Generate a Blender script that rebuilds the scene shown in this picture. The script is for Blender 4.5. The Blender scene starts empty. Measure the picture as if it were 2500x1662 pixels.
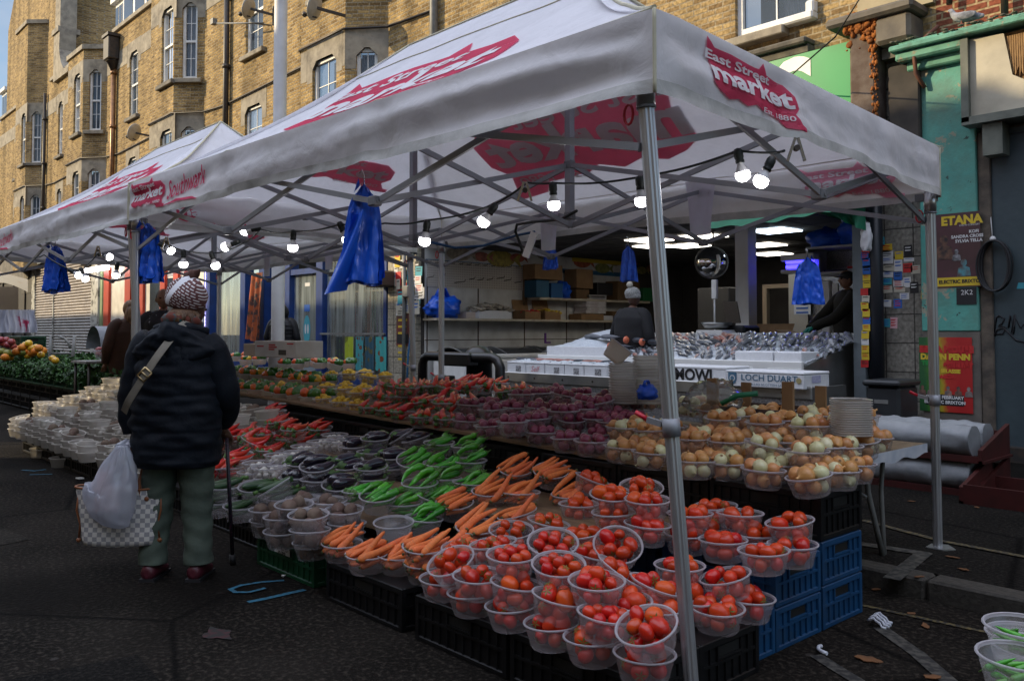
import bpy, bmesh, math, random
from mathutils import Vector, Matrix, Euler, noise as mnoise
R = math.radians
PI = math.pi
random.seed(7)
sc = bpy.context.scene
COL = sc.collection

# ---------------------------------------------------------------- camera model (also used to read positions off the photo)
F, CAMH, PITCH, HOR, CXP = 2100., 1.35, R(2.0), 811., 1250.
CYP = HOR - F*math.tan(PITCH)
AZ = R(42.4)
_fw = Vector((-math.cos(AZ), math.sin(AZ), 0)); RT = Vector((math.sin(AZ), math.cos(AZ), 0))
FW = (_fw*math.cos(PITCH) + Vector((0, 0, math.sin(PITCH))))
UP = (-_fw*math.sin(PITCH) + Vector((0, 0, math.cos(PITCH))))
EYE = Vector((0, 0, CAMH))
def ray(x, y): return FW + RT*((x-CXP)/F) + UP*(-(y-CYP)/F)
def onY(x, y, Y): r = ray(x, y); return EYE + r*(Y/r.y)
def onX(x, y, X): r = ray(x, y); return EYE + r*(X/r.x)
def onZ(x, y, Z): r = ray(x, y); return EYE + r*((Z-CAMH)/r.z)
def pix(p):
    d = Vector(p)-EYE; w = d.dot(FW)
    return CXP + F*d.dot(RT)/w, CYP - F*d.dot(UP)/w, w

# ---------------------------------------------------------------- materials
_mats = {}
def nodes(m):
    m.use_nodes = True
    return m.node_tree.nodes, m.node_tree.links
def M(name, c1, c2=None, scale=8, rough=.6, bump=0, bscale=None, metal=0, rand=0, spec=.5, detail=5, coat=0, contrast=(.35,.65), dirt=None, stretch=None):
    """principled with two base colours mixed by noise, optional bump and per-object hue shift"""
    if name in _mats: return _mats[name]
    m = bpy.data.materials.new(name); N, L = nodes(m); b = N['Principled BSDF']
    b.inputs['Roughness'].default_value = rough; b.inputs['Metallic'].default_value = metal
    b.inputs['Specular IOR Level'].default_value = spec
    if coat: b.inputs['Coat Weight'].default_value = coat; b.inputs['Coat Roughness'].default_value = .15
    tc = N.new('ShaderNodeTexCoord'); vec = tc.outputs['Object']
    if stretch:
        mp = N.new('ShaderNodeMapping'); mp.inputs['Scale'].default_value = stretch
        L.new(vec, mp.inputs['Vector']); vec = mp.outputs['Vector']
    out = None
    if c2 or bump or dirt:
        nz = N.new('ShaderNodeTexNoise'); nz.inputs['Scale'].default_value = scale; nz.inputs['Detail'].default_value = detail
        if rand:
            oi0 = N.new('ShaderNodeObjectInfo'); ad = N.new('ShaderNodeVectorMath'); ad.operation = 'ADD'
            ml0 = N.new('ShaderNodeMath'); ml0.operation = 'MULTIPLY'; ml0.inputs[1].default_value = 37.
            L.new(oi0.outputs['Random'], ml0.inputs[0]); L.new(vec, ad.inputs[0]); L.new(ml0.outputs[0], ad.inputs[1]); vec = ad.outputs[0]
        L.new(vec, nz.inputs['Vector'])
    col = None
    if c2:
        rp = N.new('ShaderNodeValToRGB'); rp.color_ramp.elements[0].position = contrast[0]; rp.color_ramp.elements[1].position = contrast[1]
        rp.color_ramp.elements[0].color = (*c1, 1); rp.color_ramp.elements[1].color = (*c2, 1)
        L.new(nz.outputs['Fac'], rp.inputs['Fac']); col = rp.outputs['Color']
    if dirt:
        nd = N.new('ShaderNodeTexNoise'); nd.inputs['Scale'].default_value = dirt[1]; nd.inputs['Detail'].default_value = 8; nd.inputs['Roughness'].default_value = .7
        L.new(vec, nd.inputs['Vector'])
        rd = N.new('ShaderNodeValToRGB'); rd.color_ramp.elements[0].position = dirt[2]; rd.color_ramp.elements[1].position = dirt[3]
        L.new(nd.outputs['Fac'], rd.inputs['Fac'])
        mx = N.new('ShaderNodeMix'); mx.data_type = 'RGBA'; L.new(rd.outputs['Color'], mx.inputs['Factor'])
        if col: L.new(col, mx.inputs[6])
        else: mx.inputs[6].default_value = (*c1, 1)
        mx.inputs[7].default_value = (*dirt[0], 1); col = mx.outputs[2]
    if rand:
        oi = N.new('ShaderNodeObjectInfo'); hs = N.new('ShaderNodeHueSaturation')
        for inp, lo, hi in (('Hue', .5-.006*rand, .5+.03*rand), ('Value', 1-.25*rand, 1+.25*rand)):
            mr = N.new('ShaderNodeMapRange'); mr.inputs['To Min'].default_value = lo; mr.inputs['To Max'].default_value = hi
            if inp == 'Value':
                fr = N.new('ShaderNodeMath'); fr.operation = 'MULTIPLY'; fr.inputs[1].default_value = 7.77
                f2 = N.new('ShaderNodeMath'); f2.operation = 'FRACT'; L.new(oi.outputs['Random'], fr.inputs[0]); L.new(fr.outputs[0], f2.inputs[0]); L.new(f2.outputs[0], mr.inputs['Value'])
            else: L.new(oi.outputs['Random'], mr.inputs['Value'])
            L.new(mr.outputs['Result'], hs.inputs[inp])
        if col: L.new(col, hs.inputs['Color'])
        else: hs.inputs['Color'].default_value = (*c1, 1)
        col = hs.outputs['Color']
    if col: L.new(col, b.inputs['Base Color'])
    else: b.inputs['Base Color'].default_value = (*c1, 1)
    if bump:
        nb = nz
        if bscale:
            nb = N.new('ShaderNodeTexNoise'); nb.inputs['Scale'].default_value = bscale; nb.inputs['Detail'].default_value = 6; L.new(vec, nb.inputs['Vector'])
        bp = N.new('ShaderNodeBump'); bp.inputs['Strength'].default_value = min(1, bump); bp.inputs['Distance'].default_value = .01 if bump <= 1 else .01*bump
        L.new(nb.outputs['Fac'], bp.inputs['Height']); L.new(bp.outputs['Normal'], b.inputs['Normal'])
    _mats[name] = m
    return m
def EM(name, c, s):
    if name in _mats: return _mats[name]
    m = bpy.data.materials.new(name); N, L = nodes(m); b = N['Principled BSDF']
    b.inputs['Base Color'].default_value = (*c, 1); b.inputs['Emission Color'].default_value = (*c, 1); b.inputs['Emission Strength'].default_value = s
    _mats[name] = m; return m
def TRANS(name, c, alpha, rough=.2, translucent=.4, noise=0, spec=.5, streak=None):
    """thin see-through plastic or fabric: transparent mixed with diffuse + translucent and a glossy skin"""
    if name in _mats: return _mats[name]
    m = bpy.data.materials.new(name); N, L = nodes(m); N.remove(N['Principled BSDF'])
    out = N['Material Output']
    df = N.new('ShaderNodeBsdfDiffuse'); tl = N.new('ShaderNodeBsdfTranslucent'); tr = N.new('ShaderNodeBsdfTransparent'); gl = N.new('ShaderNodeBsdfGlossy')
    df.inputs['Color'].default_value = (*c, 1); tl.inputs['Color'].default_value = (*c, 1); gl.inputs['Roughness'].default_value = rough
    m1 = N.new('ShaderNodeMixShader'); m1.inputs[0].default_value = translucent; L.new(df.outputs[0], m1.inputs[1]); L.new(tl.outputs[0], m1.inputs[2])
    m2 = N.new('ShaderNodeMixShader'); m2.inputs[0].default_value = alpha; L.new(tr.outputs[0], m2.inputs[1]); L.new(m1.outputs[0], m2.inputs[2])
    fr = N.new('ShaderNodeFresnel'); fr.inputs['IOR'].default_value = 1.35 if spec <= .5 else 1.5
    m3 = N.new('ShaderNodeMixShader')
    if spec < .5: m3.inputs[0].default_value = spec*.2
    else: L.new(fr.outputs[0], m3.inputs[0])
    L.new(m2.outputs[0], m3.inputs[1]); L.new(m2.outputs[0], m3.inputs[1]); L.new(gl.outputs[0], m3.inputs[2])
    L.new(m3.outputs[0], out.inputs['Surface'])
    if streak:
        tc = N.new('ShaderNodeTexCoord'); mp = N.new('ShaderNodeMapping'); mp.inputs['Scale'].default_value = streak[0]
        nz = N.new('ShaderNodeTexNoise'); nz.inputs['Scale'].default_value = 1; nz.inputs['Detail'].default_value = 6
        rp = N.new('ShaderNodeMapRange'); rp.inputs['From Min'].default_value = .35; rp.inputs['From Max'].default_value = .7
        rp.inputs['To Min'].default_value = streak[1]; rp.inputs['To Max'].default_value = streak[2]
        L.new(tc.outputs['Object'], mp.inputs[0]); L.new(mp.outputs[0], nz.inputs['Vector']); L.new(nz.outputs['Fac'], rp.inputs['Value']); L.new(rp.outputs[0], m2.inputs[0])
    _mats[name] = m; return m
def BRICK(name, c1, c2, mortar, w=.225, h=.075, ms=.012, dark=(.05,.04,.03)):
    if name in _mats: return _mats[name]
    m = bpy.data.materials.new(name); N, L = nodes(m); b = N['Principled BSDF']; b.inputs['Roughness'].default_value = .9; b.inputs['Specular IOR Level'].default_value = .15
    tc = N.new('ShaderNodeTexCoord'); sx = N.new('ShaderNodeSeparateXYZ'); L.new(tc.outputs['Object'], sx.inputs[0])
    ma = N.new('ShaderNodeMath'); ma.operation = 'MULTIPLY_ADD'; ma.inputs[1].default_value = .414; L.new(sx.outputs['Y'], ma.inputs[0]); L.new(sx.outputs['X'], ma.inputs[2])
    cb = N.new('ShaderNodeCombineXYZ'); L.new(ma.outputs[0], cb.inputs['X']); L.new(sx.outputs['Z'], cb.inputs['Y'])
    # small wobble so courses are not ruler-straight
    nw = N.new('ShaderNodeTexNoise'); nw.inputs['Scale'].default_value = 3; L.new(cb.outputs[0], nw.inputs['Vector'])
    vm = N.new('ShaderNodeVectorMath'); vm.operation = 'MULTIPLY_ADD'; vm.inputs[1].default_value = (.014,.014,0); L.new(nw.outputs['Color'], vm.inputs[0]); L.new(cb.outputs[0], vm.inputs[2])
    bt = N.new('ShaderNodeTexBrick'); L.new(vm.outputs[0], bt.inputs['Vector'])
    bt.inputs['Color1'].default_value = (*c1, 1); bt.inputs['Color2'].default_value = (*c2, 1); bt.inputs['Mortar'].default_value = (*mortar, 1)
    bt.inputs['Scale'].default_value = 1; bt.inputs['Brick Width'].default_value = w; bt.inputs['Row Height'].default_value = h
    bt.inputs['Mortar Size'].default_value = ms; bt.inputs['Mortar Smooth'].default_value = .3; bt.inputs['Bias'].default_value = -.1
    n1 = N.new('ShaderNodeTexNoise'); n1.inputs['Scale'].default_value = 1.1; n1.inputs['Detail'].default_value = 8; n1.inputs['Roughness'].default_value = .65; L.new(cb.outputs[0], n1.inputs['Vector'])
    r1 = N.new('ShaderNodeMapRange'); r1.inputs['From Min'].default_value = .35; r1.inputs['From Max'].default_value = .68; r1.inputs['To Min'].default_value = 1; r1.inputs['To Max'].default_value = .75; L.new(n1.outputs['Fac'], r1.inputs['Value'])
    n2 = N.new('ShaderNodeTexNoise'); n2.inputs['Scale'].default_value = 26; n2.inputs['Detail'].default_value = 5; L.new(cb.outputs[0], n2.inputs['Vector'])
    r2 = N.new('ShaderNodeMapRange'); r2.inputs['From Min'].default_value = .3; r2.inputs['From Max'].default_value = .7; r2.inputs['To Min'].default_value = .55; r2.inputs['To Max'].default_value = 1.3; L.new(n2.outputs['Fac'], r2.inputs['Value'])
    mp3 = N.new('ShaderNodeMapping'); mp3.inputs['Scale'].default_value = (1.6,.22,1); L.new(cb.outputs[0], mp3.inputs[0])
    n3 = N.new('ShaderNodeTexNoise'); n3.inputs['Scale'].default_value = 1; n3.inputs['Detail'].default_value = 6; L.new(mp3.outputs[0], n3.inputs['Vector'])
    r3 = N.new('ShaderNodeMapRange'); r3.inputs['From Min'].default_value = .42; r3.inputs['From Max'].default_value = .7; r3.inputs['To Min'].default_value = 1.05; r3.inputs['To Max'].default_value = .55; L.new(n3.outputs['Fac'], r3.inputs['Value'])
    m3 = N.new('ShaderNodeMath'); m3.operation = 'MULTIPLY'; L.new(r1.outputs[0], m3.inputs[0]); L.new(r3.outputs[0], m3.inputs[1])
    mm = N.new('ShaderNodeMath'); mm.operation = 'MULTIPLY'; L.new(m3.outputs[0], mm.inputs[0]); L.new(r2.outputs[0], mm.inputs[1])
    hs = N.new('ShaderNodeHueSaturation'); L.new(mm.outputs[0], hs.inputs['Value']); L.new(bt.outputs['Color'], hs.inputs['Color'])
    # scattered burnt bricks, by position cell
    L.new(hs.outputs['Color'], b.inputs['Base Color'])
    bp = N.new('ShaderNodeBump'); bp.inputs['Strength'].default_value = .7; bp.inputs['Distance'].default_value = .012; bp.invert = True
    ad = N.new('ShaderNodeMath'); ad.operation = 'MULTIPLY_ADD'; ad.inputs[1].default_value = -.35; L.new(n2.outputs['Fac'], ad.inputs[0]); L.new(bt.outputs['Fac'], ad.inputs[2])
    L.new(ad.outputs[0], bp.inputs['Height']); L.new(bp.outputs['Normal'], b.inputs['Normal'])
    _mats[name] = m; return m
def TILES(name, c1, mortar, w, h, ms, rough=.4, off=0., c2=None):
    if name in _mats: return _mats[name]
    m = BRICK(name, c1, c2 or c1, mortar, w, h, ms)
    for n in m.node_tree.nodes:
        if n.type == 'TEX_BRICK': n.offset = off
        if n.type == 'BSDF_PRINCIPLED': n.inputs['Roughness'].default_value = rough; n.inputs['Specular IOR Level'].default_value = .4
        if n.type == 'BUMP': n.inputs['Strength'].default_value = .25
    return m

# ---------------------------------------------------------------- mesh builder
class MB:
    def __init__(s): s.bm = bmesh.new(); s.mi = 0; s.sm = False
    def v(s, p): return s.bm.verts.new(p)
    def f(s, vs, smooth=None):
        try: fc = s.bm.faces.new(vs)
        except ValueError: return None
        fc.material_index = s.mi; fc.smooth = s.sm if smooth is None else smooth
        return fc
    def poly(s, pts): return s.f([s.v(p) for p in pts], False)
    def box(s, c, d, rot=None, bev=0):
        """centre, full dims, optional rotation matrix/euler z"""
        c = Vector(c); hx, hy, hz = d[0]/2, d[1]/2, d[2]/2
        if rot is None: rm = Matrix.Identity(3)
        elif isinstance(rot, (int, float)): rm = Matrix.Rotation(rot, 3, 'Z')
        else: rm = rot
        vs = [s.v(c + rm @ Vector((x*hx, y*hy, z*hz))) for x in (-1, 1) for y in (-1, 1) for z in (-1, 1)]
        fs = [s.f([vs[i] for i in q], False) for q in ((0,1,3,2),(4,6,7,5),(0,4,5,1),(2,3,7,6),(0,2,6,4),(1,5,7,3))]
        if bev:
            es = {e for f in fs if f for e in f.edges}
            r = bmesh.ops.bevel(s.bm, geom=list(es), offset=bev, segments=1, affect='EDGES', profile=.5)
            for f in r['faces']: f.material_index = s.mi
    def b2(s, a, b, bev=0): # box from two corners
        s.box([(a[i]+b[i])/2 for i in range(3)], [abs(b[i]-a[i]) for i in range(3)], None, bev)
    def bar(s, p, q, w, h, up=(0,0,1)):
        p, q = Vector(p), Vector(q); d = (q-p); ln = d.length; d.normalize(); u = Vector(up); x = d.cross(u)
        if x.length < 1e-4: x = d.cross(Vector((1,0,0)))
        x.normalize(); u = x.cross(d)
        s.box((p+q)/2, (w, ln, h), Matrix((x, d, u)).transposed())
    def rings(s, rs, closed=True, cap0=False, cap1=False, smooth=True):
        vr = [[s.v(p) for p in r] for r in rs]; n = len(vr[0])
        for a, b in zip(vr, vr[1:]):
            for i in range(n if closed else n-1):
                j = (i+1) % n; s.f([a[i], a[j], b[j], b[i]], smooth)
        if cap0: s.f(list(reversed(vr[0])), False)
        if cap1: s.f(vr[-1], False)
        return vr
    def tube(s, pts, r, n=8, cap=True, sq=None):
        pts = [Vector(p) for p in pts]; rs = []; prev = None
        for i, p in enumerate(pts):
            t = (pts[min(i+1, len(pts)-1)] - pts[max(i-1, 0)])
            if t.length < 1e-9: t = Vector((0,0,1))
            t.normalize()
            if prev is None:
                u = t.cross(Vector((0,0,1)))
                if u.length < .1: u = t.cross(Vector((1,0,0)))
            else: u = prev - t*prev.dot(t)
            u.normalize(); prev = u; w = t.cross(u)
            rr = r[i] if isinstance(r, (list, tuple)) else r
            rs.append([p + (u*math.cos(2*PI*k/n) + w*math.sin(2*PI*k/n))*rr for k in range(n)])
        s.rings(rs, True, cap, cap)
    def cyl(s, p, q, r, n=12, r2=None): 
        s.tube([p, q], [r, r if r2 is None else r2], n)
    def lathe(s, prof, n=20, c=(0,0,0), lob=None, smooth=True):
        c = Vector(c); rs = []
        for (r, z) in prof:
            rs.append([c + Vector((r*(lob(k/n, z) if lob else 1)*math.cos(2*PI*k/n), r*(lob(k/n, z) if lob else 1)*math.sin(2*PI*k/n), z)) for k in range(n)])
        s.rings(rs, True, prof[0][0] > 1e-4 and False, False, smooth)
    def sheet(s, fn, nu, nv, smooth=True):
        g = [[s.v(fn(i/nu, j/nv)) for j in range(nv+1)] for i in range(nu+1)]
        for i in range(nu):
            for j in range(nv): s.f([g[i][j], g[i+1][j], g[i+1][j+1], g[i][j+1]], smooth)
    def sphere(s, c, r, n=12, m=8, sc=(1,1,1)):
        c = Vector(c)
        rs = [[c + Vector((sc[0]*r*math.sin(PI*j/m)*math.cos(2*PI*k/n), sc[1]*r*math.sin(PI*j/m)*math.sin(2*PI*k/n), -sc[2]*r*math.cos(PI*j/m))) for k in range(n)] for j in range(m+1)]
        s.rings(rs)
    def prism(s, pts, off):
        """planar polygon extruded by vector off"""
        off = Vector(off); a = [s.v(p) for p in pts]; b = [s.v(Vector(p)+off) for p in pts]; n = len(a)
        s.f(list(reversed(a)), False); s.f(b, False)
        for i in range(n): j = (i+1) % n; s.f([a[i], a[j], b[j], b[i]], False)
    def mesh(s, name, mats):
        bmesh.ops.remove_doubles(s.bm, verts=s.bm.verts, dist=1e-6)
        bmesh.ops.recalc_face_normals(s.bm, faces=s.bm.faces)
        me = bpy.data.meshes.new(name); s.bm.to_mesh(me); s.bm.free()
        for m in (mats if isinstance(mats, (list, tuple)) else [mats]): me.materials.append(m)
        return me
    def obj(s, name, mats, parent=None, loc=None, **kw):
        return link(name, s.mesh(name, mats), parent, loc, **kw)
def link(name, me, parent=None, loc=None, rot=None, label=None, cat=None, group=None, kind=None):
    o = bpy.data.objects.new(name, me); COL.objects.link(o)
    if parent: o.parent = parent
    if loc is not None: o.location = loc
    if rot is not None: o.rotation_euler = rot if isinstance(rot, (tuple, list, Euler)) else (0, 0, rot)
    if label: o['label'] = label
    if cat: o['category'] = cat
    if group: o['group'] = group
    if kind: o['kind'] = kind
    return o
def thing(name, label, cat, loc=(0,0,0), rz=0, group=None):
    return link(name, None, None, loc, (0,0,rz), label, cat, group)
def copy_tree(o, parent=None, loc=None, rz=None, label=None):
    c = o.copy(); COL.objects.link(c)
    if parent: c.parent = parent
    if loc is not None: c.location = loc
    if rz is not None: c.rotation_euler = (0,0,rz)
    if label: c['label'] = label
    for ch in list(o.children): copy_tree(ch, c)
    return c

# text -> flat mesh (list of 2D tris) using Blender's built-in font
_tc = {}
def text2d(s, size=1., bold=0., shear=0.):
    k = (s, size, bold, shear)
    if k in _tc: return _tc[k]
    cu = bpy.data.curves.new('t', 'FONT'); cu.body = s; cu.size = size; cu.offset = bold; cu.shear = shear; cu.align_x = 'CENTER'; cu.align_y = 'CENTER'; cu.resolution_u = 3
    o = bpy.data.objects.new('t', cu); COL.objects.link(o)
    bpy.context.view_layer.update()
    me = o.to_mesh(); me.calc_loop_triangles()
    vs = [v.co.to_2d() for v in me.vertices]; tr = [tuple(t.vertices) for t in me.loop_triangles]
    o.to_mesh_clear(); bpy.data.objects.remove(o); bpy.data.curves.remove(cu)
    _tc[k] = (vs, tr); return _tc[k]
def put2d(mb, vt, fn, sub=0):
    """map 2D triangles through fn(x,y)->3D; sub = max edge length for subdivision"""
    vs, tr = vt
    def emit(a, b, c, d=0):
        if sub and d < 6:
            l = [(b-a).length, (c-b).length, (a-c).length]; m = max(l)
            if m > sub:
                i = l.index(m)
                if i == 0: mid = (a+b)/2; emit(a, mid, c, d+1); emit(mid, b, c, d+1)
                elif i == 1: mid = (b+c)/2; emit(a, b, mid, d+1); emit(a, mid, c, d+1)
                else: mid = (a+c)/2; emit(a, b, mid, d+1); emit(mid, b, c, d+1)
                return
        mb.f([mb.v(fn(*p)) for p in (a, b, c)], False)
    for t in tr: emit(*(Vector(vs[i]) for i in t))
def poly2d(pts):
    """triangulate simple polygon"""
    from mathutils.geometry import tessellate_polygon
    tr = tessellate_polygon([[Vector((p[0], p[1], 0)) for p in pts]])
    return [Vector(p) for p in pts], [tuple(t) for t in tr]
def text_on(mb, s, size, c, ux, uy, bold=0, shear=0, sx=1.):
    c, ux, uy = Vector(c), Vector(ux), Vector(uy)
    put2d(mb, text2d(s, size, bold, shear), lambda x, y: c + ux*x*sx + uy*y)
def wob(x, y, z, s=1., seed=0.): return mnoise.noise(Vector((x*s+seed, y*s-seed, z*s+seed*.7)))
# ================================================================ ground
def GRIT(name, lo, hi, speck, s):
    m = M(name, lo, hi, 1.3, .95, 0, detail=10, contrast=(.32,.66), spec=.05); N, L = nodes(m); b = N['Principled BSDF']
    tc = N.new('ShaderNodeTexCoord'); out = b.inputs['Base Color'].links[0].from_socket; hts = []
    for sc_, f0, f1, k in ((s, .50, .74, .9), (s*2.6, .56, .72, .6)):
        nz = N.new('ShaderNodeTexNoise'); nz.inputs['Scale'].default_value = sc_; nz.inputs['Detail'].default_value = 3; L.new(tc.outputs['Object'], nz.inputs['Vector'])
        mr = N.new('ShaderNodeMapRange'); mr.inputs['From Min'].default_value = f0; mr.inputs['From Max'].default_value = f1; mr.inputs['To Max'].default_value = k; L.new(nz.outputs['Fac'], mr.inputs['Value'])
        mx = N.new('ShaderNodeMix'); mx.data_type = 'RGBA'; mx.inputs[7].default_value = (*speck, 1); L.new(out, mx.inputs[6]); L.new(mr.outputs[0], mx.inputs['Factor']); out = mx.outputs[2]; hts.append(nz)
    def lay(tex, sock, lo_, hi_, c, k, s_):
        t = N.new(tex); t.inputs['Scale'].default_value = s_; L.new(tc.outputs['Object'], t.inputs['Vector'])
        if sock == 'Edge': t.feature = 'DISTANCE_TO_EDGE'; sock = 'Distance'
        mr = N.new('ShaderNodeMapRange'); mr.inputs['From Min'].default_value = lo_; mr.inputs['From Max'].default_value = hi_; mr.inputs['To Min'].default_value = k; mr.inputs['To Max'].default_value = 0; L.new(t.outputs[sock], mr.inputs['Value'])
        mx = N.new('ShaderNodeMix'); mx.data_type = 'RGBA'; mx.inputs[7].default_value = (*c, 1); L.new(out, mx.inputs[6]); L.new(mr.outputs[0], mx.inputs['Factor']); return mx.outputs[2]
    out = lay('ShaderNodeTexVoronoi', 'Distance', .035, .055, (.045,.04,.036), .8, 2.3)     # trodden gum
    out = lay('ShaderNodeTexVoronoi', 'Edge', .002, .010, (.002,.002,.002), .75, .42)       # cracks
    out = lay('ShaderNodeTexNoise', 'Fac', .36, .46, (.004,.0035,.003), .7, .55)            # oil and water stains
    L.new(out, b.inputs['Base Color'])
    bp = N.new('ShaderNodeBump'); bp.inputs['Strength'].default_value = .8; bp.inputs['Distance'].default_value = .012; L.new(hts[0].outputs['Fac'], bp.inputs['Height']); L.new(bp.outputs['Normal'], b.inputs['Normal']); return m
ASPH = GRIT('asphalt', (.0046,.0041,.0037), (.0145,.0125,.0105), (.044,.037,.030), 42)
PAVE = GRIT('pavement_asphalt', (.0035,.0035,.0034), (.010,.0092,.0084), (.033,.030,.025), 50)
KERB = M('kerb_granite', (.022,.020,.016), (.045,.04,.033), 30, .8, .5, 60)
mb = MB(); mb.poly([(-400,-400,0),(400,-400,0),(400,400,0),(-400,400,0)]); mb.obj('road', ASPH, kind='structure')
mb = MB(); mb.b2((-300,4.66,-.05),(300,60,.1)); mb.obj('pavement', PAVE, kind='structure')
mb = MB()
x = -60.
while x < 20:
    l = .9+.02*random.random(); mb.b2((x,4.5,-.05),(x+l-.012,4.66,.104+.004*random.random()), .012); x += l
mb.obj('kerb', KERB, kind='structure')
PAINT = M('worn_paint', (.060,.057,.048), (.010,.010,.010), 30, .8, 0, detail=9, contrast=(.40,.56))
YPAINT = M('worn_yellow_paint', (.12,.09,.03), (.012,.012,.011), 45, .8, 0, detail=9, contrast=(.36,.56))
mb = MB(); mb.poly([(-3.9,.35,.0035),(-2.1,.1,.0035),(-1.9,1.15,.0035),(-3.75,1.3,.0035)]); mb.obj('road_patch', GRIT('asphalt_patch', (.003,.003,.003), (.008,.0075,.007), (.026,.023,.02), 55), kind='structure')
mb = MB(); mb.poly([(-7.6,.2,.0036),(-6.0,.5,.0036),(-6.3,1.5,.0036),(-7.9,1.3,.0036)]); mb.obj('road_patch', GRIT('asphalt_patch_pale', (.007,.0063,.0055), (.019,.017,.0145), (.05,.044,.036), 48), kind='structure')
mb = MB(); c_ = onZ(530,1546,.0045); mb.poly([(c_.x+.09*math.cos(a)*(1+.4*math.sin(3*a)), c_.y+.05*math.sin(a)*(1+.3*math.cos(4*a)), .0048) for a in [2*PI*k/24 for k in range(24)]]); mb.obj('pink_stain', M('pink_stain', (.045,.010,.012), (.011,.010,.009), 26, .9, contrast=(.36,.54)), kind='structure')
BPAINT = M('blue_spray_paint', (.012,.11,.18), (.02,.03,.036), 40, .8, 0, detail=7, contrast=(.45,.75))
def strip(mb, pts, w, z):
    pts = [Vector((p[0], p[1], 0)) for p in pts]
    for a, b in zip(pts, pts[1:]):
        z += .0007
        d = (b-a).normalized(); n = Vector((-d.y, d.x, 0))*w/2
        a2 = a-d*w*.3; b2 = b+d*w*.3
        mb.poly([(*(a2-n).to_2d(), z), (*(b2-n).to_2d(), z), (*(b2+n).to_2d(), z), (*(a2+n).to_2d(), z)])
def gpx(l, z): return [onZ(x, y, z).to_2d() for x, y in l]
mb = MB(); strip(mb, gpx([(2155,1535),(2240,1595),(2320,1665)], .004), .07, .004); strip(mb, gpx([(1998,1602),(2045,1632),(2110,1672)], .004), .06, .004); mb.obj('pitch_marking', PAINT, kind='structure')
mb = MB(); strip(mb, gpx([(2060,1320),(2255,1350),(2180,1410)], .106), .085, .106); mb.obj('pitch_marking', PAINT, kind='structure')
mb = MB(); strip(mb, gpx([(2075,1470),(2420,1545),(2600,1590)], .004), .03, .0045); mb.obj('yellow_line', YPAINT, kind='structure')
mb = MB(); strip(mb, gpx([(2110,1270),(2300,1320),(2520,1362)], .106), .05, .1065); mb.obj('yellow_line', YPAINT, kind='structure')
mb = MB()
strip(mb, gpx([(690,1416),(640,1420),(590,1428),(562,1438),(575,1446),(610,1446),(645,1437)], .004), .025, .004)
strip(mb, gpx([(610,1468),(660,1458),(740,1440)], .004), .035, .004)
mb.obj('pitch_number', BPAINT, kind='structure')
mb = MB(); strip(mb, gpx([(55,1147),(85,1149),(110,1146)], .004), .03, .004); strip(mb, gpx([(75,1158),(125,1157)], .004), .03, .004); mb.obj('pitch_number', BPAINT, kind='structure')

# ================================================================ buildings
STOCK = BRICK('stock_brick', (.55,.375,.155), (.21,.135,.06), (.40,.33,.22))
STOCK2 = BRICK('stock_brick_house', (.55,.39,.18), (.22,.14,.065), (.42,.34,.22))
REDBR = BRICK('red_brick', (.30,.095,.055), (.19,.06,.04), (.48,.35,.20))
STONE = M('stone', (.36,.32,.25), (.24,.21,.165), 4, .85, .3, 40, dirt=((.09,.08,.065), 2.2, .5, .75))
DSTONE = M('sooty_stone', (.13,.12,.10), (.22,.20,.17), 5, .9, .3, 30)
WHITE = M('white_paint', (.78,.78,.76), (.66,.66,.64), 6, .45)
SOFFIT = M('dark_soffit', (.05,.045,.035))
GLASS = M('window_glass', (.035,.05,.075), (.02,.03,.045), 1.5, .04, spec=1.0)
CURT = M('net_curtain', (.5,.5,.5), (.36,.36,.37), 30, .9, stretch=(6,1,.3))
SLATE = M('slate', (.04,.043,.05), (.07,.073,.08), 12, .6)
IRON = M('black_iron', (.022,.02,.019), (.05,.035,.025), 12, .5)
COPPER = M('copper_pipe', (.30,.15,.06), (.18,.09,.04), 9, .4, metal=.4)
GREYP = M('grey_pipe', (.22,.22,.21), (.15,.15,.14), 9, .5)
def wall_openings(mb, P0, u, U, Z, ops, inn):
    """wall u in [U0,U1], z in [Z0,Z1] with rectangular openings and reveals going along inn"""
    P0, u, inn = Vector(P0), Vector(u), Vector(inn)
    P = lambda a, z: P0 + u*a + Vector((0,0,z))
    us = sorted({U[0], U[1], *[o[0] for o in ops], *[o[1] for o in ops]}); zs = sorted({Z[0], Z[1], *[o[2] for o in ops], *[o[3] for o in ops]})
    us = [a for a in us if U[0]-1e-6 <= a <= U[1]+1e-6]; zs = [a for a in zs if Z[0]-1e-6 <= a <= Z[1]+1e-6]
    for a, b in zip(us, us[1:]):
        for c, d in zip(zs, zs[1:]):
            m, n = (a+b)/2, (c+d)/2
            if any(o[0] < m < o[1] and o[2] < n < o[3] for o in ops): continue
            mb.poly([P(a,c), P(b,c), P(b,d), P(a,d)])
    for o in ops:
        a, b, c, d = o[:4]
        for p, q in (((a,c),(b,c)), ((b,c),(b,d)), ((b,d),(a,d)), ((a,d),(a,c))):
            mb.poly([P(*p), P(*q), P(*q)+inn, P(*p)+inn])
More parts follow.
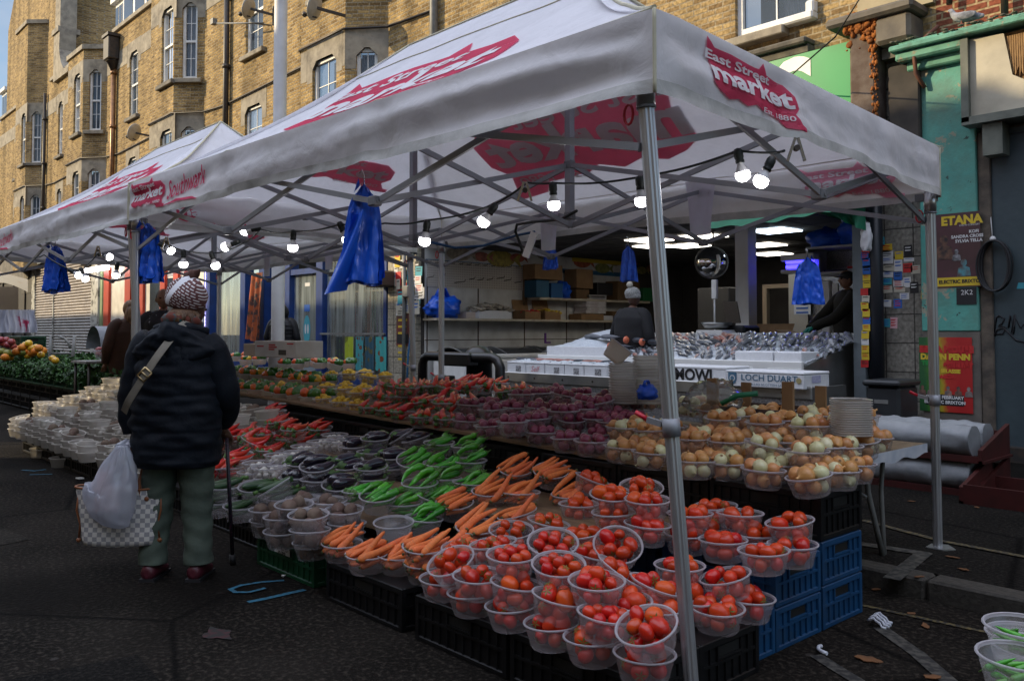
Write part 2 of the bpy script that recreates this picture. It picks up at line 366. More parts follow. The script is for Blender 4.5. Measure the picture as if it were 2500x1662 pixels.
def window(parent, P0, u, a, b, c, d, inn, style='sash', curtain=True, sill=True, hood=True, bars=True, name='window'):
    """sash window set back in its opening; pane, curtain, sill, hood as pieces"""
    P0, u, inn = Vector(P0), Vector(u).normalized(), Vector(inn); k = inn.normalized(); out = -k; zz = Vector((0,0,1))
    rot = Matrix((u, k, zz)).transposed()
    P = lambda x, z, dd: P0 + u*x + zz*z + k*dd
    dep = inn.length-.05; w = b-a; h = d-c
    mb = MB()
    def bx(x0, x1, z0, z1, d0, d1): mb.box(P((x0+x1)/2, (z0+z1)/2, (d0+d1)/2), (x1-x0, d1-d0, z1-z0), rot)
    fr = .07
    bx(a, a+fr, c, d, dep-.05, dep+.03); bx(b-fr, b, c, d, dep-.05, dep+.03); bx(a+fr, b-fr, d-fr, d, dep-.049, dep+.03); bx(a+fr, b-fr, c, c+.09, dep-.049, dep+.03)
    mid = c+h*.5; bx(a+fr, b-fr, mid-.03, mid+.03, dep-.045, dep+.02)
    if bars:
        bx((a+b)/2-.009, (a+b)/2+.009, c+.09, d-fr, dep-.012, dep+.008)
        for zc in (c+h*.28, c+h*.74): bx(a+fr, b-fr, zc-.009, zc+.009, dep-.0115, dep+.0075)
    f = mb.obj(name, WHITE, parent)
    mb = MB(); mb.poly([P(a+.03,c+.03,dep+.003), P(b-.03,c+.03,dep+.003), P(b-.03,d-.03,dep+.003), P(a+.03,d-.03,dep+.003)]); mb.obj('pane', GLASSW, f)
    mb = MB()
    if curtain:
        x0, x1 = a+fr, b-fr; sp = random.choice([(0,1),(0,.42),(.55,1),(0,1)])
        xa, xb = x0+(x1-x0)*sp[0], x0+(x1-x0)*sp[1]; n = 14
        for i in range(n):
            t0, t1 = i/n, (i+1)/n
            mb.poly([P(xa+(xb-xa)*t0, c+.09, dep+.1+.02*(i%2)), P(xa+(xb-xa)*t1, c+.09, dep+.1+.02*((i+1)%2)), P(xa+(xb-xa)*t1, d-.08, dep+.1+.02*((i+1)%2)), P(xa+(xb-xa)*t0, d-.08, dep+.1+.02*(i%2))])
        mb.obj('curtain', CURT, f)
    else: mb.bm.free()
    # dark room behind
    mb = MB(); mb.poly([P(a,c,dep+.5), P(b,c,dep+.5), P(b,d,dep+.5), P(a,d,dep+.5)]); mb.obj('room_back', SOFFIT, f)
    if sill:
        mb = MB(); mb.box(P((a+b)/2, c-.06, .02), (w+.3, .26, .12), rot, .012); mb.obj('sill', DSTONE if random.random() < .6 else STONE, f)
    if hood:  # chamfered stone head with dark soffit
        mb = MB(); t = .36; ch = .16
        pts = [(a-.22,d-.42),(a-.22,d+t),(b+.22,d+t),(b+.22,d-.42),(b,d-.42),(b,d-ch),(b-ch,d),(a+ch,d),(a,d-ch),(a,d-.42)]
        vs2 = poly2d(pts)
        for lay in (-.006,):
            put2d(mb, vs2, lambda x, z: P(x, z, lay))
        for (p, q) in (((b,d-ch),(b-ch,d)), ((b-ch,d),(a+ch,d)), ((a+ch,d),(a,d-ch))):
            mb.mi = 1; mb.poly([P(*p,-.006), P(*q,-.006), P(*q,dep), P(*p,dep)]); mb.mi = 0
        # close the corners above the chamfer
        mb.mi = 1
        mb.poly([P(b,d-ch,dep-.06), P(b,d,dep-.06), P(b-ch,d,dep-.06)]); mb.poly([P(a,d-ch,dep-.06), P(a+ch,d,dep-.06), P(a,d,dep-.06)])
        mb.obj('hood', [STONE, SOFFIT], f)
    return f
GLASSW = TRANS('window_pane', (.10,.14,.2), .45, .03, .1, spec=1)
U = Vector((1,0,0)); Yf, Yb = 9.4, 8.8
INN = Vector((0,.16,0))
rowA, rowB = (4.85, 6.9), (8.2, 10.3)
TERR = thing('terrace_building', 'long yellow brick terrace with canted bays rising behind the market tents', 'building', (0,0,0))
BAYS = [(-14.47,11.05), (-23.24,11.05), (-31.35,11.0), (-38.9,13.9), (-47.5,11.2), (-56.,11.2)]
BW = 1.75
class Each:
    def b2(s, *a): m = MB(); m.b2(*a); m.obj('stone_band', STONE, TERR)
    def prism(s, *a): m = MB(); m.prism(*a); m.obj('coping', STONE, TERR)
wallmb = MB(); stone = Each(); wins = []
def xw(x0, x1, y, Y): return onY(x0, y, Y).x, onY(x1, y, Y).x
flatwins = {0:[xw(598,640,280,Yf)], 1:[xw(316,337,200,Yf)], 2:[xw(142,153,300,Yf)], 3:[(-43.3,-42.3)], 4:[(-52,-51)]}
baywin = [xw(763,821,200,Yb), xw(394,422,150,Yb), xw(180,196,250,Yb), xw(55,65,180,Yb), (-48.7,-47.9), (-57.2,-56.4)]
Zb = 3.9
top = 11.35
# flat stretches
edges = [-11.5]
for X, h in BAYS: edges += [X+.6, X-BW-.6]
edges.append(-64.)
for i in range(0, len(edges)-1, 2):
    x1, x0 = edges[i], edges[i+1]
    ops = []
    for (a, b) in flatwins.get(i//2-1, []):
        for r in (rowA, rowB): ops.append((a, b, *r)); wins.append(((0,Yf,0), U, a, b, *r, INN))
    wallmb_ops = ops
    wall_openings(wallmb, (0,Yf,0), U, (x0, x1), (Zb, top), ops, INN)
cd = Vector((1,1,0)).normalized(); cin = Vector((-1,1,0)).normalized()*.16; cl = .6*math.sqrt(2)
for k, (X, h) in enumerate(BAYS):
    a, b = baywin[k]; ops = []
    for r in (rowA, rowB): ops.append((a, b, *r)); wins.append(((0,Yb,0), U, a, b, *r, INN))
    wall_openings(wallmb, (0,Yb,0), U, (X-BW, X), (Zb, h), ops, INN)
    ops = []
    for r in (rowA, rowB): ops.append((.22, .64, *r)); wins.append(((X,Yb,0), cd, .22, .64, *r, cin))
    wall_openings(wallmb, (X,Yb,0), cd, (0, cl), (Zb, h), ops, cin)
    wallmb.poly([(X-BW,Yb,Zb),(X-BW-.6,Yf,Zb),(X-BW-.6,Yf,h),(X-BW,Yb,h)])
    # roof of the bay, coping, stone band round the heads
    wallmb.poly([(X-BW,Yb,h),(X,Yb,h),(X+.6,Yf,h),(X-BW-.6,Yf,h)])
    o = .05
    for z0, z1, oo in ((h, h+.16, .07), (6.55,7.2,.004), (10.0,10.62,.004)):
        if z0 < h:  # band pieces only where no window is cut, butt against hoods
            for (p, q, n, win, dd) in (((X-BW,Yb,0),(X,Yb,0),Vector((0,-1,0)),(a,b),None),):
                for (s0, s1) in ((X-BW, a-.23), (b+.23, X)):
                    if s1-s0 > .05: stone.b2((s0,Yb-oo-.002,z0),(s1,Yb+.05,z1))
            for (s0, s1) in ((.0,.015),(.845,.848)):
                pass
        else:
            stone.prism([(X-BW-.05,Yb-oo,z0),(X+.05,Yb-oo,z0),(X+.65,Yf-oo+.02,z0),(X+.65,Yf+.2,z0),(X-BW-.65,Yf+.2,z0),(X-BW-.65,Yf-oo+.02,z0)], (0,0,z1-z0))
wo = wallmb.obj('wall', STOCK, TERR)
# string course on flat wall at row B heads, parapet coping
for i in range(0, len(edges)-1, 2):
    x1, x0 = edges[i], edges[i+1]
    cut = sorted([(a-.23, b+.23) for (a, b) in flatwins.get(i//2-1, [])]); s = x0
    for (a, b) in cut+[(x1, x1)]:
        if a-s > .05: stone.b2((s,Yf-.012,10.05),(a,Yf+.05,10.62))
        s = b
    stone.b2((x0+.66,Yf-.09,top),(x1-.66,Yf+.25,top+.14), .01)
for w in wins: window(TERR, *w)
# slate roof, gable, dormers
mb = MB(); mb.poly([(-64,Yf+.25,top),(-11.5,Yf+.25,top),(-11.5,Yf+3.5,top+3.4),(-64,Yf+3.5,top+3.4)]); mb.poly([(-64,Yf+3.5,top+3.4),(-11.5,Yf+3.5,top+3.4),(-11.5,Yf+10,top+3.4),(-64,Yf+10,top+3.4)]); mb.obj('roof', SLATE, TERR)
mb = MB()
wall_openings(mb, (0,Yf+.004,0), U, (-45.2,-36.9), (top,15.4), [], INN); mb.prism([(-45.2,Yf+.005,15.4),(-36.9,Yf+.005,15.4),(-38.5,Yf+.005,17.5),(-43.5,Yf+.005,17.5)], (0,.35,0)); mb.poly([(-36.9,Yf,top),(-36.9,Yf+3,top),(-36.9,Yf+3,15.4),(-36.9,Yf,15.4)])
mb.obj('gable', STOCK, TERR)
mb = MB(); mb.b2((-36.9,Yf-.1,13.2),(-36.2,Yf+.5,16.5), .01); mb.b2((-37.0,Yf-.2,13.0),(-36.1,Yf+.6,13.2))
pr = [(-36.1,13.0),(-36.15,12.3),(-35.9,11.75),(-35.5,11.4),(-34.9,11.3),(-34.9,11.15),(-36.9,11.15),(-36.9,13.0)]
mb.prism([(x,Yf-.14,z) for x, z in pr], (0,.6,0)); mb.obj('stone_scroll', STONE, TERR)
def dormer(x0, x1, z0, z1, Y):
    mb = MB(); mb.b2((x0,Y,z0),(x1,Y+2,z1)); mb.b2((x0-.12,Y-.15,z1),(x1+.12,Y+2,z1+.16)); d = mb.obj('dormer', WHITE, TERR)
    n = 3
    for i in range(n):
        a = x0+(x1-x0)*(i+.1)/n; b = x0+(x1-x0)*(i+.9)/n; mb = MB(); mb.b2((a,Y-.012,z0+.25),(b,Y+.02,z1-.15)); mb.obj('pane', GLASS, d)
dormer(-31.6,-30.6,11.5,12.9,9.9); dormer(-30.2,-27.0,11.6,14.2,9.7); dormer(-20.6,-18.2,11.6,13.6,9.7); dormer(-46.6,-45.6,11.3,12.7,9.5)
def pipe(name, X, z0, z1, mat, r=.055, hop=None, Y=Yf):
    mb = MB(); mb.cyl((X,Y-.1,z0),(X,Y-.1,z1), r, 10)
    z = z0+.6
    while z < z1: mb.cyl((X,Y-.1,z),(X,Y-.1,z+.1), r*1.3, 10); mb.b2((X-.1,Y-.06,z+.02),(X+.1,Y-.012,z+.07)); z += 1.8
    p = mb.obj(name, mat, TERR)
    if hop:
        mb = MB(); mb.tube([(X,Y-.13,hop-.35),(X,Y-.13,hop-.05),(X,Y-.14,hop)], [.06,.2,.24], 8); mb.b2((X-.28,Y-.36,hop),(X+.28,Y-.012,hop+.75), .03); mb.b2((X-.32,Y-.4,hop+.75),(X+.32,Y-.012,hop+.85)); mb.obj('hopper', IRON, p)
pipe('drainpipe', -21.05, 3.9, 12, IRON, .075); pipe('drainpipe', -29.8, 3.9, 10.4, COPPER, .08, 10.35); pipe('drainpipe', -12.28, 3.9, 11, GREYP, .075); pipe('drainpipe', -38.2, 3.9, 11, IRON, .06)
# arched doorway of the terrace far left
mb = MB(); ca = onY(68,430,9.3); n = 14
for k in range(n):
    a0, a1 = PI*k/n, PI*(k+1)/n
    for r0, r1, dd in ((.95,1.25,.12),(1.25,1.5,.2)):
        mb.prism([(ca.x+r*math.cos(a), 9.38, ca.z-1.6+r*math.sin(a)*1.25) for r, a in ((r0,a0),(r1,a0),(r1,a1),(r0,a1))], (0,-dd,0))
mb.b2((ca.x-.25,9.1,ca.z-.6),(ca.x+.25,9.38,ca.z+.55), .02); mb.b2((ca.x-.5,9.05,ca.z+.55),(ca.x+.5,9.38,ca.z+.75), .02)
mb.obj('arch', STONE, TERR)
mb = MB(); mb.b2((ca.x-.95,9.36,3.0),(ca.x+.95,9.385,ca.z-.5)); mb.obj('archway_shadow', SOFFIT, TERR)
# cable clipped along the wall
def cable(name, pts, r, label, cat='cable', mat=None, group=None):
    mb = MB(); mb.tube(pts, r, 6); return mb.obj(name, mat or IRON, label=label, cat=cat, group=group)
cp = []
for (X, h) in reversed(BAYS[:4]):
    cp += [(X-BW-1.0,Yf-.04,7.27),(X-BW-.62,Yf-.04,7.25),(X-BW,Yb-.04,7.26),(X,Yb-.05,7.26),(X+.63,Yf-.05,7.28),(X+2.0,Yf-.04,7.2)]
cable('wall_cable', cp, .025, 'black cable clipped along the terrace wall under the upper windows')
def dish(px, py, Y, r, label):
    c = onY(px, py, Y); t = thing('satellite_dish', label, 'satellite dish', c, group='satellite dishes on the terrace')
    ax = Vector((-.80,-.50,.33)).normalized(); rot = ax.to_track_quat('Z','X').to_matrix()
    mb = MB(); mb.lathe([(r*q, .22*r*q*q) for q in (.001,.2,.4,.6,.8,.95,1.0)]+[(r*1.0,.22*r-.015),(r*.8,.1*r),(.001,-.02)], 24)
    me = mb.mesh('d', M('dish_grey', (.42,.42,.4), (.33,.33,.31), 9, .5)); me.transform(rot.to_4x4()); link('reflector', me, t)
    mb = MB(); f = ax*r*1.0; mb.cyl(Vector((0,0,-.75*r)), f+Vector((0,0,-.2)), .018, 6); mb.cyl(f+Vector((0,0,-.2)), f*1.2+Vector((0,0,-.18)), .05, 8); mb.obj('feed_arm', IRON, t)
    mb = MB(); mb.bar((0,0,0),(.25,Yf-Y-.02,-.1), .05,.05); mb.bar((.25,Yf-Y-.02,.1),(.25,Yf-Y-.02,-.35), .08,.03); mb.obj('bracket', IRON, t)
dish(773,20,8.25,.25,'large grey satellite dish on the bay right of the white lamp column')
dish(331,325,8.75,.27,'small grey satellite dish above the left market tent roof')
dish(611,22,8.9,.25,'satellite dish seen edge-on in front of an upper window left of lamp column')
c = onY(560,45,8.9); t = thing('tv_aerial', 'grey rod aerial on a bracket beside the dark drainpipe', 'aerial', c); mb = MB(); mb.cyl((-.7,-.1,.03),(1.4,.2,-.45), .022, 6); mb.cyl((.9,.1,-.33),(1.2,.48,-.38), .02, 6); mb.b2((-.75,-.16,.0),(-.6,-.04,.14)); mb.obj('rod', GREYP, t)

# ---------------------------------------------------------------- yellow brick house over the fish shop
HSE = thing('brick_house', 'yellow brick house above the fish shop with white casement windows', 'building')
mb = MB(); h1 = xw(1795,1985,70,Yf); h2 = (-10.35,-8.9)
ops = [(h1[0],h1[1],5.1,7.3), (h2[0],h2[1],5.1,7.3)]
wall_openings(mb, (0,Yf,0), U, (-11.5,-3.62), (4.2,12), ops, INN); mb.poly([(-3.62,Yf,4.78),(-3.62,Yf+6,4.78),(-3.62,Yf+6,12),(-3.62,Yf,12)]); mb.obj('wall', STOCK2, HSE)
for o in ops:
    f = window(HSE, (0,Yf,0), U, *o, INN, curtain=True, sill=False, hood=False)
mb = MB(); mb.b2((h1[0]-.5,Yf-.16,4.93),(h1[0]+.75,Yf+.02,5.04), .012); mb.obj('sill', STONE, HSE); mb = MB(); mb.b2((h2[0]-.3,Yf-.16,4.93),(h2[1]+.3,Yf+.02,5.04), .012); mb.obj('sill', STONE, HSE)
mb = MB(); mb.b2((h1[1]-.62,Yf-.13,5.02),(h1[1]+.06,Yf+.12,5.12), .02); mb.b2((h1[1]-.05,Yf-.1,5.1),(h1[1]+.06,Yf+.12,5.25), .02); mb.obj('sill_remnant', WHITE, HSE)
mb = MB(); mb.b2((-12.1,Yf-.22,4.72),(-5.0,Yf+.02,4.80), .02); mb.b2((-12.1,Yf-.15,4.62),(-5.0,Yf+.02,4.72), .01); mb.b2((-12.1,Yf-.1,4.5),(-5.0,Yf+.02,4.62)); mb.obj('cornice', M('grimy_render', (.17,.15,.115), (.07,.065,.055), 5, .9, .4, 25), HSE)
mb = MB(); mb.b2((-4.66,Yf-.42,4.72),(-3.7,Yf+.02,4.83), .03); mb.b2((-4.13,Yf-.36,4.42),(-3.75,Yf+.02,4.72), .04); mb.b2((-4.12,Yf-.2,4.3),(-3.8,Yf+.02,4.42)); mb.obj('corbel', M('corbel_lead', (.15,.13,.10), (.08,.07,.06), 4, .7, .3, 20), HSE)
mb = MB(); mb.b2((-4.45,Yf-.06,4.84),(-3.63,Yf+.01,12)); mb.obj('rendered_strip', M('cream_render', (.42,.36,.24), (.34,.29,.19), 5, .9, .2), HSE)
mb = MB(); mb.b2((-4.48,Yf-.02,.1),(-3.76,Yf+.3,4.3)); mb.obj('tiled_pier', TILES('pier_tiles', (.25,.235,.20), (.05,.045,.04), .31, .31, .008, .5, 0, (.20,.19,.165)), HSE)
# rusty rubble post of the old fascia end, with orange growth
mb = MB(); mb.b2((-4.44,Yf-.3,3.0),(-4.14,Yf-.03,4.82), .03); mb.obj('fascia_post', M('rotten_post', (.15,.12,.10), (.09,.06,.045), 7, .9, .6, 25), HSE)
mb = MB()
for i in range(420):
    zt = abs(random.gauss(0,.13)); x = random.uniform(-4.46,-4.12) if zt < .2 else random.choice([random.uniform(-4.24,-4.12), random.uniform(-4.46,-4.2)]) 
    mb.sphere((x,Yf-.315+random.uniform(-.03,.05),4.83-zt), random.uniform(.010,.034), 6, 4, (random.uniform(.7,1.6),1,random.uniform(.6,1.5)))
for i in range(150): mb.sphere((-4.16+random.uniform(-.035,.035),Yf-.30+random.uniform(-.02,.03),4.75-random.random()**1.4*1.3), random.uniform(.008,.022), 5, 3, (1,1,random.uniform(.8,2.2)))
mb.obj('rust_crust', M('orange_rust', (.40,.13,.02), (.16,.055,.015), 26, .95, .5), HSE)
mb = MB(); a = onY(1545,440,9.3); mb.b2((-4.05,Yf-.22,3.3),(-3.72,Yf-.02,4.2), .015); mb.obj('meter_box', M('dark_wood', (.05,.042,.035), (.03,.026,.022), 6, .8), HSE)
# green shop fascia with white letter S
mb = MB(); mb.b2((-12.2,Yf-.2,3.6),(-4.43,Yf-.02,4.6)); FAS = mb.obj('fascia_sign', M('green_sign', (.006,.24,.075), (.008,.30,.09), 1.2, .35, spec=.4), label='glossy green shop fascia with a large white letter above the fish shop', cat='sign')
mb = MB(); cs = onY(1925,205,Yf-.2); text_on(mb, 'S', 1.15, (cs.x+.06,Yf-.206,4.10), (1,0,0), (0,0,1), .03); mb.obj('letter', WHITE, FAS)
mb = MB()
for xx in (-5.55,-7.4,-9.3): mb.b2((xx-.004,Yf-.203,3.6),(xx+.004,Yf-.2,4.6))
mb.obj('panel_joint', M('green_dark', (.003,.09,.03)), FAS)
cable('overhead_wire', [onY(2100,-5,7.5), onY(2040,90,7.9), onY(1925,190,8.8), onY(1900,215,9.18)], .008, 'thin black wire slanting down to the green fascia', 'wire')

# ---------------------------------------------------------------- red brick building with peeling turquoise shopfront
RB = thing('red_brick_building', 'red brick building with peeling turquoise pilaster and dark shutter', 'building')
mb = MB(); mb.poly([(-3.62,Yf-.004,4.4),(6,Yf-.004,4.4),(6,Yf-.004,12),(-3.62,Yf-.004,12)]); mb.poly([(-3.85,Yf+.02,4.2),(-3.6,Yf+.02,4.2),(-3.6,Yf+.02,4.9),(-3.85,Yf+.02,4.9)]); mb.obj('wall', REDBR, RB)
mb = MB(); mb.b2((-3.2,Yf-.02,3.36),(6,Yf+.05,4.35)); mb.obj('fascia_timber', M('fascia_timber', (.06,.05,.04), (.11,.08,.05), 5, .9, .4, stretch=(1,1,5)), RB)
TEAL = M('teal_paint', (.075,.30,.26), (.10,.36,.30), 3, .7, .35, 30, dirt=((.34,.32,.24), 2.6, .585, .60))
def peel(m, s_, lo_, hi_, c):
    N, L = nodes(m); b = N['Principled BSDF']; out = b.inputs['Base Color'].links[0].from_socket; tc = N.new('ShaderNodeTexCoord'); t = N.new('ShaderNodeTexNoise'); t.inputs['Scale'].default_value = s_; t.inputs['Detail'].default_value = 7; t.inputs['Roughness'].default_value = .7; L.new(tc.outputs['Object'], t.inputs['Vector'])
    mr = N.new('ShaderNodeMapRange'); mr.inputs['From Min'].default_value = lo_; mr.inputs['From Max'].default_value = hi_; L.new(t.outputs['Fac'], mr.inputs['Value']); mx = N.new('ShaderNodeMix'); mx.data_type = 'RGBA'; mx.inputs[7].default_value = (*c, 1); L.new(out, mx.inputs[6]); L.new(mr.outputs[0], mx.inputs['Factor']); L.new(mx.outputs[2], b.inputs['Base Color'])
peel(TEAL, 9, .63, .65, (.03,.05,.05)); peel(TEAL, 1.2, .45, .75, (.10,.16,.12))
TEAL2 = M('teal_trim', (.14,.36,.27), (.08,.24,.18), 6, .75, .4, 30, dirt=((.30,.28,.20), 5, .58, .62)); peel(TEAL2, 3, .5, .7, (.09,.12,.08))
mb = MB(); mb.b2((-3.76,Yf-.16,1.36),(-3.2,Yf+.2,4.1), .01); mb.obj('pilaster', TEAL, RB)
mb = MB(); mb.b2((-3.76,Yf-.15,.1),(-3.2,Yf+.2,1.355), .01); mb.obj('pilaster_base', M('raw_render', (.16,.14,.12), (.10,.09,.08), 6, .9, .4, 25), RB)
mb = MB(); mb.prism([(-3.9,Yf-.2,4.12),(-3.12,Yf-.2,4.12),(-3.12,Yf-.42,4.26),(-3.98,Yf-.42,4.26)][::1], (0,0,.0001)) if False else None
mb.b2((-3.84,Yf-.24,4.1),(-3.2,Yf+.1,4.2), .015); mb.b2((-3.92,Yf-.34,4.2),(-3.2,Yf+.1,4.3), .02); mb.b2((-3.96,Yf-.4,4.3),(6,Yf+.1,4.36), .012); mb.b2((-3.9,Yf-.3,4.36),(6,Yf+.1,4.41), .01); mb.obj('ledge', TEAL2, RB)
mb = MB()
for i in range(260):
    mb.sphere((random.uniform(-3.95,0),Yf-.4+random.uniform(0,.3)*random.random(),4.4), random.uniform(.008,.025), 5, 3, (1.3,1.3,.5))
mb.obj('moss', M('grey_moss', (.14,.14,.11), (.07,.08,.05), 9, .95), RB)['kind'] = 'stuff'
mb = MB(); mb.b2((-3.2,Yf-.1,.2),(6,Yf+.1,3.3)); mb.b2((-3.22,Yf-.12,3.3),(6,Yf+.1,3.36)); SH = mb.obj('roller_door', M('slate_blue_paint', (.04,.062,.072), (.03,.048,.058), 5, .55, .3, 14, dirt=((.07,.08,.085), 1.5, .62, .75)), RB)
mb = MB(); mb.b2((-3.2,Yf-.13,.1),(-3.08,Yf+.1,3.36), .01); mb.obj('door_jamb', M('weathered_timber', (.13,.105,.08), (.06,.05,.042), 8, .9, .5, 30), RB)
# graffiti scrawl
g = [(2425,820),(2432,775),(2440,770),(2452,778),(2446,790),(2437,795),(2455,800),(2448,815),(2425,815)]
g2 = [(2462,800),(2466,770),(2472,790),(2478,768),(2474,815),(2470,812),(2476,770),(2492,800),(2500,790)]
g3 = [(2428,820),(2434,805),(2450,800),(2462,812),(2480,830),(2510,838)]
mb = MB()
for gg in (g, g2, g3): mb.tube([onY(x, y, Yf-.105) for x, y in gg], .009, 4)
mb.obj('graffiti', M('graffiti_black', (.012,.012,.016)), RB)
mb = MB(); mb.b2((-3.2,Yf-.24,.1),(6,Yf-.08,.24)); mb.obj('door_sill', IRON, RB)
# broken white signboard
bd0 = onY(2362,100,Yf-.3); bd1 = onY(2372,287,Yf-.3)
mb = MB(); X0 = bd0.x; z1, z0 = 4.27, bd1.z
pts = [(X0,z0),(X0+1.6,z0),(X0+1.6,z1-.7),(X0+.62,z1-.42),(X0+.52,z1-.52),(X0+.40,z1-.44),(X0+.33,z1-.02),(X0,z1)]
put2d(mb, poly2d(pts), lambda x, z: (x, Yf-.3, z)); mb.obj('signboard', M('dirty_white_board', (.50,.46,.36), (.36,.33,.26), 3, .7, .2, 20, dirt=((.2,.17,.12), 5, .62, .72)), RB)
mb = MB(); mb.b2((X0-.05,Yf-.36,z0-.05),(X0+.02,Yf-.05,z1)); mb.b2((X0-.05,Yf-.36,z0-.08),(X0+1.7,Yf-.05,z0-.002)); mb.obj('signboard_frame', M('frame_grey', (.16,.17,.14), (.10,.11,.09), 6, .7), RB)
mb = MB()
for i in range(14): 
    x = X0+.33+.02*i; mb.prism([(x,Yf-.28,z1-.05),(x+.016,Yf-.28,z1-.05),(x+.018,Yf-.28,z1-.35-.14*random.random()),(x+.006,Yf-.28,z1-.4-.1*random.random())], (0,.03,0))
mb.b2((X0+.3,Yf-.23,z1-.5),(X0+1.6,Yf-.2,z1)); mb.obj('splintered_timber', M('raw_timber', (.36,.22,.10), (.22,.13,.06), 9, .9, .5, stretch=(6,1,1)), RB)
mb = MB(); mb.b2((X0+.12,Yf-.3,z0-.4),(X0+.3,Yf-.1,z0-.09)); mb.obj('sign_bracket', M('frame_grey', (.16,.17,.14)), RB)
mb = MB(); mb.tube([onY(2290,65,9.3), onY(2245,105,9.1), onY(2232,140,9.08), onY(2236,180,9.15), onY(2258,215,9.2)], .022, 8); mb.obj('rusty_pipe', M('rusty_pipe', (.15,.06,.035), (.09,.04,.03), 8, .7), RB)
mb = MB(); mb.cyl((-2.93,Yf-.1,4.5),(-2.93,Yf-.1,8), .035); mb.cyl((-3.45,Yf-.1,4.75),(-3.3,Yf-.1,8), .03); mb.obj('wall_pipe', IRON, RB)
# posters, stickers and other flat things fixed to the right-hand wall
def panel(mb, x0, x1, z0, z1, Y): mb.poly([(x0,Y,z0),(x1,Y,z0),(x1,Y,z1),(x0,Y,z1)])
def quadY(mb, px, Y): mb.poly([onY(x, y, Y) for x, y in px])
def txt(par, s, size, x, z, Y, mat, bold=0, sx=1., name='lettering'):
    mb = MB(); text_on(mb, s, size, (x,Y,z), (1,0,0), (0,0,1), bold, 0, sx); return mb.obj(name, mat, par)
YEL = M('print_yellow', (.62,.45,.03)); REDP = M('print_red', (.50,.02,.02)); BLK = M('print_black', (.012,.012,.014)); WHP = M('print_white', (.62,.62,.62)); GRNP = M('print_green', (.02,.25,.05)); SKN = M('print_skin', (.22,.10,.06)); CYN = M('print_cyan', (.05,.32,.40)); BLUP = M('print_blue', (.02,.12,.45))
YP = Yf-.166
P1 = thing('concert_poster', 'dark brown concert poster with yellow heading on the turquoise pilaster', 'poster')
a, b = onY(2267,522,YP), onY(2396,699,YP)
x0, x1, zt, zb = a.x, b.x, (a.z+onY(2396,519,YP).z)/2, b.z
w, h = x1-x0, zt-zb
mb = MB(); panel(mb, x0, x1, zb, zt, YP); mb.obj('sheet', M('poster_brown', (.055,.026,.022), (.10,.035,.05), 2.5, .5), P1)
mb = MB(); panel(mb, x0+.01, x1-.01, zb+.012, zb+h*.135, YP-.003); mb.obj('yellow_band', YEL, P1)
txt(P1, 'ETANA', .122, x0+w*.645, zt-h*.105, YP-.004, YEL, .006)
txt(P1, 'LIVE IN CONCERT', .024, x0+w*.8, zt-h*.175, YP-.004, WHP)
for i, s in enumerate(('KOFI','SANDRA CROSS','SYLVIA TELLA')): txt(P1, s, .042, x0+w*(.88,.75,.78)[i], zt-h*(.265,.325,.385)[i], YP-.004, WHP, .0015)
txt(P1, 'ELECTRIC BRIXTON', .048, x0+w*.62, zb+h*.075, YP-.005, BLK, .002)
mb = MB()
def fig(mb, cx, cz, s, Y):  # simple printed portrait silhouette
    put2d(mb, poly2d([(cx+s*(.0+.5*math.cos(t)), cz+s*(1.1+.62*math.sin(t))) for t in [2*PI*i/16 for i in range(16)]]), lambda x, z: (x, Y, z))
    put2d(mb, poly2d([(cx-s*1.1,cz-s*1.2),(cx+s*1.1,cz-s*1.2),(cx+s*.9,cz+s*.2),(cx+s*.3,cz+s*.5),(cx-s*.3,cz+s*.5),(cx-s*.9,cz+s*.2)]), lambda x, z: (x, Y-.0005, z))
fig(mb, x0+w*.3, zb+h*.52, .085, YP-.003); mb.obj('printed_figure', M('print_dark_figure', (.025,.02,.022), (.16,.08,.05), 18, .6), P1)
mb = MB(); fig(mb, x0+w*.68, zb+h*.24, .06, YP-.0045); mb.obj('printed_figure', M('print_cyan_figure', (.08,.28,.32), (.10,.05,.04), 14, .6), P1)
mb = MB(); fig(mb, x0+w*.54, zb+h*.42, .04, YP-.0035); mb.obj('printed_figure', M('print_grey_figure', (.3,.3,.32), (.03,.03,.03), 20, .6), P1)
mb = MB(); q = onY(2335,715,YP); panel(mb, q.x, q.x+.19, q.z-.12, q.z+.05, YP-.001); s = mb.obj('sticker', BLK, label='torn black sticker with white lettering under the concert poster', cat='sticker'); txt(s, '2K2', .07, q.x+.1, q.z, YP-.003, WHP)
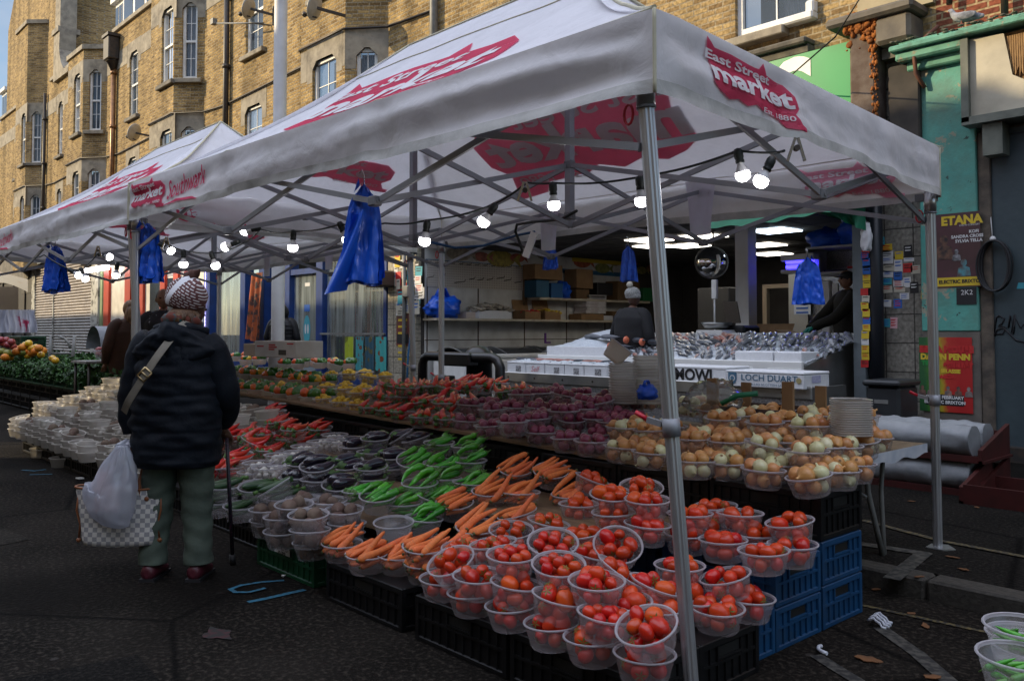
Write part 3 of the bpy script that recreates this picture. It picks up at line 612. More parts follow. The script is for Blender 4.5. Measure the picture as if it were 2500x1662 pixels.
# red green yellow poster low on the pier
YP2 = Yf-.162
P2 = thing('reggae_poster', 'red, green and yellow gig poster low on the pilaster behind the tent leg', 'poster')
a, b = onY(2243,823,YP2), onY(2376,1000,YP2); x0, x1, zt, zb = a.x, b.x, a.z-.0, onY(2376,1010,YP2).z
w, h = x1-x0, zt-zb
def pcol():
    m = bpy.data.materials.new('poster_rasta'); N, L = nodes(m); b = N['Principled BSDF']; b.inputs['Roughness'].default_value = .5
    tc = N.new('ShaderNodeTexCoord'); nz = N.new('ShaderNodeTexNoise'); nz.inputs['Scale'].default_value = 6; nz.inputs['Detail'].default_value = 4
    sx = N.new('ShaderNodeSeparateXYZ'); L.new(tc.outputs['Generated'], sx.inputs[0]); L.new(tc.outputs['Generated'], nz.inputs['Vector'])
    ad = N.new('ShaderNodeMath'); ad.operation = 'MULTIPLY_ADD'; ad.inputs[1].default_value = .35; L.new(nz.outputs['Fac'], ad.inputs[0]); L.new(sx.outputs['X'], ad.inputs[2])
    rp = N.new('ShaderNodeValToRGB'); cr = rp.color_ramp; cr.elements[0].position = .25; cr.elements[0].color = (.02,.10,.03,1); cr.elements[1].position = .95; cr.elements[1].color = (.40,.015,.015,1)
    for p, c in ((.45,(.06,.22,.02,1)),(.58,(.40,.30,.02,1)),(.72,(.45,.03,.02,1))):
        e = cr.elements.new(p); e.color = c
    L.new(ad.outputs[0], rp.inputs[0]); L.new(rp.outputs[0], b.inputs['Base Color']); return m
mb = MB(); panel(mb, x0, x1, zb, zt, YP2); mb.obj('sheet', pcol(), P2)
txt(P2, 'EEK A MOUSE', .085, x0+w*.52, zt-h*.165, YP2-.004, REDP, .008); txt(P2, 'DAWN PENN', .08, x0+w*.5, zt-h*.265, YP2-.004, YEL, .005)
txt(P2, 'TIPPA', .06, x0+w*.2, zt-h*.35, YP2-.004, GRNP, .004); txt(P2, 'SCIENTIST', .06, x0+w*.74, zt-h*.375, YP2-.004, REDP, .006); txt(P2, 'SELASSIE', .05, x0+w*.6, zt-h*.455, YP2-.004, YEL, .003)
txt(P2, 'MARCIA', .05, x0+w*.5, zt-h*.53, YP2-.004, REDP, .004)
mb = MB(); panel(mb, x0+w*.12, x0+w*.84, zb+h*.09, zb+h*.235, YP2-.003); mb.obj('date_panel', BLK, P2)
txt(P2, 'SUN 11 FEBRUARY', .045, x0+w*.48, zb+h*.195, YP2-.005, WHP, .002); txt(P2, 'ELECTRIC BRIXTON', .045, x0+w*.48, zb+h*.13, YP2-.005, WHP, .002)
for i, cx in enumerate((.06,.22,.55,.74,.93)):
    mb = MB(); fig(mb, x0+w*cx, zb+h*.27, .035, YP2-.0035-.0004*i); mb.obj('printed_figure', M('print_portrait%d' % (i%3), ((.2,.1,.07),(.3,.26,.24),(.12,.1,.1))[i%3], ((.04,.03,.03),(.1,.05,.05),(.35,.2,.15))[i%3], 18, .6), P2)
# small stickers on tiled pier, on the shutter rail and left pilaster (each a thing)
scol = [WHP, YEL, CYN, BLUP, REDP, M('print_cream', (.5,.47,.38)), M('print_pink', (.6,.35,.38)), BLK]
def sticker(px, py, w, h, mat, label, Y, grp):
    p = onY(px, py, Y); mb = MB(); t = random.uniform(-.06,.06)
    q = [(-w/2,-h/2),(w/2,-h/2),(w/2,h/2),(-w/2,h/2)]; q = [(x*math.cos(t)-z*math.sin(t), x*math.sin(t)+z*math.cos(t)) for x, z in q]
    mb.poly([(p.x+x, Y, p.z+z) for x, z in q]); o = mb.obj('sticker', mat, label=label, cat='sticker', group=grp)
    mb = MB()
    for i in range(random.randint(1,3)):
        zz = p.z+h*(.28-.25*i); mb.poly([(p.x-w*.36,Y-.002,zz-h*.05),(p.x+w*random.uniform(0,.4),Y-.002,zz-h*.05),(p.x+w*.36,Y-.002,zz+h*.05),(p.x-w*.36,Y-.002,zz+h*.05)])
    mb.obj('printed_line', random.choice([BLK, BLUP, REDP]) if mat is not BLK else WHP, o)
pier = [(2152,590,.07,.10,2),(2165,605,.12,.08,1),(2166,620,.13,.08,0),(2166,636,.13,.07,0),(2170,656,.12,.07,5),(2168,669,.11,.07,0),(2166,688,.10,.08,2),(2166,705,.11,.09,5),(2165,740,.10,.08,0),(2195,624,.09,.09,1),(2193,649,.09,.14,0),(2192,674,.09,.10,3),(2193,692,.11,.08,0),(2196,706,.12,.06,5),(2192,741,.09,.10,3),(2217,612,.09,.12,7),(2219,634,.11,.04,0),(2216,654,.10,.10,4),(2235,658,.10,.09,5),(2215,689,.08,.11,0),(2232,702,.09,.12,7),(2208,723,.10,.07,0),(2164,788,.09,.09,2),(2182,788,.08,.12,6),(2147,655,.03,.08,1),(2252,720,.03,.08,1)]
for i, (x, y, w, h, c) in enumerate(pier):
    sticker(x, y, w, h, scol[c], '%s sticker on the grey tiled pier' % ('white','yellow','pale blue','blue','red','cream','pink','black')[c], Yf-.024, 'stickers on the grey tiled pier')
pigeon_c = onY(2350,72,Yf-.25)
# coil of black cable hanging on the shutter
t = thing('cable_coil', 'coil of black cable hanging on the dark shutter by the posters', 'cable', onY(2428,650,Yf-.16))
mb = MB()
for k in range(9):
    rr = .115+.05*random.random(); n = 26; ph = random.random()*.3
    mb.tube([(rr*.95*math.cos(2*PI*i/n)+.02*ph, -.03*random.random()*0-.008*k+.02, .25*math.sin(2*PI*i/n)+.03*ph) for i in range(n+1)], .009, 5, False)
mb.obj('coil', BLK, t)
mb = MB(); mb.tube([(-.02,.02,.26),(-.03,.03,.4),(-.05,.05,.62)], .005, 5); mb.sphere((-.01,0,.27), .03, 8, 6); mb.obj('string_tie', WHP, t)
mb = MB(); quadY(mb, [(2482,705),(2500,705),(2500,690),(2486,690)], Yf-.104); mb.obj('sticker', CYN, label='pale blue sticker on the dark shutter at right', cat='sticker')
# pigeon
PG = thing('pigeon', 'grey pigeon standing on the turquoise ledge', 'pigeon', (pigeon_c.x, Yf-.22, 4.415))
def skin_mesh(name, verts, edges, radii, mats, sub=1, smooth=True, root=0):
    me = bpy.data.meshes.new(name); me.from_pydata([tuple(v) for v in verts], edges, []); o = bpy.data.objects.new(name, me); COL.objects.link(o)
    md = o.modifiers.new('s', 'SKIN'); md.use_smooth_shade = True
    for i, r in enumerate(radii):
        sv = me.skin_vertices[0].data[i]; sv.radius = (r, r) if not isinstance(r, tuple) else r; sv.use_root = (i == root)
    s2 = o.modifiers.new('b', 'SUBSURF'); s2.levels = sub; s2.render_levels = sub
    dg = bpy.context.evaluated_depsgraph_get(); ev = o.evaluated_get(dg); m2 = bpy.data.meshes.new_from_object(ev)
    bpy.data.objects.remove(o); m2.name = name
    for p in m2.polygons: p.use_smooth = smooth
    m2.materials.clear()
    for m in mats: m2.materials.append(m)
    return m2
PGM = M('pigeon_grey', (.16,.17,.20), (.32,.33,.36), 22, .8)
me = skin_mesh('body', [(-.10,0,.10),(-.03,0,.12),(.06,0,.13),(.10,0,.17),(.115,0,.225),(.15,0,.222),(-.2,0,.085)], [(0,1),(1,2),(2,3),(3,4),(4,5),(0,6)], [.04,.062,.055,.032,.027,.008,.02], [PGM], 2)
me.transform(Matrix.Rotation(PI,4,'Z')); link('body', me, PG)
mb = MB()
for s in (-1,1): mb.cyl((-.01,s*.022,.08),(-.02,s*.025,0), .006, 5); mb.tube([(.02,s*.025,.005),(-.05,s*.025,.005)], .006, 5)
mb.obj('legs', M('pigeon_pink', (.35,.12,.10)), PG)
mb = MB()
for s in (-1,1): mb.sphere((.05,s*.055,.115), .05, 10, 6, (1.9,.3,.8))
mb.obj('wing', M('pigeon_wing', (.09,.10,.12), (.26,.27,.30), 14, .8), PG)
# ---------------------------------------------------------------- shops under the terrace (left of the fish shop)
BLUEF = M('blue_frame', (.008,.045,.20), (.006,.03,.14), 4, .4)
WETGL = TRANS('misted_glass', (.46,.52,.50), .55, .05, .5, spec=1, streak=((9,1,.7), .25, .85))
def X9(x, y=740, Y=Yf): return onY(x, y, Y).x
# stickered tiled pilaster between fabric shop and fish shop
xa, xb = X9(962), X9(1030)
SP = thing('tiled_pilaster', 'cream tiled pilaster covered in flyers left of the fish shop', 'pilaster', (0,0,0))
mb = MB(); mb.b2((xa,Yf-.14,.1),(xb,Yf+.3,3.6)); mb.obj('tiles', TILES('pilaster_tiles', (.52,.47,.36), (.08,.07,.06), .3, .3, .008, .35, 0, (.46,.42,.34)), SP)
mb = MB(); mb.cyl((xb-.28,Yf-.2,.1),(xb-.28,Yf-.2,3.6), .035, 8); mb.obj('conduit', GREYP, SP)
mb = MB(); mb.tube([(xb-.1,Yf-.17,2.2),(xb-.08,Yf-.18,1.4),(xb-.16,Yf-.19,.9),(xb-.2,Yf-.2,.1)], .018, 6); mb.obj('blue_hose', M('blue_hose', (.02,.14,.32)), SP)
mb = MB(); mb.b2((xa-.25,Yf-.5,2.2),(xa+.25,Yf-.14,2.5), .03); mb.obj('alarm_box', M('brown_box', (.06,.04,.03)), SP)
mb = MB(); mb.b2((xb-.22,Yf-.3,1.98),(xb-.02,Yf-.14,2.2), .02); mb.obj('junction_box', GREYP, SP)
t = thing('flyer', 'narrow dark red gig flyer with yellow header on cream tiled pilaster', 'flyer')
a, b = onY(968,766,Yf-.145), onY(999,845,Yf-.145)
mb = MB(); panel(mb, a.x, b.x, b.z, a.z, Yf-.146); mb.obj('sheet', M('flyer_red', (.20,.03,.03), (.05,.05,.03), 5, .5), t)
mb = MB(); panel(mb, a.x, b.x, a.z, a.z+.11, Yf-.147); mb.obj('header', YEL, t)
mb = MB()
for k in range(7): panel(mb, a.x+.06, b.x-.06-.03*(k%3), a.z-.14-.12*k, a.z-.10-.12*k, Yf-.149)
mb.obj('printed_line', [GRNP][0] if False else YEL, t)
mb = MB(); panel(mb, a.x+.02, b.x-.02, b.z+.05, b.z+.22, Yf-.15); mb.obj('date_panel', BLK, t)
random.seed(21)
for i in range(44):
    x = random.choice([random.uniform(966,984), random.uniform(984,1002), random.uniform(1012,1028)]); y = random.uniform(635,764)
    c = random.choice([0,0,5,5,1,4,7,2]); sticker(x, y, random.uniform(.1,.24), random.uniform(.08,.26), scol[c], '%s flyer scrap on the cream tiled pilaster' % ('white','yellow','pale blue','blue','red','cream','pink','black')[c], Yf-.145-.0005*i, 'flyer scraps on the cream pilaster')
# fabric shop: blue frames, misted window with fabrics, glazed door
FS = thing('fabric_shop', 'fabric shop front with blue frames and misted windows behind the stalls', 'shop front')
w0, w1 = X9(795), X9(955)
dz0, dz1 = .1, 3.05
mb = MB()
for x in (792, 712, 650, 604): xx = X9(x); mb.b2((xx-.14,Yf-.13,.1),(xx+.14,Yf+.1,3.3), .01)
xx = X9(526); mb.b2((xx-.28,Yf-.2,.1),(xx+.1,Yf+.1,3.3), .01)
mb.b2((X9(526),Yf-.1,3.0),(X9(955),Yf+.1,3.3)); mb.b2((X9(712),Yf-.11,2.62),(X9(792),Yf+.05,2.74)); mb.b2((w0,Yf-.12,.1),(w1,Yf+.05,.5)); mb.b2((w1-.08,Yf-.125,.1),(w1+.02,Yf+.1,3.2))
mb.obj('frame', BLUEF, FS)
mb = MB(); panel(mb, w0+.1, w1, .5, 3.0, Yf-.02); mb.obj('window_pane', WETGL, FS)
mb = MB(); panel(mb, X9(714)+.13, X9(790)-.13, .75, 2.62, Yf-.02); mb.b2((0,0,-1),(0.001,.001,-.99)) if False else None; mb.obj('door_pane', WETGL, FS)
mb = MB(); mb.b2((X9(714)+.14,Yf-.07,.1),(X9(790)-.14,Yf+.02,.75)); mb.obj('door_panel', M('pale_grey_blue', (.20,.24,.27)), FS)
mb = MB(); panel(mb, X9(530), X9(602)-.14, .7, 3.0, Yf-.02); mb.obj('window_pane', WETGL, FS)
mb = MB(); mb.b2((X9(526),Yf-.1,.1),(X9(602),Yf+.05,.7)); mb.obj('stall_riser', BLUEF, FS)
mb = MB(); p = [onY(749,805,Yf-.03)]; p = p[0]
put2d(mb, poly2d([(p.x+.15*math.cos(2*PI*i/20), p.z+.32*math.sin(2*PI*i/20)) for i in range(20)]), lambda x, z: (x, Yf-.03, z)); d = mb.obj('footprint_sticker', CYN, FS)
mb = MB()
for s in (-1,1): put2d(mb, poly2d([(p.x+s*.055+.035*math.cos(2*PI*i/12), p.z+.02+.11*math.sin(2*PI*i/12)) for i in range(12)]), lambda x, z: (x, Yf-.033, z))
mb.obj('footprint', WHP, d)
mb = MB(); panel(mb, p.x-.12, p.x+.12, p.z+.4, p.z+.55, Yf-.03); mb.obj('notice', BLUP, FS); mb = MB(); panel(mb, p.x-.1, p.x+.12, p.z+.95, p.z+1.03, Yf-.03); mb.obj('notice', WHP, FS)
# LED strip on the blue post
mb = MB(); xx = X9(524)-.1
for i in range(60): mb.sphere((xx,Yf-.215,1.0+i*.036), .013, 5, 4)
mb.obj('led_strip', EM('led_violet', (.55,.5,1), 5), FS)
# interior of the fabric shop: back wall, bolts and hanging cloths
mb = MB(); mb.b2((X9(526),Yf+2.2,.1),(xa,Yf+2.3,3.3)); mb.obj('back_wall', M('shop_back', (.16,.15,.13), (.07,.08,.08), .8, .9), FS)
random.seed(5)
cols = [(.10,.04,.12),(.03,.09,.10),(.28,.08,.03),(.02,.03,.05),(.20,.17,.02),(.03,.12,.06),(.22,.04,.08),(.30,.27,.22),(.05,.04,.15),(.02,.02,.02)]
def cloth(x0, x1, z0, z1, Y, mat, label, group=None, amp=.03, tail=0):
    ph = random.random()*9
    def fn(u, v):
        x = x0+(x1-x0)*u; z = z0+(z1-z0)*v; pinch = 1-.12*v
        xm = (x0+x1)/2; x = xm+(x-xm)*pinch
        return (x+tail*(1-v), Y+amp*math.sin(u*PI*5+ph+v)*(1.15-v*.6), z+.03*math.sin(u*4+ph)*(1-v))
    mb = MB(); mb.sheet(fn, 24, 10); return mb.obj('hanging_cloth', mat, label=label, cat='cloth', group=group)
def wax(name, c1, c2, s):
    if name in _mats: return _mats[name]
    m = bpy.data.materials.new(name); N, L = nodes(m); b = N['Principled BSDF']; b.inputs['Roughness'].default_value = .75
    tc = N.new('ShaderNodeTexCoord'); vo = N.new('ShaderNodeTexVoronoi'); vo.inputs['Scale'].default_value = s; L.new(tc.outputs['Object'], vo.inputs['Vector'])
    rp = N.new('ShaderNodeValToRGB'); rp.color_ramp.interpolation = 'CONSTANT'; rp.color_ramp.elements[0].color = (*c2,1); rp.color_ramp.elements[1].position = .36; rp.color_ramp.elements[1].color = (*c1,1)
    e = rp.color_ramp.elements.new(.12); e.color = (c2[0]*.4,c2[1]*.4,c2[2]*.4,1)
    L.new(vo.outputs['Distance'], rp.inputs[0]); L.new(rp.outputs[0], b.inputs['Base Color']); _mats[name] = m; return m
names = ['purple','dark teal','rust orange','black','olive yellow','green','crimson','cream','indigo','charcoal']
k = 0
for i in range(13):
    x = w0+.2+i*(w1-w0-.4)/12.; c = k % 10; k += 3
    cloth(x-.16, x+.16, .9+random.random()*.4, 2.2, Yf+.45+.02*i, M('cloth%d' % c, cols[c], tuple(q*.6 for q in cols[c]), 5, .9), '%s cloth hanging inside the misted shop window' % names[c], 'cloths inside the misted shop window')
for i, (x0, x1, c1, c2, s, lb) in enumerate([(818,838,(.03,.04,.04),(.12,.32,.05),9,'black and green patterned'),(840,864,(.34,.42,.02),(.38,.44,.03),3,'plain lime green'),(867,888,(.05,.28,.30),(.35,.10,.06),9,'turquoise paisley'),(890,914,(.02,.08,.12),(.25,.22,.08),7,'dark blue sprigged'),(916,944,(.05,.33,.32),(.45,.12,.04),6,'turquoise with large orange discs')]):
    A, B = onY(x0,822,Yf+.02), onY(x1,905,Yf+.02); A = onY(x0,822,Yf-.19); B = onY(x1,905,Yf-.19)
    cloth(A.x, B.x, B.z, A.z, Yf-.19, wax('wax%d' % i, c1, c2, s), lb+' fabric length draped under the misted window', amp=.015)
mb = MB(); mb.b2((w0+.05,Yf-.16,1.3),(w1,Yf-.1,1.34)); mb.obj('window_shelf', GREYP, FS)
# orange dress hanging in the doorway
A, B = onY(612,668,Yf-.3), onY(644,830,Yf-.3)
cloth(A.x, B.x, B.z, A.z, Yf-.3, M('batik_orange', (.42,.10,.03), (.05,.04,.04), 7, .8, contrast=(.45,.6)), 'orange and black batik dress hanging in the shop doorway', amp=.06, tail=-.25)
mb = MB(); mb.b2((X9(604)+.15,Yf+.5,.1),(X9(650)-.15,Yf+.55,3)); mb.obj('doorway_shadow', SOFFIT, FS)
cloth(X9(556), X9(585), .8, 1.95, Yf+.4, M('cloth_lilac', (.18,.10,.22), (.10,.06,.13), 6, .9), 'lilac robe on display inside the steamed shop window')
# white and red shop with strip lights
RS = thing('red_trim_shop', 'white shop front with red trims and strip lights behind the stall', 'shop front')
xs0, xs1 = X9(238), X9(515)
mb = MB(); mb.b2((xs0,Yf-.02,.1),(xs1,Yf+.1,3.6)); mb.obj('front_panel', M('cream_panel', (.62,.58,.50), (.48,.45,.38), 3, .6), RS)
REDT = M('red_trim', (.42,.035,.012), (.34,.03,.012), 4, .45)
mb = MB()
for x, w in ((266,.5),(318,.5),(352,.3),(404,.35),(436,.35),(462,.3)): xx = X9(x); mb.b2((xx-w/2,Yf-.1,.1),(xx+w/2,Yf-.0201,3.5))
mb.obj('red_trim', REDT, RS)
mb = MB()
for x, w in ((256,1.0),): xx = X9(250); mb.b2((xx-.7,Yf-.08,.1),(xx+.2,Yf-.0202,3.4))
mb.obj('green_panel', M('sage_panel', (.22,.30,.16), (.18,.24,.12), 3, .6), RS)
mb = MB()
for x, w in ((336,.6),(380,.7),(420,.5),(450,.4)): xx = X9(x); mb.b2((xx-w/2,Yf-.05,1.2),(xx+w/2,Yf-.0203,2.9))
mb.obj('shop_pane', GLASS, RS)
mb = MB(); mb.b2((X9(238)+.2,Yf-.5,3.35),(X9(300),Yf-.42,3.5)); mb.b2((X9(392),Yf-.5,3.2),(X9(470),Yf-.42,3.3)); mb.obj('strip_light', EM('strip_white', (1,.93,.95), 9), RS)
mb = MB(); mb.b2((X9(470),Yf-.06,.1),(xs1-.1,Yf-.0204,3.5)); mb.obj('white_panel', M('bright_white_panel', (.75,.72,.66)), RS)
# shuttered shop
SS = thing('shuttered_shop', 'closed shop with grey metal roller shutter behind the greens stall', 'shop front')
s0, s1 = X9(92), X9(232)
def shutter_fn():
    mb = MB(); z = -.3; st = .105
    prof = []
    while z < 4.1: prof += [(z,0),(z+st*.5,-.045),(z+st*.8,-.03)]; z += st
    for x0, x1 in ((s0,s0+2.6),(s0+2.7,s1)):
        A = [[mb.v((x0,Yf-.05+d,zz)) for zz, d in prof],[mb.v((x1,Yf-.05+d,zz)) for zz, d in prof]]
        for i in range(len(prof)-1): mb.f([A[0][i],A[1][i],A[1][i+1],A[0][i+1]], False)
    return mb
shutter_fn().obj('shutter', M('galvanised', (.42,.38,.34), (.30,.27,.25), 3, .38, metal=.5, dirt=((.10,.08,.07), 1.2, .55, .8)), SS)
mb = MB(); mb.b2((s0-.5,Yf-.12,-.3),(s0,Yf+.05,4.6)); mb.b2((s1,Yf-.14,-.3),(s1+.75,Yf+.05,5)); mb.b2((s0+2.6,Yf-.11,-.3),(s0+2.7,Yf,4.1)); mb.obj('frame', M('flaking_white', (.42,.42,.38), (.10,.10,.09), 5, .7, .3, 30, contrast=(.5,.62)), SS)
mb = MB(); mb.b2((s0,Yf-.2,4.1),(s1,Yf+.05,5.2)); mb.obj('shutter_box', M('pale_box', (.30,.33,.33)), SS)
DS = thing('dark_shop', 'dark unlit shop front at the far left behind the awning', 'shop front')
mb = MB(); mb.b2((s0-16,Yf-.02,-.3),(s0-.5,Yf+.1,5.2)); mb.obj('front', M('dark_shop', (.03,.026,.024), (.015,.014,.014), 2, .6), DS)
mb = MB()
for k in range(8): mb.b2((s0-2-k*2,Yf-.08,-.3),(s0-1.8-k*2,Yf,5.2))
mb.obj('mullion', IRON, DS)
# plain fascia band of the terrace above the shops
mb = MB(); mb.b2((-64,Yf-.1,3.6),(xs0-8.9,Yf+.1,5.2)) ; mb.b2((xs0,Yf-.1,3.6),(-12.25,Yf+.1,3.9)); mb.obj('shop_cornice', DSTONE, TERR)

# ---------------------------------------------------------------- fish shop: open-fronted room
FX0, FX1, FYB, FZ0, FZ1 = X9(1037), -4.48, 17.2, .16, 2.95
FSH = thing('fish_shop', 'open fronted fishmonger with white shelved wall and ceiling light panels', 'shop', (0,0,0))
mb = MB(); mb.b2((FX0,Yf-.1,.1),(FX1,FYB,FZ0)); mb.obj('floor', M('wet_tile', (.06,.06,.065), (.035,.035,.04), 6, .3), FSH)
mb = MB(); mb.b2((FX0-.1,Yf+.02,FZ1),(FX1+.1,FYB,FZ1+.1)); mb.obj('ceiling', M('ceiling_tile', (.11,.105,.10), (.08,.078,.075), 2, .9), FSH)
mb = MB()
for i in range(14): mb.b2((FX0,Yf+.05+i*.6,FZ1-.006),(FX1,Yf+.075+i*.6,FZ1-.001))
for i in range(14): mb.b2((FX0+i*.62,Yf+.05,FZ1-.008),(FX0+.025+i*.62,FYB,FZ1-.0015))
mb.obj('ceiling_grid', M('grid_grey', (.05,.05,.05)), FSH)
mb = MB(); mb.b2((FX0-.12,Yf-.02,FZ0),(FX0-.01,FYB,FZ1)); mb.b2((FX0-.01,FYB,FZ0),(FX1,FYB+.1,FZ1)); mb.b2((FX1-.0,Yf+.3,FZ0),(FX1+.1,FYB,FZ1)); mb.obj('room_wall', M('shop_wall_dark', (.05,.045,.04), (.035,.03,.028), 3, .8), FSH)
WSL = M('white_slatwall', (.60,.60,.58), (.46,.45,.43), 3, .5, dirt=((.20,.15,.10), 3.0, .62, .78))
def X0p(x, y): return onX(x, y, FX0)
WEND = 15.4
mb = MB(); mb.b2((FX0-.009,Yf,FZ0),(FX0,WEND,2.95)); mb.obj('white_wall', WSL, FSH)
mb = MB()
for i in range(5): mb.b2((FX0,Yf+.04+i*1.22,FZ0),(FX0+.006,Yf+.065+i*1.22,2.35))
mb.b2((FX0,Yf,1.2),(FX0+.006,WEND,1.215)); mb.obj('wall_seam', M('rust_seam', (.12,.07,.04), (.03,.03,.03), 9, .9), FSH)
# pegboard: dotted panel made with a voronoi-free grid of holes (procedural)
def pegmat():
    m = bpy.data.materials.new('pegboard'); N, L = nodes(m); b = N['Principled BSDF']; b.inputs['Roughness'].default_value = .6
    tc = N.new('ShaderNodeTexCoord'); sx = N.new('ShaderNodeSeparateXYZ'); L.new(tc.outputs['Object'], sx.inputs[0]); outs = []
    for ax in ('Y','Z'):
        a = N.new('ShaderNodeMath'); a.operation = 'MULTIPLY'; a.inputs[1].default_value = 2*PI/.045; s = N.new('ShaderNodeMath'); s.operation = 'SINE'; L.new(sx.outputs[ax], a.inputs[0]); L.new(a.outputs[0], s.inputs[0]); outs.append(s)
    mu = N.new('ShaderNodeMath'); mu.operation = 'MINIMUM'; L.new(outs[0].outputs[0], mu.inputs[0]); L.new(outs[1].outputs[0], mu.inputs[1])
    g = N.new('ShaderNodeMath'); g.operation = 'GREATER_THAN'; g.inputs[1].default_value = .45; L.new(mu.outputs[0], g.inputs[0])
    nz = N.new('ShaderNodeTexNoise'); nz.inputs['Scale'].default_value = 4; L.new(tc.outputs['Object'], nz.inputs['Vector'])
    mx = N.new('ShaderNodeMix'); mx.data_type = 'RGBA'; mx.inputs[6].default_value = (.52,.48,.43,1); mx.inputs[7].default_value = (.14,.11,.09,1); L.new(g.outputs[0], mx.inputs['Factor']); L.new(mx.outputs[2], b.inputs['Base Color']); return m
PEND = X0p(1278,690).y
mb = MB(); mb.b2((FX0,Yf+.05,X0p(1040,699).z),(FX0+.012,PEND,X0p(1040,634).z)); mb.obj('pegboard', pegmat(), FSH)
HOOK = M('hook_steel', (.12,.09,.07), metal=.6, rough=.5)
mb = MB(); random.seed(3)
for i in range(12):
    for (px, py) in ((1042+i*19.6, 640+i*1.1),):
        p = X0p(px, py); mb.tube([p+Vector((.01,0,0)), p+Vector((.12,0,-.01)), p+Vector((.13,0,.03))], .006, 4)
for (px, py, l) in ((1045,677,.14),(1073,673,.14),(1108,690,.3),(1145,682,.14),(1165,684,.15),(1188,683,.15),(1212,680,.2),(1230,685,.18),(1255,690,.18)):
    p = X0p(px, py); mb.tube([p+Vector((.01,0,0)), p+Vector((l,.02,.01)), p+Vector((l+.02,.02,.05))], .007, 4)
mb.obj('peg_hook', HOOK, FSH)
# mural strip with fish pictures, yellow banner
mb = MB(); mb.b2((FX0,Yf+.02,X0p(1040,632).z),(FX0+.010,WEND,2.6)); MU = mb.obj('fish_mural', M('mural_blue', (.02,.14,.28), (.015,.07,.16), 3, .4), FSH)
def flatfish(mb, y, z, s, X, fl=1):
    pts = [(y+fl*s*(math.cos(t)*.5), z+s*.22*math.sin(t)) for t in [2*PI*i/14 for i in range(14)]]
    put2d(mb, poly2d(pts), lambda a, b: (X, a, b)); mb.poly([(X+.0005, y-fl*s*.42, z), (X+.0005, y-fl*s*.75, z+s*.22), (X+.0005, y-fl*s*.65, z), (X+.0005, y-fl*s*.75, z-s*.22)])
for i, (px, py, s, c) in enumerate([(1120,620,.6,(.42,.36,.26)),(1175,627,.42,(.45,.13,.09)),(1222,632,.75,(.42,.33,.05)),(1262,630,.4,(.45,.10,.06)),(1330,622,.5,(.34,.30,.24)),(1420,640,.55,(.5,.12,.05)),(1470,655,.5,(.30,.32,.10)),(1500,640,.4,(.35,.30,.2)),(1545,640,.35,(.36,.12,.10)),(1565,660,.4,(.28,.25,.08)),(1590,655,.4,(.3,.1,.06))]):
    p = X0p(px, py); mb = MB(); flatfish(mb, p.y, p.z, s, FX0+.012+.0003*i, -1); mb.obj('painted_fish', M('pfish%d' % i, c, tuple(q*.5 for q in c), 12, .5), MU)
mb = MB(); p, q = X0p(1395,600), X0p(1600,640); mb.poly([(FX0+.02,p.y,X0p(1395,612).z),(FX0+.02,WEND,X0p(1395,612).z+.02),(FX0+.02,WEND,2.86),(FX0+.02,p.y,2.86)]); BN = mb.obj('yellow_banner', YEL, FSH)
zb_ = X0p(1395,612).z
mb = MB()
for s, px, zz, sz in (('WE CUT TO YOUR CHOICE', 1478, .13, .13), ('PLEASE CHECK YOUR CHANGE', 1480, .30, .10), ('SUNDAYS', 1415, .16, .16), ('THANK YOU FOR', 1588, .12, .14)):
    p = X0p(px, 610); text_on(mb, s, sz, (FX0+.024,p.y,zb_+zz), (0,1,0), (0,0,1), .004)
mb.obj('lettering', BLK, BN)
# shelves
SHW = M('shelf_cream', (.55,.50,.40), (.40,.34,.25), 5, .6, dirt=((.2,.1,.05), 4, .6, .75))
z1 = X0p(1200,779).z; mb = MB(); mb.b2((FX0+.002,Yf-.05,z1-.045),(FX0+.42,WEND,z1), .006); mb.obj('shelf', SHW, FSH)
p = X0p(1280,708); 
mb = MB(); mb.b2((FX0+.002,PEND+.05,2.0),(FX0+.42,WEND,2.045), .006); mb.obj('shelf', SHW, FSH)
ZS2 = 2.045
mb = MB(); mb.b2((FX0+.001,PEND-.03,1.9),(FX0+.06,PEND+.05,2.62)); mb.obj('shelf_upright', M('upright_wood', (.16,.10,.05)), FSH)
# goods on the shelves
CARD = M('cardboard', (.30,.18,.085), (.24,.14,.065), 6, .85); CARD2 = M('cardboard_dark', (.16,.09,.04), (.12,.07,.03), 6, .85)
POLY = M('polystyrene', (.72,.73,.75), (.66,.67,.69), 40, .7, .15, 200)
BAGB = M('blue_bag', (.010,.10,.62), (.008,.075,.48), 6, .30, .6, 9)
def sbox(name, px, py, w, h, mat, label, z, cat='box', dep=.36, open_=False, content=None):
    """box on the side-wall shelf: px of its centre, w along Y"""
    p = onX(px, py, FX0+.22); t = thing(name, label, cat, (FX0+.22,p.y,z+.002)); mb = MB()
    if open_:
        th = .012; mb.b2((-dep/2,-w/2,0),(dep/2,w/2,th))
        for a, b in (((-dep/2,-w/2,th),(-dep/2+th,w/2,h)),((dep/2-th,-w/2,th),(dep/2,w/2,h*.9)),((-dep/2+th,-w/2,th),(dep/2-th,-w/2+th,h)),((-dep/2+th,w/2-th,th),(dep/2-th,w/2,h))): mb.b2(a, b)
        if open_ == 'flap': mb.box((-dep/2-.02,0,h+.12), (.012,w,.26), Matrix.Rotation(-.25,3,'Y'))
    else: mb.b2((-dep/2,-w/2,0),(dep/2,w/2,h), .006)
    mb.obj('carton', mat, t); return t
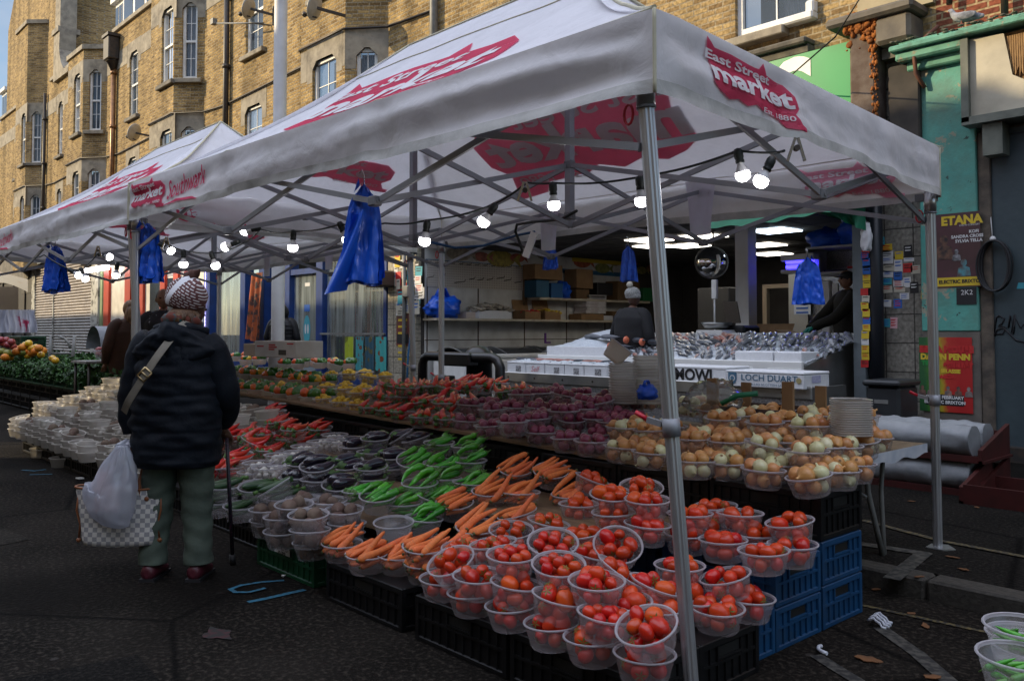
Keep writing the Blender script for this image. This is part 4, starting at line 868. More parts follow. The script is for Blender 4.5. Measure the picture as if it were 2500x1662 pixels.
def heap(parent, w, dep, z, h, mat, n, r, name, sc=(1.6,1,.7)):
    mb = MB()
    for i in range(n):
        y, x = random.uniform(-w/2,w/2), random.uniform(-dep/2,dep/2); a = random.random()*PI
        zz = z+h*(1-abs(2*y/w)**2)*random.random()
        rr = r*random.uniform(.6,1.2); st = len(mb.bm.verts); mb.sphere((0,0,0), rr, 7, 5, (sc[0],sc[1],sc[2]))
        mt = Matrix.Translation((x,y,zz)) @ Euler((random.uniform(-.5,.5),random.uniform(-.5,.5),a)).to_matrix().to_4x4()
        mb.bm.verts.ensure_lookup_table()
        for v in mb.bm.verts[st:]: v.co = mt @ v.co
    return mb.obj(name, mat, parent)
t = sbox('polystyrene_box', 1195, 762, .82, .17, POLY, 'white polystyrene box of dried salt fish on the lower shelf', z1, open_=True)
heap(t, .8, .34, .15, .14, M('salt_fish', (.45,.40,.32), (.32,.28,.22), 14, .8, .5), 90, .07, 'dried_fish', (1.7,1,.4))
t = sbox('carton_box', 1286, 760, .42, .17, CARD, 'open brown carton of red packets on the lower shelf', z1, open_='flap'); heap(t, .38, .3, .13, .05, REDP, 30, .04, 'packet')
t = sbox('carton_box', 1335, 760, .44, .18, CARD, 'open brown carton of yellow packets on the lower shelf', z1, open_='flap'); heap(t, .4, .3, .14, .06, YEL, 34, .04, 'packet')
t = sbox('egg_pack', 1135, 765, .22, .12, M('pink_print', (.5,.42,.38)), 'small cream carton between blue bag and salt fish', z1)
for i in range(6):
    sbox('flat_box', 1440+random.uniform(-3,3), 740, .62, .062, M('white_red_box', (.62,.62,.62), (.5,.45,.46), 9, .6), 'flat white box with red marks, number %s up in the shelf stack' % ('one','two','three','four','five','six')[i], z1+.14+i*.066)
sbox('carton_box', 1432, 770, .7, .13, CARD, 'low brown carton under the stack of flat white boxes', z1)
sbox('carton_box', 1495, 765, .4, .2, CARD2, 'dark carton at the far end of the lower shelf', z1); sbox('white_sack', 1478, 772, .5, .1, M('white_poly', (.6,.6,.62), rough=.4), 'white plastic wrapped pack on lower shelf behind the man', z1, 'pack')
t = sbox('carton_box', 1325, 650, .78, .30, CARD, 'large brown carton on top of the upper shelf goods', ZS2+.36); sbox('carton_box', 1413, 655, .50, .40, CARD, 'square brown carton beside the large one on the upper shelf', ZS2+.22)
sbox('carton_box', 1310, 690, .36, .34, M('box_teal', (.02,.12,.22), (.015,.09,.17), 3, .5), 'blue printed carton with a sprout picture on upper shelf', ZS2); sbox('carton_box', 1345, 695, .34, .30, M('box_blue', (.015,.10,.26)), 'second blue printed carton on the upper shelf', ZS2)
sbox('carton_box', 1408, 700, .4, .2, CARD2, 'dark carton under the square brown carton', ZS2); sbox('white_pack', 1445, 700, .5, .08, M('white_poly', (.6,.6,.62)), 'white packs lying on the upper shelf', ZS2, 'pack'); sbox('black_bag', 1462, 690, .5, .26, M('black_poly', (.012,.012,.014), rough=.35), 'black plastic bundle on the upper shelf', ZS2+.1, 'bundle')
sbox('carton_box', 1520, 680, .75, .42, CARD2, 'wide brown carton on the upper shelf above the bobble hat', ZS2); sbox('carton_box', 1564, 695, .25, .3, M('box_green', (.01,.13,.04)), 'green and white carton at the upper shelf end', ZS2); sbox('carton_box', 1580, 695, .25, .3, M('box_green', (.01,.13,.04)), 'green carton nearest the tent leg on upper shelf', ZS2)
def blob_bag(name, c, r, label, mat=BAGB, cat='bag', sc=(1,1,1.1), handles=True):
    t = thing(name, label, cat, c); mb = MB()
    n, m = 32, 22; seed = random.random()*50
    rs = []
    for j in range(m+1):
        th = PI*j/m
        ring = []
        for k in range(n):
            ph = 2*PI*k/n; d = Vector((math.sin(th)*math.cos(ph), math.sin(th)*math.sin(ph), -math.cos(th)))
            q = 1+.26*wob(d.x,d.y,d.z,2.0,seed)+.30*abs(wob(d.x,d.y,d.z,3.4,seed))-.12+.10*abs(wob(d.x,d.y,d.z,8,seed))
            ring.append((d.x*r*q*sc[0], d.y*r*q*sc[1], max(0,(d.z*q+.75))*r*sc[2]))
        rs.append(ring)
    mb.rings(rs)
    if handles:
        for s in (-1,1): mb.tube([(s*.1*r,-.5*r,1.6*r*sc[2]),(s*.1*r,-.25*r,2.2*r*sc[2]),(s*.1*r,.1*r,2.25*r*sc[2]),(s*.1*r,.35*r,1.6*r*sc[2])], [.1*r,.07*r,.07*r,.1*r], 6)
    mb.obj('sack', mat, t); return t
p = onX(1082,760,FX0+.25); blob_bag('carrier_bag', (FX0+.25,p.y,z1), .30, 'full blue carrier bag on the lower shelf behind the tent legs', sc=(.8,1.25,.8))
p = onX(1372,700,FX0+.25); blob_bag('carrier_bag', (FX0+.25,p.y,ZS2), .19, 'crumpled blue bag on the upper shelf beside blue cartons', handles=False)
# chest freezers along the white wall
for i, (y0, lb) in enumerate(((Yf+.1,'white chest freezer with curved glass lid nearest the street'),(Yf+2.2,'second white chest freezer with curved glass lid further in'))):
    t = thing('chest_freezer', lb, 'freezer', (FX0+.55,y0+1,FZ0), 0, 'chest freezers along the white wall'); mb = MB(); mb.b2((-.45,-1,0),(.5,1,.72), .04); mb.b2((-.46,-1.01,.72),(.51,1.01,.80), .02); mb.obj('cabinet', WHITE, t)
    mb = MB(); mb.sheet(lambda u, v: (-.42+.88*u, -.98+1.96*v, .80+.11*math.sin(PI*u)), 12, 2); mb.obj('lid', M('freezer_glass', (.05,.055,.06), rough=.12, spec=.8), t)
    mb = MB()
    for yy in (-.99,0,.99): mb.tube([(-.42+.88*u/8, yy, .805+.115*math.sin(PI*u/8)) for u in range(9)], .012, 5)
    mb.obj('lid_rim', GREYP, t)
# right part of the room: column, steel wall, shelf unit, fly killer, mirror, lights
p = onY(1825,700,11.2); mb = MB(); mb.b2((p.x-.11,11.05,FZ0),(p.x+.11,11.27,FZ1)); mb.b2((p.x-.12,11.04,FZ0),(p.x+.12,11.28,1.35)); t = mb.obj('column', M('column_white', (.78,.78,.77), (.68,.68,.66), 3, .6), FSH)
LP = [(1716,576),(1680,599),(1892,562),(1865,597),(1885,619),(1585,585),(1600,600)]
for i, (x, y) in enumerate(LP):
    q = onZ(x, y, FZ1-.01); mb = MB(); mb.b2((q.x-.3,q.y-.3,FZ1-.03),(q.x+.3,q.y+.3,FZ1-.012)); mb.obj('light_panel', EM('panel_cool' if i == 2 else 'panel_white', (.72,.86,1) if i == 2 else (1,.93,.82), 6), FSH)
STEEL = M('steel', (.46,.46,.45), (.36,.36,.35), 5, .35, metal=.85)
DIAM = M('diamond_plate', (.36,.36,.37), (.20,.20,.21), 55, .38, .6, 55, metal=.7)
mb = MB(); mb.b2((FX1-.06,Yf+.3,FZ0),(FX1-.002,13.2,2.6)); pr1 = onY(1945,700,12.9); mb.b2((pr1.x-.1,12.9,FZ0),(FX1-.07,13.0,2.6)); mb.obj('diamond_wall', DIAM, FSH)
mb = MB(); mb.b2((onY(1922,700,12.8).x,12.84,FZ0),(onY(1968,700,12.8).x,12.895,2.5)); mb.obj('wall_panel', M('cream_wall', (.42,.38,.31)), FSH)
q0, q1 = onY(1928,768,12.7), onY(1968,692,12.7)
mb = MB(); panel(mb, q0.x, q1.x, q0.z, q1.z, 12.835); NT = mb.obj('notice', WHP, FSH); mb = MB(); panel(mb, q0.x+.03, q1.x-.03, q1.z-.18, q1.z-.03, 12.83)
for k in range(4): panel(mb, q0.x+.04, q1.x-.04, q1.z-.26-.07*k, q1.z-.235-.07*k, 12.83)
mb.obj('printed_line', BLUP, NT)
# shelf unit hanging on the right
q0, q1 = onY(1985,668,11.6), onY(2100,603,11.6)
SU = thing('wall_shelf', 'white open shelf unit above the fishmonger, plates and cloths on top', 'shelf')
mb = MB(); X0_, X1_ = q0.x, FX1-.08
mb.b2((X0_-.05,11.4,q0.z-.03),(X1_,12.0,q0.z)); mb.b2((X0_,11.4,q1.z),(X1_,12.0,q1.z+.03)); mb.b2((X0_,11.4,q0.z),(X0_+.03,12.0,q1.z)); mb.obj('frame', M('shelf_white', (.55,.55,.54)), SU)
mb = MB(); mb.b2((X0_+.03,11.95,q0.z),(X1_,11.99,q1.z)); mb.obj('back_panel', DIAM, SU)
blob_bag('blue_cloth', (X0_+.25,11.6,q1.z+.03), .26, 'blue plastic bundle on top of the white shelf unit', sc=(1.2,.8,.6), handles=False); blob_bag('blue_cloth', (X0_+.7,11.6,q1.z+.03), .3, 'taller blue plastic heap on the white shelf unit', sc=(1,.8,.9), handles=False)
for i, (xx, zz, c) in enumerate(((.4,.02,BLK),(.75,.02,WHP),(.75,.055,REDP),(.9,.085,WHP))):
    mb = MB(); mb.b2((X0_+xx-.16,11.45,q0.z+.002+zz-.02),(X0_+xx+.2,11.75,q0.z+.03+zz-.02)); mb.obj('tray', c, label='%s flat tray lying on the bottom board of the white shelf' % ('black','lower white','red','upper white')[i], cat='tray')
# insect killer with violet tubes
q0, q1 = onY(1905,668,11.3), onY(1985,617,11.3)
FK = thing('insect_killer', 'white box light with two violet tubes on the shop wall', 'light'); mb = MB(); mb.b2((q0.x,11.3,q1.z-.09),(q1.x,11.5,q1.z), .01); mb.b2((q0.x,11.3,q0.z),(q1.x,11.5,q0.z+.05), .01); mb.b2((q0.x,11.46,q0.z),(q1.x,11.5,q1.z)); mb.obj('housing', WHITE, FK)
mb = MB()
for f in (.35,.62): z = q0.z+(q1.z-q0.z)*f; mb.cyl((q0.x+.04,11.4,z),(q1.x-.04,11.4,z), .022, 8)
mb.obj('tube', EM('uv_tube', (.04,.03,1), 7), FK)
# convex mirror
q = onY(1737,641,11.4); CMR = thing('convex_mirror', 'round convex mirror hanging from the shop ceiling', 'mirror', q); rt_ = (EYE-q).normalized().to_track_quat('Z','X').to_matrix().to_4x4()
mb = MB(); mb.lathe([(.001,.09),(.08,.083),(.16,.058),(.22,.02),(.24,0)], 28); me = mb.mesh('m', M('mirror', (.7,.7,.72), metal=1, rough=.04)); me.transform(rt_); link('mirror_face', me, CMR)
mb = MB(); mb.tube([(.245*math.cos(2*PI*i/28), .245*math.sin(2*PI*i/28), 0) for i in range(29)], .014, 6, False); me = mb.mesh('m', GREYP); me.transform(rt_); link('rim', me, CMR)
mb = MB(); mb.cyl((0,.05,.2),(0,.05,FZ1-q.z), .015, 6); mb.obj('hanger', IRON, CMR)
# fridge, doorway frame, barrel, cartons at back
q0, q1 = onY(1702,780,13.5), onY(1780,700,13.5); t = thing('fridge', 'tall steel fridge in the dark back of the shop', 'fridge'); mb = MB(); mb.b2((q0.x,13.5,FZ0),(q1.x,14.2,q1.z), .02); mb.obj('cabinet', M('fridge_steel', (.05,.05,.052), metal=.3, rough=.4), t); mb = MB(); mb.b2((q1.x-.1,13.46,1.0),(q1.x-.07,13.5,1.5)); mb.obj('handle', IRON, t)
q0, q1 = onY(1862,780,13.2), onY(1927,702,13.2); mb = MB(); mb.b2((q0.x,13.2,FZ0),(q0.x+.08,13.3,q1.z)); mb.b2((q0.x,13.2,q1.z),(q1.x+.1,13.3,q1.z+.07)); mb.obj('inner_doorway', M('door_wood', (.30,.22,.14)), FSH)
q = onY(1905,790,12.4); t = thing('blue_barrel', 'blue plastic barrel stuffed with rubbish at the back of the shop', 'barrel', (q.x,12.4,FZ0)); mb = MB(); mb.lathe([(.01,0),(.24,0),(.27,.3),(.27,.6),(.25,.95),(.23,.95),(.23,.9)], 18); mb.obj('drum', M('barrel_blue', (.01,.06,.2)), t); heap(t, .4, .4, .9, .15, BAGB, 14, .1, 'rubbish')
q0 = onY(1865,800,11.0); t = thing('carton_box', 'open brown carton with raised flaps on the shop counter', 'box', (q0.x,11.0,1.05)); mb = MB(); mb.b2((-.3,-.2,0),(.3,-.19,.26)); mb.b2((-.3,.19,0),(.3,.2,.26)); mb.b2((-.3,-.19,0),(-.29,.19,.26)); mb.b2((.29,-.19,0),(.3,.19,.26)); mb.box((0,.26,.33),(.6,.01,.22),Matrix.Rotation(-.6,3,'X')); mb.box((.38,0,.3),(.2,.4,.01),Matrix.Rotation(.3,3,'Y')); mb.obj('carton', CARD, t)
mb = MB(); mb.b2((q0.x-.9,10.6,FZ0),(q0.x+2.0,11.3,1.05)); mb.obj('back_counter', STEEL, label='steel work counter inside the fish shop below the carton', cat='counter')
# band saw with white post at right
q = onY(2020,760,11.0); t = thing('bone_saw', 'white bone saw with upright guard and two black knobs', 'saw', (q.x,11.0,1.05)); mb = MB(); mb.b2((-.06,-.05,.05),(.06,.05,1.0), .012); mb.b2((.08,-.02,.2),(.16,.02,.95)); mb.b2((-.45,-.3,0),(.5,.3,.05), .01); mb.obj('frame', WHITE, t); mb = MB(); mb.cyl((0,-.05,.55),(0,-.11,.55), .05); mb.cyl((0,-.05,.25),(0,-.11,.25), .05); mb.obj('knob', IRON, t)
# scale and till on counter
q = onY(1750,800,9.75); t = thing('weighing_scale', 'white shop scale with steel pan and pole display', 'scale', (q.x,9.75,1.28)); mb = MB(); mb.prism([(-.22,-.2,0),(.28,-.2,0),(.2,-.2,.1),(-.18,-.2,.1)], (0,.4,0)); mb.obj('base', WHITE, t); mb = MB(); mb.lathe([(.001,.13),(.15,.14),(.2,.2),(.21,.2),(.16,.13),(.001,.11)], 20); mb.obj('pan', STEEL, t); mb = MB(); mb.cyl((-.1,.1,.1),(-.1,.1,.55), .012, 6); mb.b2((-.14,.08,.52),(-.06,.13,.78), .008); mb.obj('pole_display', WHITE, t)
q = onY(1800,800,10.0); t = thing('cash_till', 'black cash till behind the fish display', 'till', (q.x,10.05,1.12)); mb = MB(); mb.b2((-.25,-.25,0),(.28,.25,.2), .02); mb.b2((-.22,-.2,.2),(.2,.2,.32), .03); mb.obj('housing', BLK, t); mb = MB(); mb.box((-.18,.1,.5),(.22,.02,.3),Matrix.Rotation(.3,3,'X')); mb.obj('screen', M('till_screen', (.12,.10,.08)), t)
# shutter rail at the right jamb with stickers; black drainpipe
t = thing('shutter_rail', 'grey shutter rail plastered with stickers beside a black pipe', 'rail'); mb = MB(); r0 = X9(2103); mb.b2((r0-.0,Yf-.2,.1),(r0+.13,Yf-.02,3.2)); mb.obj('channel', M('rail_grey', (.16,.19,.21), (.12,.14,.15), 4, .5), t); mb = MB(); mb.cyl((r0+.22,Yf-.12,.1),(r0+.22,Yf-.12,3.6), .08, 12); mb.obj('pipe', M('pipe_black', (.012,.014,.02), rough=.4), t)
random.seed(9)
for i in range(18):
    c = random.choice([1,1,1,0,0,4,3,5]); sticker(2113+random.uniform(-3,3), 590+i*17.5, .085, random.uniform(.07,.11), scol[c], '%s sticker on the grey shutter rail' % ('white','yellow','pale blue','blue','red','cream','pink','black')[c], Yf-.203, 'stickers on the grey shutter rail')
# green folded awning at the fish shop opening
mb = MB(); A = [onY(x, y, Yf-.9) for x, y in ((1690,559),(1850,548),(2000,520),(2110,500))]; 
def awn(u, v):
    i = min(2, int(u*3)); f = u*3-i; p = A[i].lerp(A[i+1], f); q = Vector((p.x, Yf-.2, 3.55))
    return p.lerp(q, v)+Vector((0,0,-.04*math.sin(v*PI)+.012*math.sin(u*40)))
mb.sheet(awn, 40, 8)
pf = [onY(x, y, Yf-.7) for x, y in ((2000,520),(2112,500),(2108,562),(2050,536))]
mb.obj('awning', M('green_awning', (.004,.16,.08), (.003,.12,.06), 4, .6), label='green cloth awning sagging over the fish shop opening', cat='awning')
mb = MB()
def hang(u, v):
    a = pf[0].lerp(pf[1], u); b = pf[3].lerp(pf[2], u); p = a.lerp(b, v); return p+Vector((0,.06*math.sin(u*14)*v,0))
mb.sheet(hang, 24, 6); mb.obj('awning_drape', M('green_awning', (.004,.16,.08)), label='loose green awning drape hanging by the black pipe', cat='awning')
p = onY(2115,585,Yf-.6); t = blob_bag('plastic_bag', p-Vector((0,0,.12)), .10, 'thin white plastic bag hanging beside the black pipe', mat=M('white_poly', (.6,.6,.62), rough=.4), sc=(.6,.5,1.7), handles=False)
# ================================================================ market tents
def fabric(name, c, tl=.35, dirt=(.52,.52,.50)):
    m = bpy.data.materials.new(name); N, L = nodes(m); N.remove(N['Principled BSDF']); out = N['Material Output']
    df = N.new('ShaderNodeBsdfDiffuse'); tr = N.new('ShaderNodeBsdfTranslucent'); mx = N.new('ShaderNodeMixShader'); mx.inputs[0].default_value = tl
    tc = N.new('ShaderNodeTexCoord'); nz = N.new('ShaderNodeTexNoise'); nz.inputs['Scale'].default_value = 3.2; nz.inputs['Detail'].default_value = 9; nz.inputs['Roughness'].default_value = .68; L.new(tc.outputs['Object'], nz.inputs['Vector'])
    rp = N.new('ShaderNodeValToRGB'); rp.color_ramp.elements[0].position = .42; rp.color_ramp.elements[0].color = (*c, 1); rp.color_ramp.elements[1].position = .78; rp.color_ramp.elements[1].color = (*dirt, 1)
    L.new(nz.outputs['Fac'], rp.inputs[0]); L.new(rp.outputs[0], df.inputs[0]); L.new(rp.outputs[0], tr.inputs[0])
    gl = N.new('ShaderNodeBsdfGlossy'); gl.inputs['Roughness'].default_value = .35; m2 = N.new('ShaderNodeMixShader'); m2.inputs[0].default_value = .03
    n2 = N.new('ShaderNodeTexNoise'); n2.inputs['Scale'].default_value = 6; n2.inputs['Detail'].default_value = 7; n2.inputs['Distortion'].default_value = 1.2; L.new(tc.outputs['Object'], n2.inputs['Vector'])
    bp = N.new('ShaderNodeBump'); bp.inputs['Strength'].default_value = .28; bp.inputs['Distance'].default_value = .03; L.new(n2.outputs['Fac'], bp.inputs['Height'])
    for s in (df, tr, gl): L.new(bp.outputs['Normal'], s.inputs['Normal'])
    L.new(df.outputs[0], mx.inputs[1]); L.new(tr.outputs[0], mx.inputs[2]); L.new(mx.outputs[0], m2.inputs[1]); L.new(gl.outputs[0], m2.inputs[2]); L.new(m2.outputs[0], out.inputs['Surface'])
    return m
TFAB = fabric('tent_fabric', (.82,.82,.87), .30, (.70,.70,.74)); VFAB = fabric('valance_fabric', (.70,.69,.71), .24, (.58,.575,.57)); HEM = fabric('hem_fabric', (.52,.52,.50), .1, (.26,.26,.25))  # valance base greyed to paint in its shade beside the roof cloth
def fabc(n, c, tl): 
    m = fabric(n, c, tl, tuple(q*.85 for q in c)); return m
LRED = fabc('logo_red', (.78,.10,.20), .6); LPINK = fabc('logo_through', (.88,.42,.54), .55); LWHT = fabc('logo_white', (.80,.80,.83), .25)  # logo_through: pale pink painted for light passing through the cloth
ALU = M('aluminium', (.50,.51,.53), (.40,.41,.43), 3, .38, metal=.75, stretch=(20,20,1)); ALUG = M('aluminium_grey', (.30,.31,.34), (.25,.26,.28), 4, .5, metal=.4)
BRK = M('bracket_grey', (.16,.165,.18), rough=.5); STEELB = M('bright_bracket', (.55,.55,.56), metal=.9, rough=.3)
TX1, TX0, TY0, TY1 = -1.83, -6.93, 2.28, 5.20
EZ, BZ, RZ = 2.465, 2.175, 3.50
TYM = (TY0+TY1)/2; RX1, RX0 = TX1-1.62, TX0+1.70
BLOB = [(-.52,.44),(-.43,.345),(-.25,.35),(.02,.325),(.07,.33),(.12,.43),(.18,.30),(.40,.27),(.50,.13),(.51,-.06),(.45,-.16),(.50,-.30),(.56,-.33),(.55,-.40),(.36,-.37),(.29,-.27),(.05,-.24),(-.02,-.19),(-.12,-.25),(-.22,-.2),(-.32,-.25),(-.42,-.20),(-.50,-.12),(-.47,.1),(-.50,.25)]
def logo(parent, fn, w, name='market_logo', inner=None, sub=.12, xs=2.):
    fn0 = fn; fn = lambda x, y, off: fn0(x*xs, y, off)
    """fn(x,y,off) maps metres on the cloth to 3D; outer print, plus a paler inner copy for light showing through"""
    for off, mat, nm in ((.006, LRED, name), (-.006, LPINK, name+'_reverse')):
        if inner is False and off < 0: continue
        mb = MB(); put2d(mb, poly2d([(x*w, y*w) for x, y in BLOB]), lambda x, y: fn(x, y, off), sub*w); o = mb.obj(nm, mat, parent)
        mb = MB()
        for s, sz, cx, cy, bd, sh, sx in (('East Street', .155, -.16, .235, .004, 0, 1.1), ('market', .36, -.03, .035, .012, 0, .92), ('Est. 1880', .105, .24, -.235, .001, 0, 1)):
            put2d(mb, text2d(s, sz*w, bd*w, sh), lambda x, y: fn(x*sx+cx*w, y+cy*w, off*1.7), sub*w)
        mb.obj('lettering', LWHT, o)
def mk_tent(label):
    T = thing('market_tent', label, 'tent', (0,0,0), 0, 'white market tents'); random.seed(11)
    cor = {'A': Vector((-1.80,2.30,2.448)), 'B': Vector((-6.96,2.30,2.505)), 'C': Vector((TX0+.20,TY1,EZ)), 'D': Vector((-2.0,TY1,2.425))}
    r1, r0 = Vector((RX1,TYM,RZ)), Vector((RX0,TYM,RZ))
    def panel_fn(a, b, ra, rb, seed):
        nrm = (b-a).cross(ra-a).normalized()
        if nrm.z < 0: nrm = -nrm
        def fn(u, v, off=0):
            p = a.lerp(b, u).lerp(ra.lerp(rb, u), v)
            sag = -.10*math.sin(PI*min(1,v*1.0))*(1-.3*v) - .02*math.sin(PI*u)*(1-v)
            wr = .016*wob(u*3, v*2, seed, 2.2)*(math.sin(PI*v))+.010*math.sin((u*9+v*2)+seed)*v*(1-v)*2
            dr = .02*math.exp(-((u-.333)/.03)**2)*(1-v)**3 + .02*math.exp(-((u-.667)/.03)**2)*(1-v)**3
            return p + nrm*(sag+wr+dr+off)
        return fn
    fF = panel_fn(cor['A'], cor['B'], r1, r0, 1.); fB = panel_fn(cor['D'], cor['C'], r1, r0, 2.); fR = panel_fn(cor['A'], cor['D'], r1, r1, 3.); fL = panel_fn(cor['B'], cor['C'], r0, r0, 4.)
    mb = MB(); mb.sheet(fF, 60, 24); mb.sheet(fB, 48, 20); mb.sheet(fR, 36, 20); mb.sheet(fL, 36, 20); roof = mb.obj('canopy', TFAB, T)
    def val_fn(a, b, out, seed, h=EZ-BZ, slack=1.):
        L_ = (b-a).length
        def fn(u, v, off=0):
            p = a.lerp(b, u); s = u*L_
            corner = math.exp(-(s/.95)**2)+math.exp(-((L_-s)/.6)**2)
            folds = (.026 if slack > .9 else .008)*math.sin(v*11+seed*2+s*.9+.6*math.sin(s*2))*corner + .013*math.sin(v*7-s*1.5+seed)*slack
            pl = 0
            for q in (.333,.667): pl += .03*math.exp(-((u-q)*L_/.07)**2)*(max(0,v)**.7)*(1 if q < .5 else -.4) + .015*math.exp(-((u-q)*L_/.25)**2)*math.sin((u-q)*L_*14)
            wr = (.020 if slack > .9 else .012)*wob(s*.9, v*1.1, seed, 1.6)+.006*wob(s*3, v*3, seed, 2.5)
            env = min(1, v*3)*(.35+.65*min(1, s*4)*min(1,(L_-s)*4))
            z = -v*h - .012*math.sin(PI*u*3)*v + .008*wob(s*1.3, 0, seed, 1.)*v
            ce = min(1, s*9)*min(1,(L_-s)*9)
            return p + out*((.010+.02*v+(folds+pl+wr)*env)*max(0,ce)+off) + Vector((0,0,z))
        return fn
    vF = val_fn(cor['A'], cor['B'], Vector((0,-1,0)), 1.3); vB = val_fn(cor['D'], cor['C'], Vector((0,1,0)), 2.1); vR = val_fn(cor['A'], cor['D'], Vector((1,0,0)), 3.7, slack=.5); vL = val_fn(cor['B'], cor['C'], Vector((-1,0,0)), 4.4)
    for fn, nm in ((vF,'valance'),(vB,'valance'),(vR,'valance'),(vL,'valance')):
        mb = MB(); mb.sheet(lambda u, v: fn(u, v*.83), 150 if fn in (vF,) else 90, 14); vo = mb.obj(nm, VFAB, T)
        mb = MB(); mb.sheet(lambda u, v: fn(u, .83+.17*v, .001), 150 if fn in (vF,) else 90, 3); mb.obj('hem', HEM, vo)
    mb = MB()
    for c, r in ((cor['A'],r1),(cor['D'],r1),(cor['B'],r0),(cor['C'],r0)):
        fn = {id(cor['A']):fF,id(cor['B']):fF,id(cor['C']):fB,id(cor['D']):fB}[id(c)]; u = 0 if c in (cor['A'],cor['D']) else 1
        mb.tube([fn(u, v/14, .004) for v in range(15)], .009, 5)
    mb.tube([r0+Vector((0,0,.004)), r1+Vector((0,0,.004))], .009, 5)
    for fn, uu in ((vF,0),(vF,1),(vB,0),(vB,1)): mb.tube([fn(uu, v/8, .004) for v in range(9)], .007, 5)
    for fn in (fF, fB):
        for v_ in (.015,.80): mb.tube([fn(u/30, v_, .003) for u in range(31)], .0045, 4)
    mb.obj('seam', M('seam_cream', (.55,.52,.38), (.45,.43,.32), 9, .8), roof)
    # printed logos
    LX, LYs = TX1-TX0, TY1-TY0
    def on_roof(fn, L_, H_, cu, cv, flip=1):
        # u coordinate runs corner A->B; trapezoid, so metres -> u depend on v
        def g(x, y, off):
            v = cv + y/H_; 
            wv = L_*(1-v)+(RX1-RX0)*v if L_ > 4 else L_*(1-v)+1e-3
            u = .5 + ((cu-.5)*L_ - flip*x)/wv
            return fn(u, v, off)
        return g
    sl = math.hypot(TYM-TY0, RZ-EZ)
    logo(roof, on_roof(fF, LX, sl, .475, .36), 1.32, xs=1.5)
    logo(roof, on_roof(fB, LX, sl, .50, .36, -1), 1.30, xs=1.65)
    slr = math.hypot(TX1-RX1, RZ-EZ)
    logo(roof, on_roof(fL, LYs, slr, .5, .30, -1), .55)
    def on_val(fn, L_, cu, flip=1, h=EZ-BZ, cv=.48): return lambda x, y, off: fn(cu+flip*x/L_, cv-y/h, off)
    vals = [c for c in T.children if c.name.startswith('valance')]
    logo(vals[2], on_val(vR, LYs, .225, 1, cv=.50), .29, sub=.1, xs=2.3)
    logo(vals[0], on_val(vF, LX, .91, -1, cv=.47), .29, sub=.1, xs=2.3)
    logo(vals[1], on_val(vB, LX, .12, -1, cv=.47), .29, sub=.1, xs=2.3)
    mb = MB(); put2d(mb, text2d('Southwark', .115, .001, .35), lambda x, y: on_val(vF, LX, .775, -1, cv=.45)(x*1.2, y*1.5+x*.10, .008), .03)
    put2d(mb, poly2d([(-.30,-.07),(-.1,-.035),(.12,-.045),(.2,-.07),(.1,-.06),(-.1,-.055)]), lambda x, y: on_val(vF, LX, .775, -1, cv=.52)(x*1.2, y-.03, .008), .05)
    mb.obj('script_lettering', LRED, vals[0])
    # legs
    def leg(top, foot, adj=.38):
        top, foot = Vector(top), Vector(foot); mid = foot.lerp(top, adj)
        mb = MB(); d = (top-mid)
        def ribbed(a, b, r):
            n = 24; ring = lambda c: [c+Vector(((r*(1 if k%3 else .9))*math.cos(2*PI*k/n), (r*(1 if k%3 else .9))*math.sin(2*PI*k/n), 0)) for k in range(n)]
            mb.rings([ring(a), ring(b)], True, True, True, smooth=False)
        ribbed(mid, top, .0285); l = mb.obj('leg', ALU, T)
        mb = MB(); ribbed(foot, mid+(top-mid)*.02, .0255); mb.obj('inner_tube', ALU, l)
        ax = d.normalized(); q = ax.to_track_quat('Z','X').to_matrix()
        mb = MB(); mb.cyl(mid-ax*.04, mid+ax*.022, .0312, 16); mb.bar(mid+Vector((-.03,-.01,.0)), mid+Vector((-.085,-.02,.012)), .02,.02); mb.obj('collar', ALUG, l)
        mb = MB(); mb.tube([mid+Vector((-.085,-.02,.012)), mid+Vector((-.13,-.03,.035))], .009, 6); mb.obj('pull_tab', M('red_plastic', (.5,.01,.03), rough=.35), l)
        mb = MB(); mb.prism([foot+Vector((x,y,.0)) for x, y in ((-.05,-.05),(.05,-.05),(.09,.02),(.02,.1),(-.06,.06))], (0,0,.006)); mb.obj('foot_plate', STEELB, l)
        mb = MB(); mb.cyl(top-ax*.12, top+ax*.0, .0335, 16); mb.obj('top_sleeve', STEELB, l)
        mb = MB(); mb.cyl(top-ax*.128, top-ax*.118, .0345, 16); mb.box(top+Vector((-.055,.01,-.03)), (.05,.05,.04)); mb.box(top+Vector((-.01,.055,-.03)), (.05,.05,.04)); mb.obj('joint_bracket', BRK, l)
        mb = MB(); c = top+Vector((-.055,-.015,-.14)); mb.tube([c+Vector((.02*math.cos(t),0,.035*math.sin(t))) for t in [2*PI*i/12 for i in range(13)]], .005, 5, False); mb.obj('clip_ring', M('red_plastic', (.5,.01,.03)), l)
        return l
    foot = onZ(1699,1792,0)
    leg((TX1-.045,TY0+.05,2.25), foot+Vector((-.01,.01,0)), .46)
    leg(onY(2270,468,TY1-.07), onZ(2290,1337,.1), .42)
    leg((TX0+.05,TY0+.05,2.25), (TX0+.06,TY0+.06,.0))
    leg((TX0+.27,TY1-.05,2.25), (TX0+.27,TY1-.05,.1))
    # scissor trusses
    zt, zb_ = 2.36, 1.99
    def shx(p):
        p = Vector(p); f = (p.y-TY0)/(TY1-TY0)*.20; m = (TX0+TX1)/2; p.x -= f*(p.x-m)/(TX1-m); return p
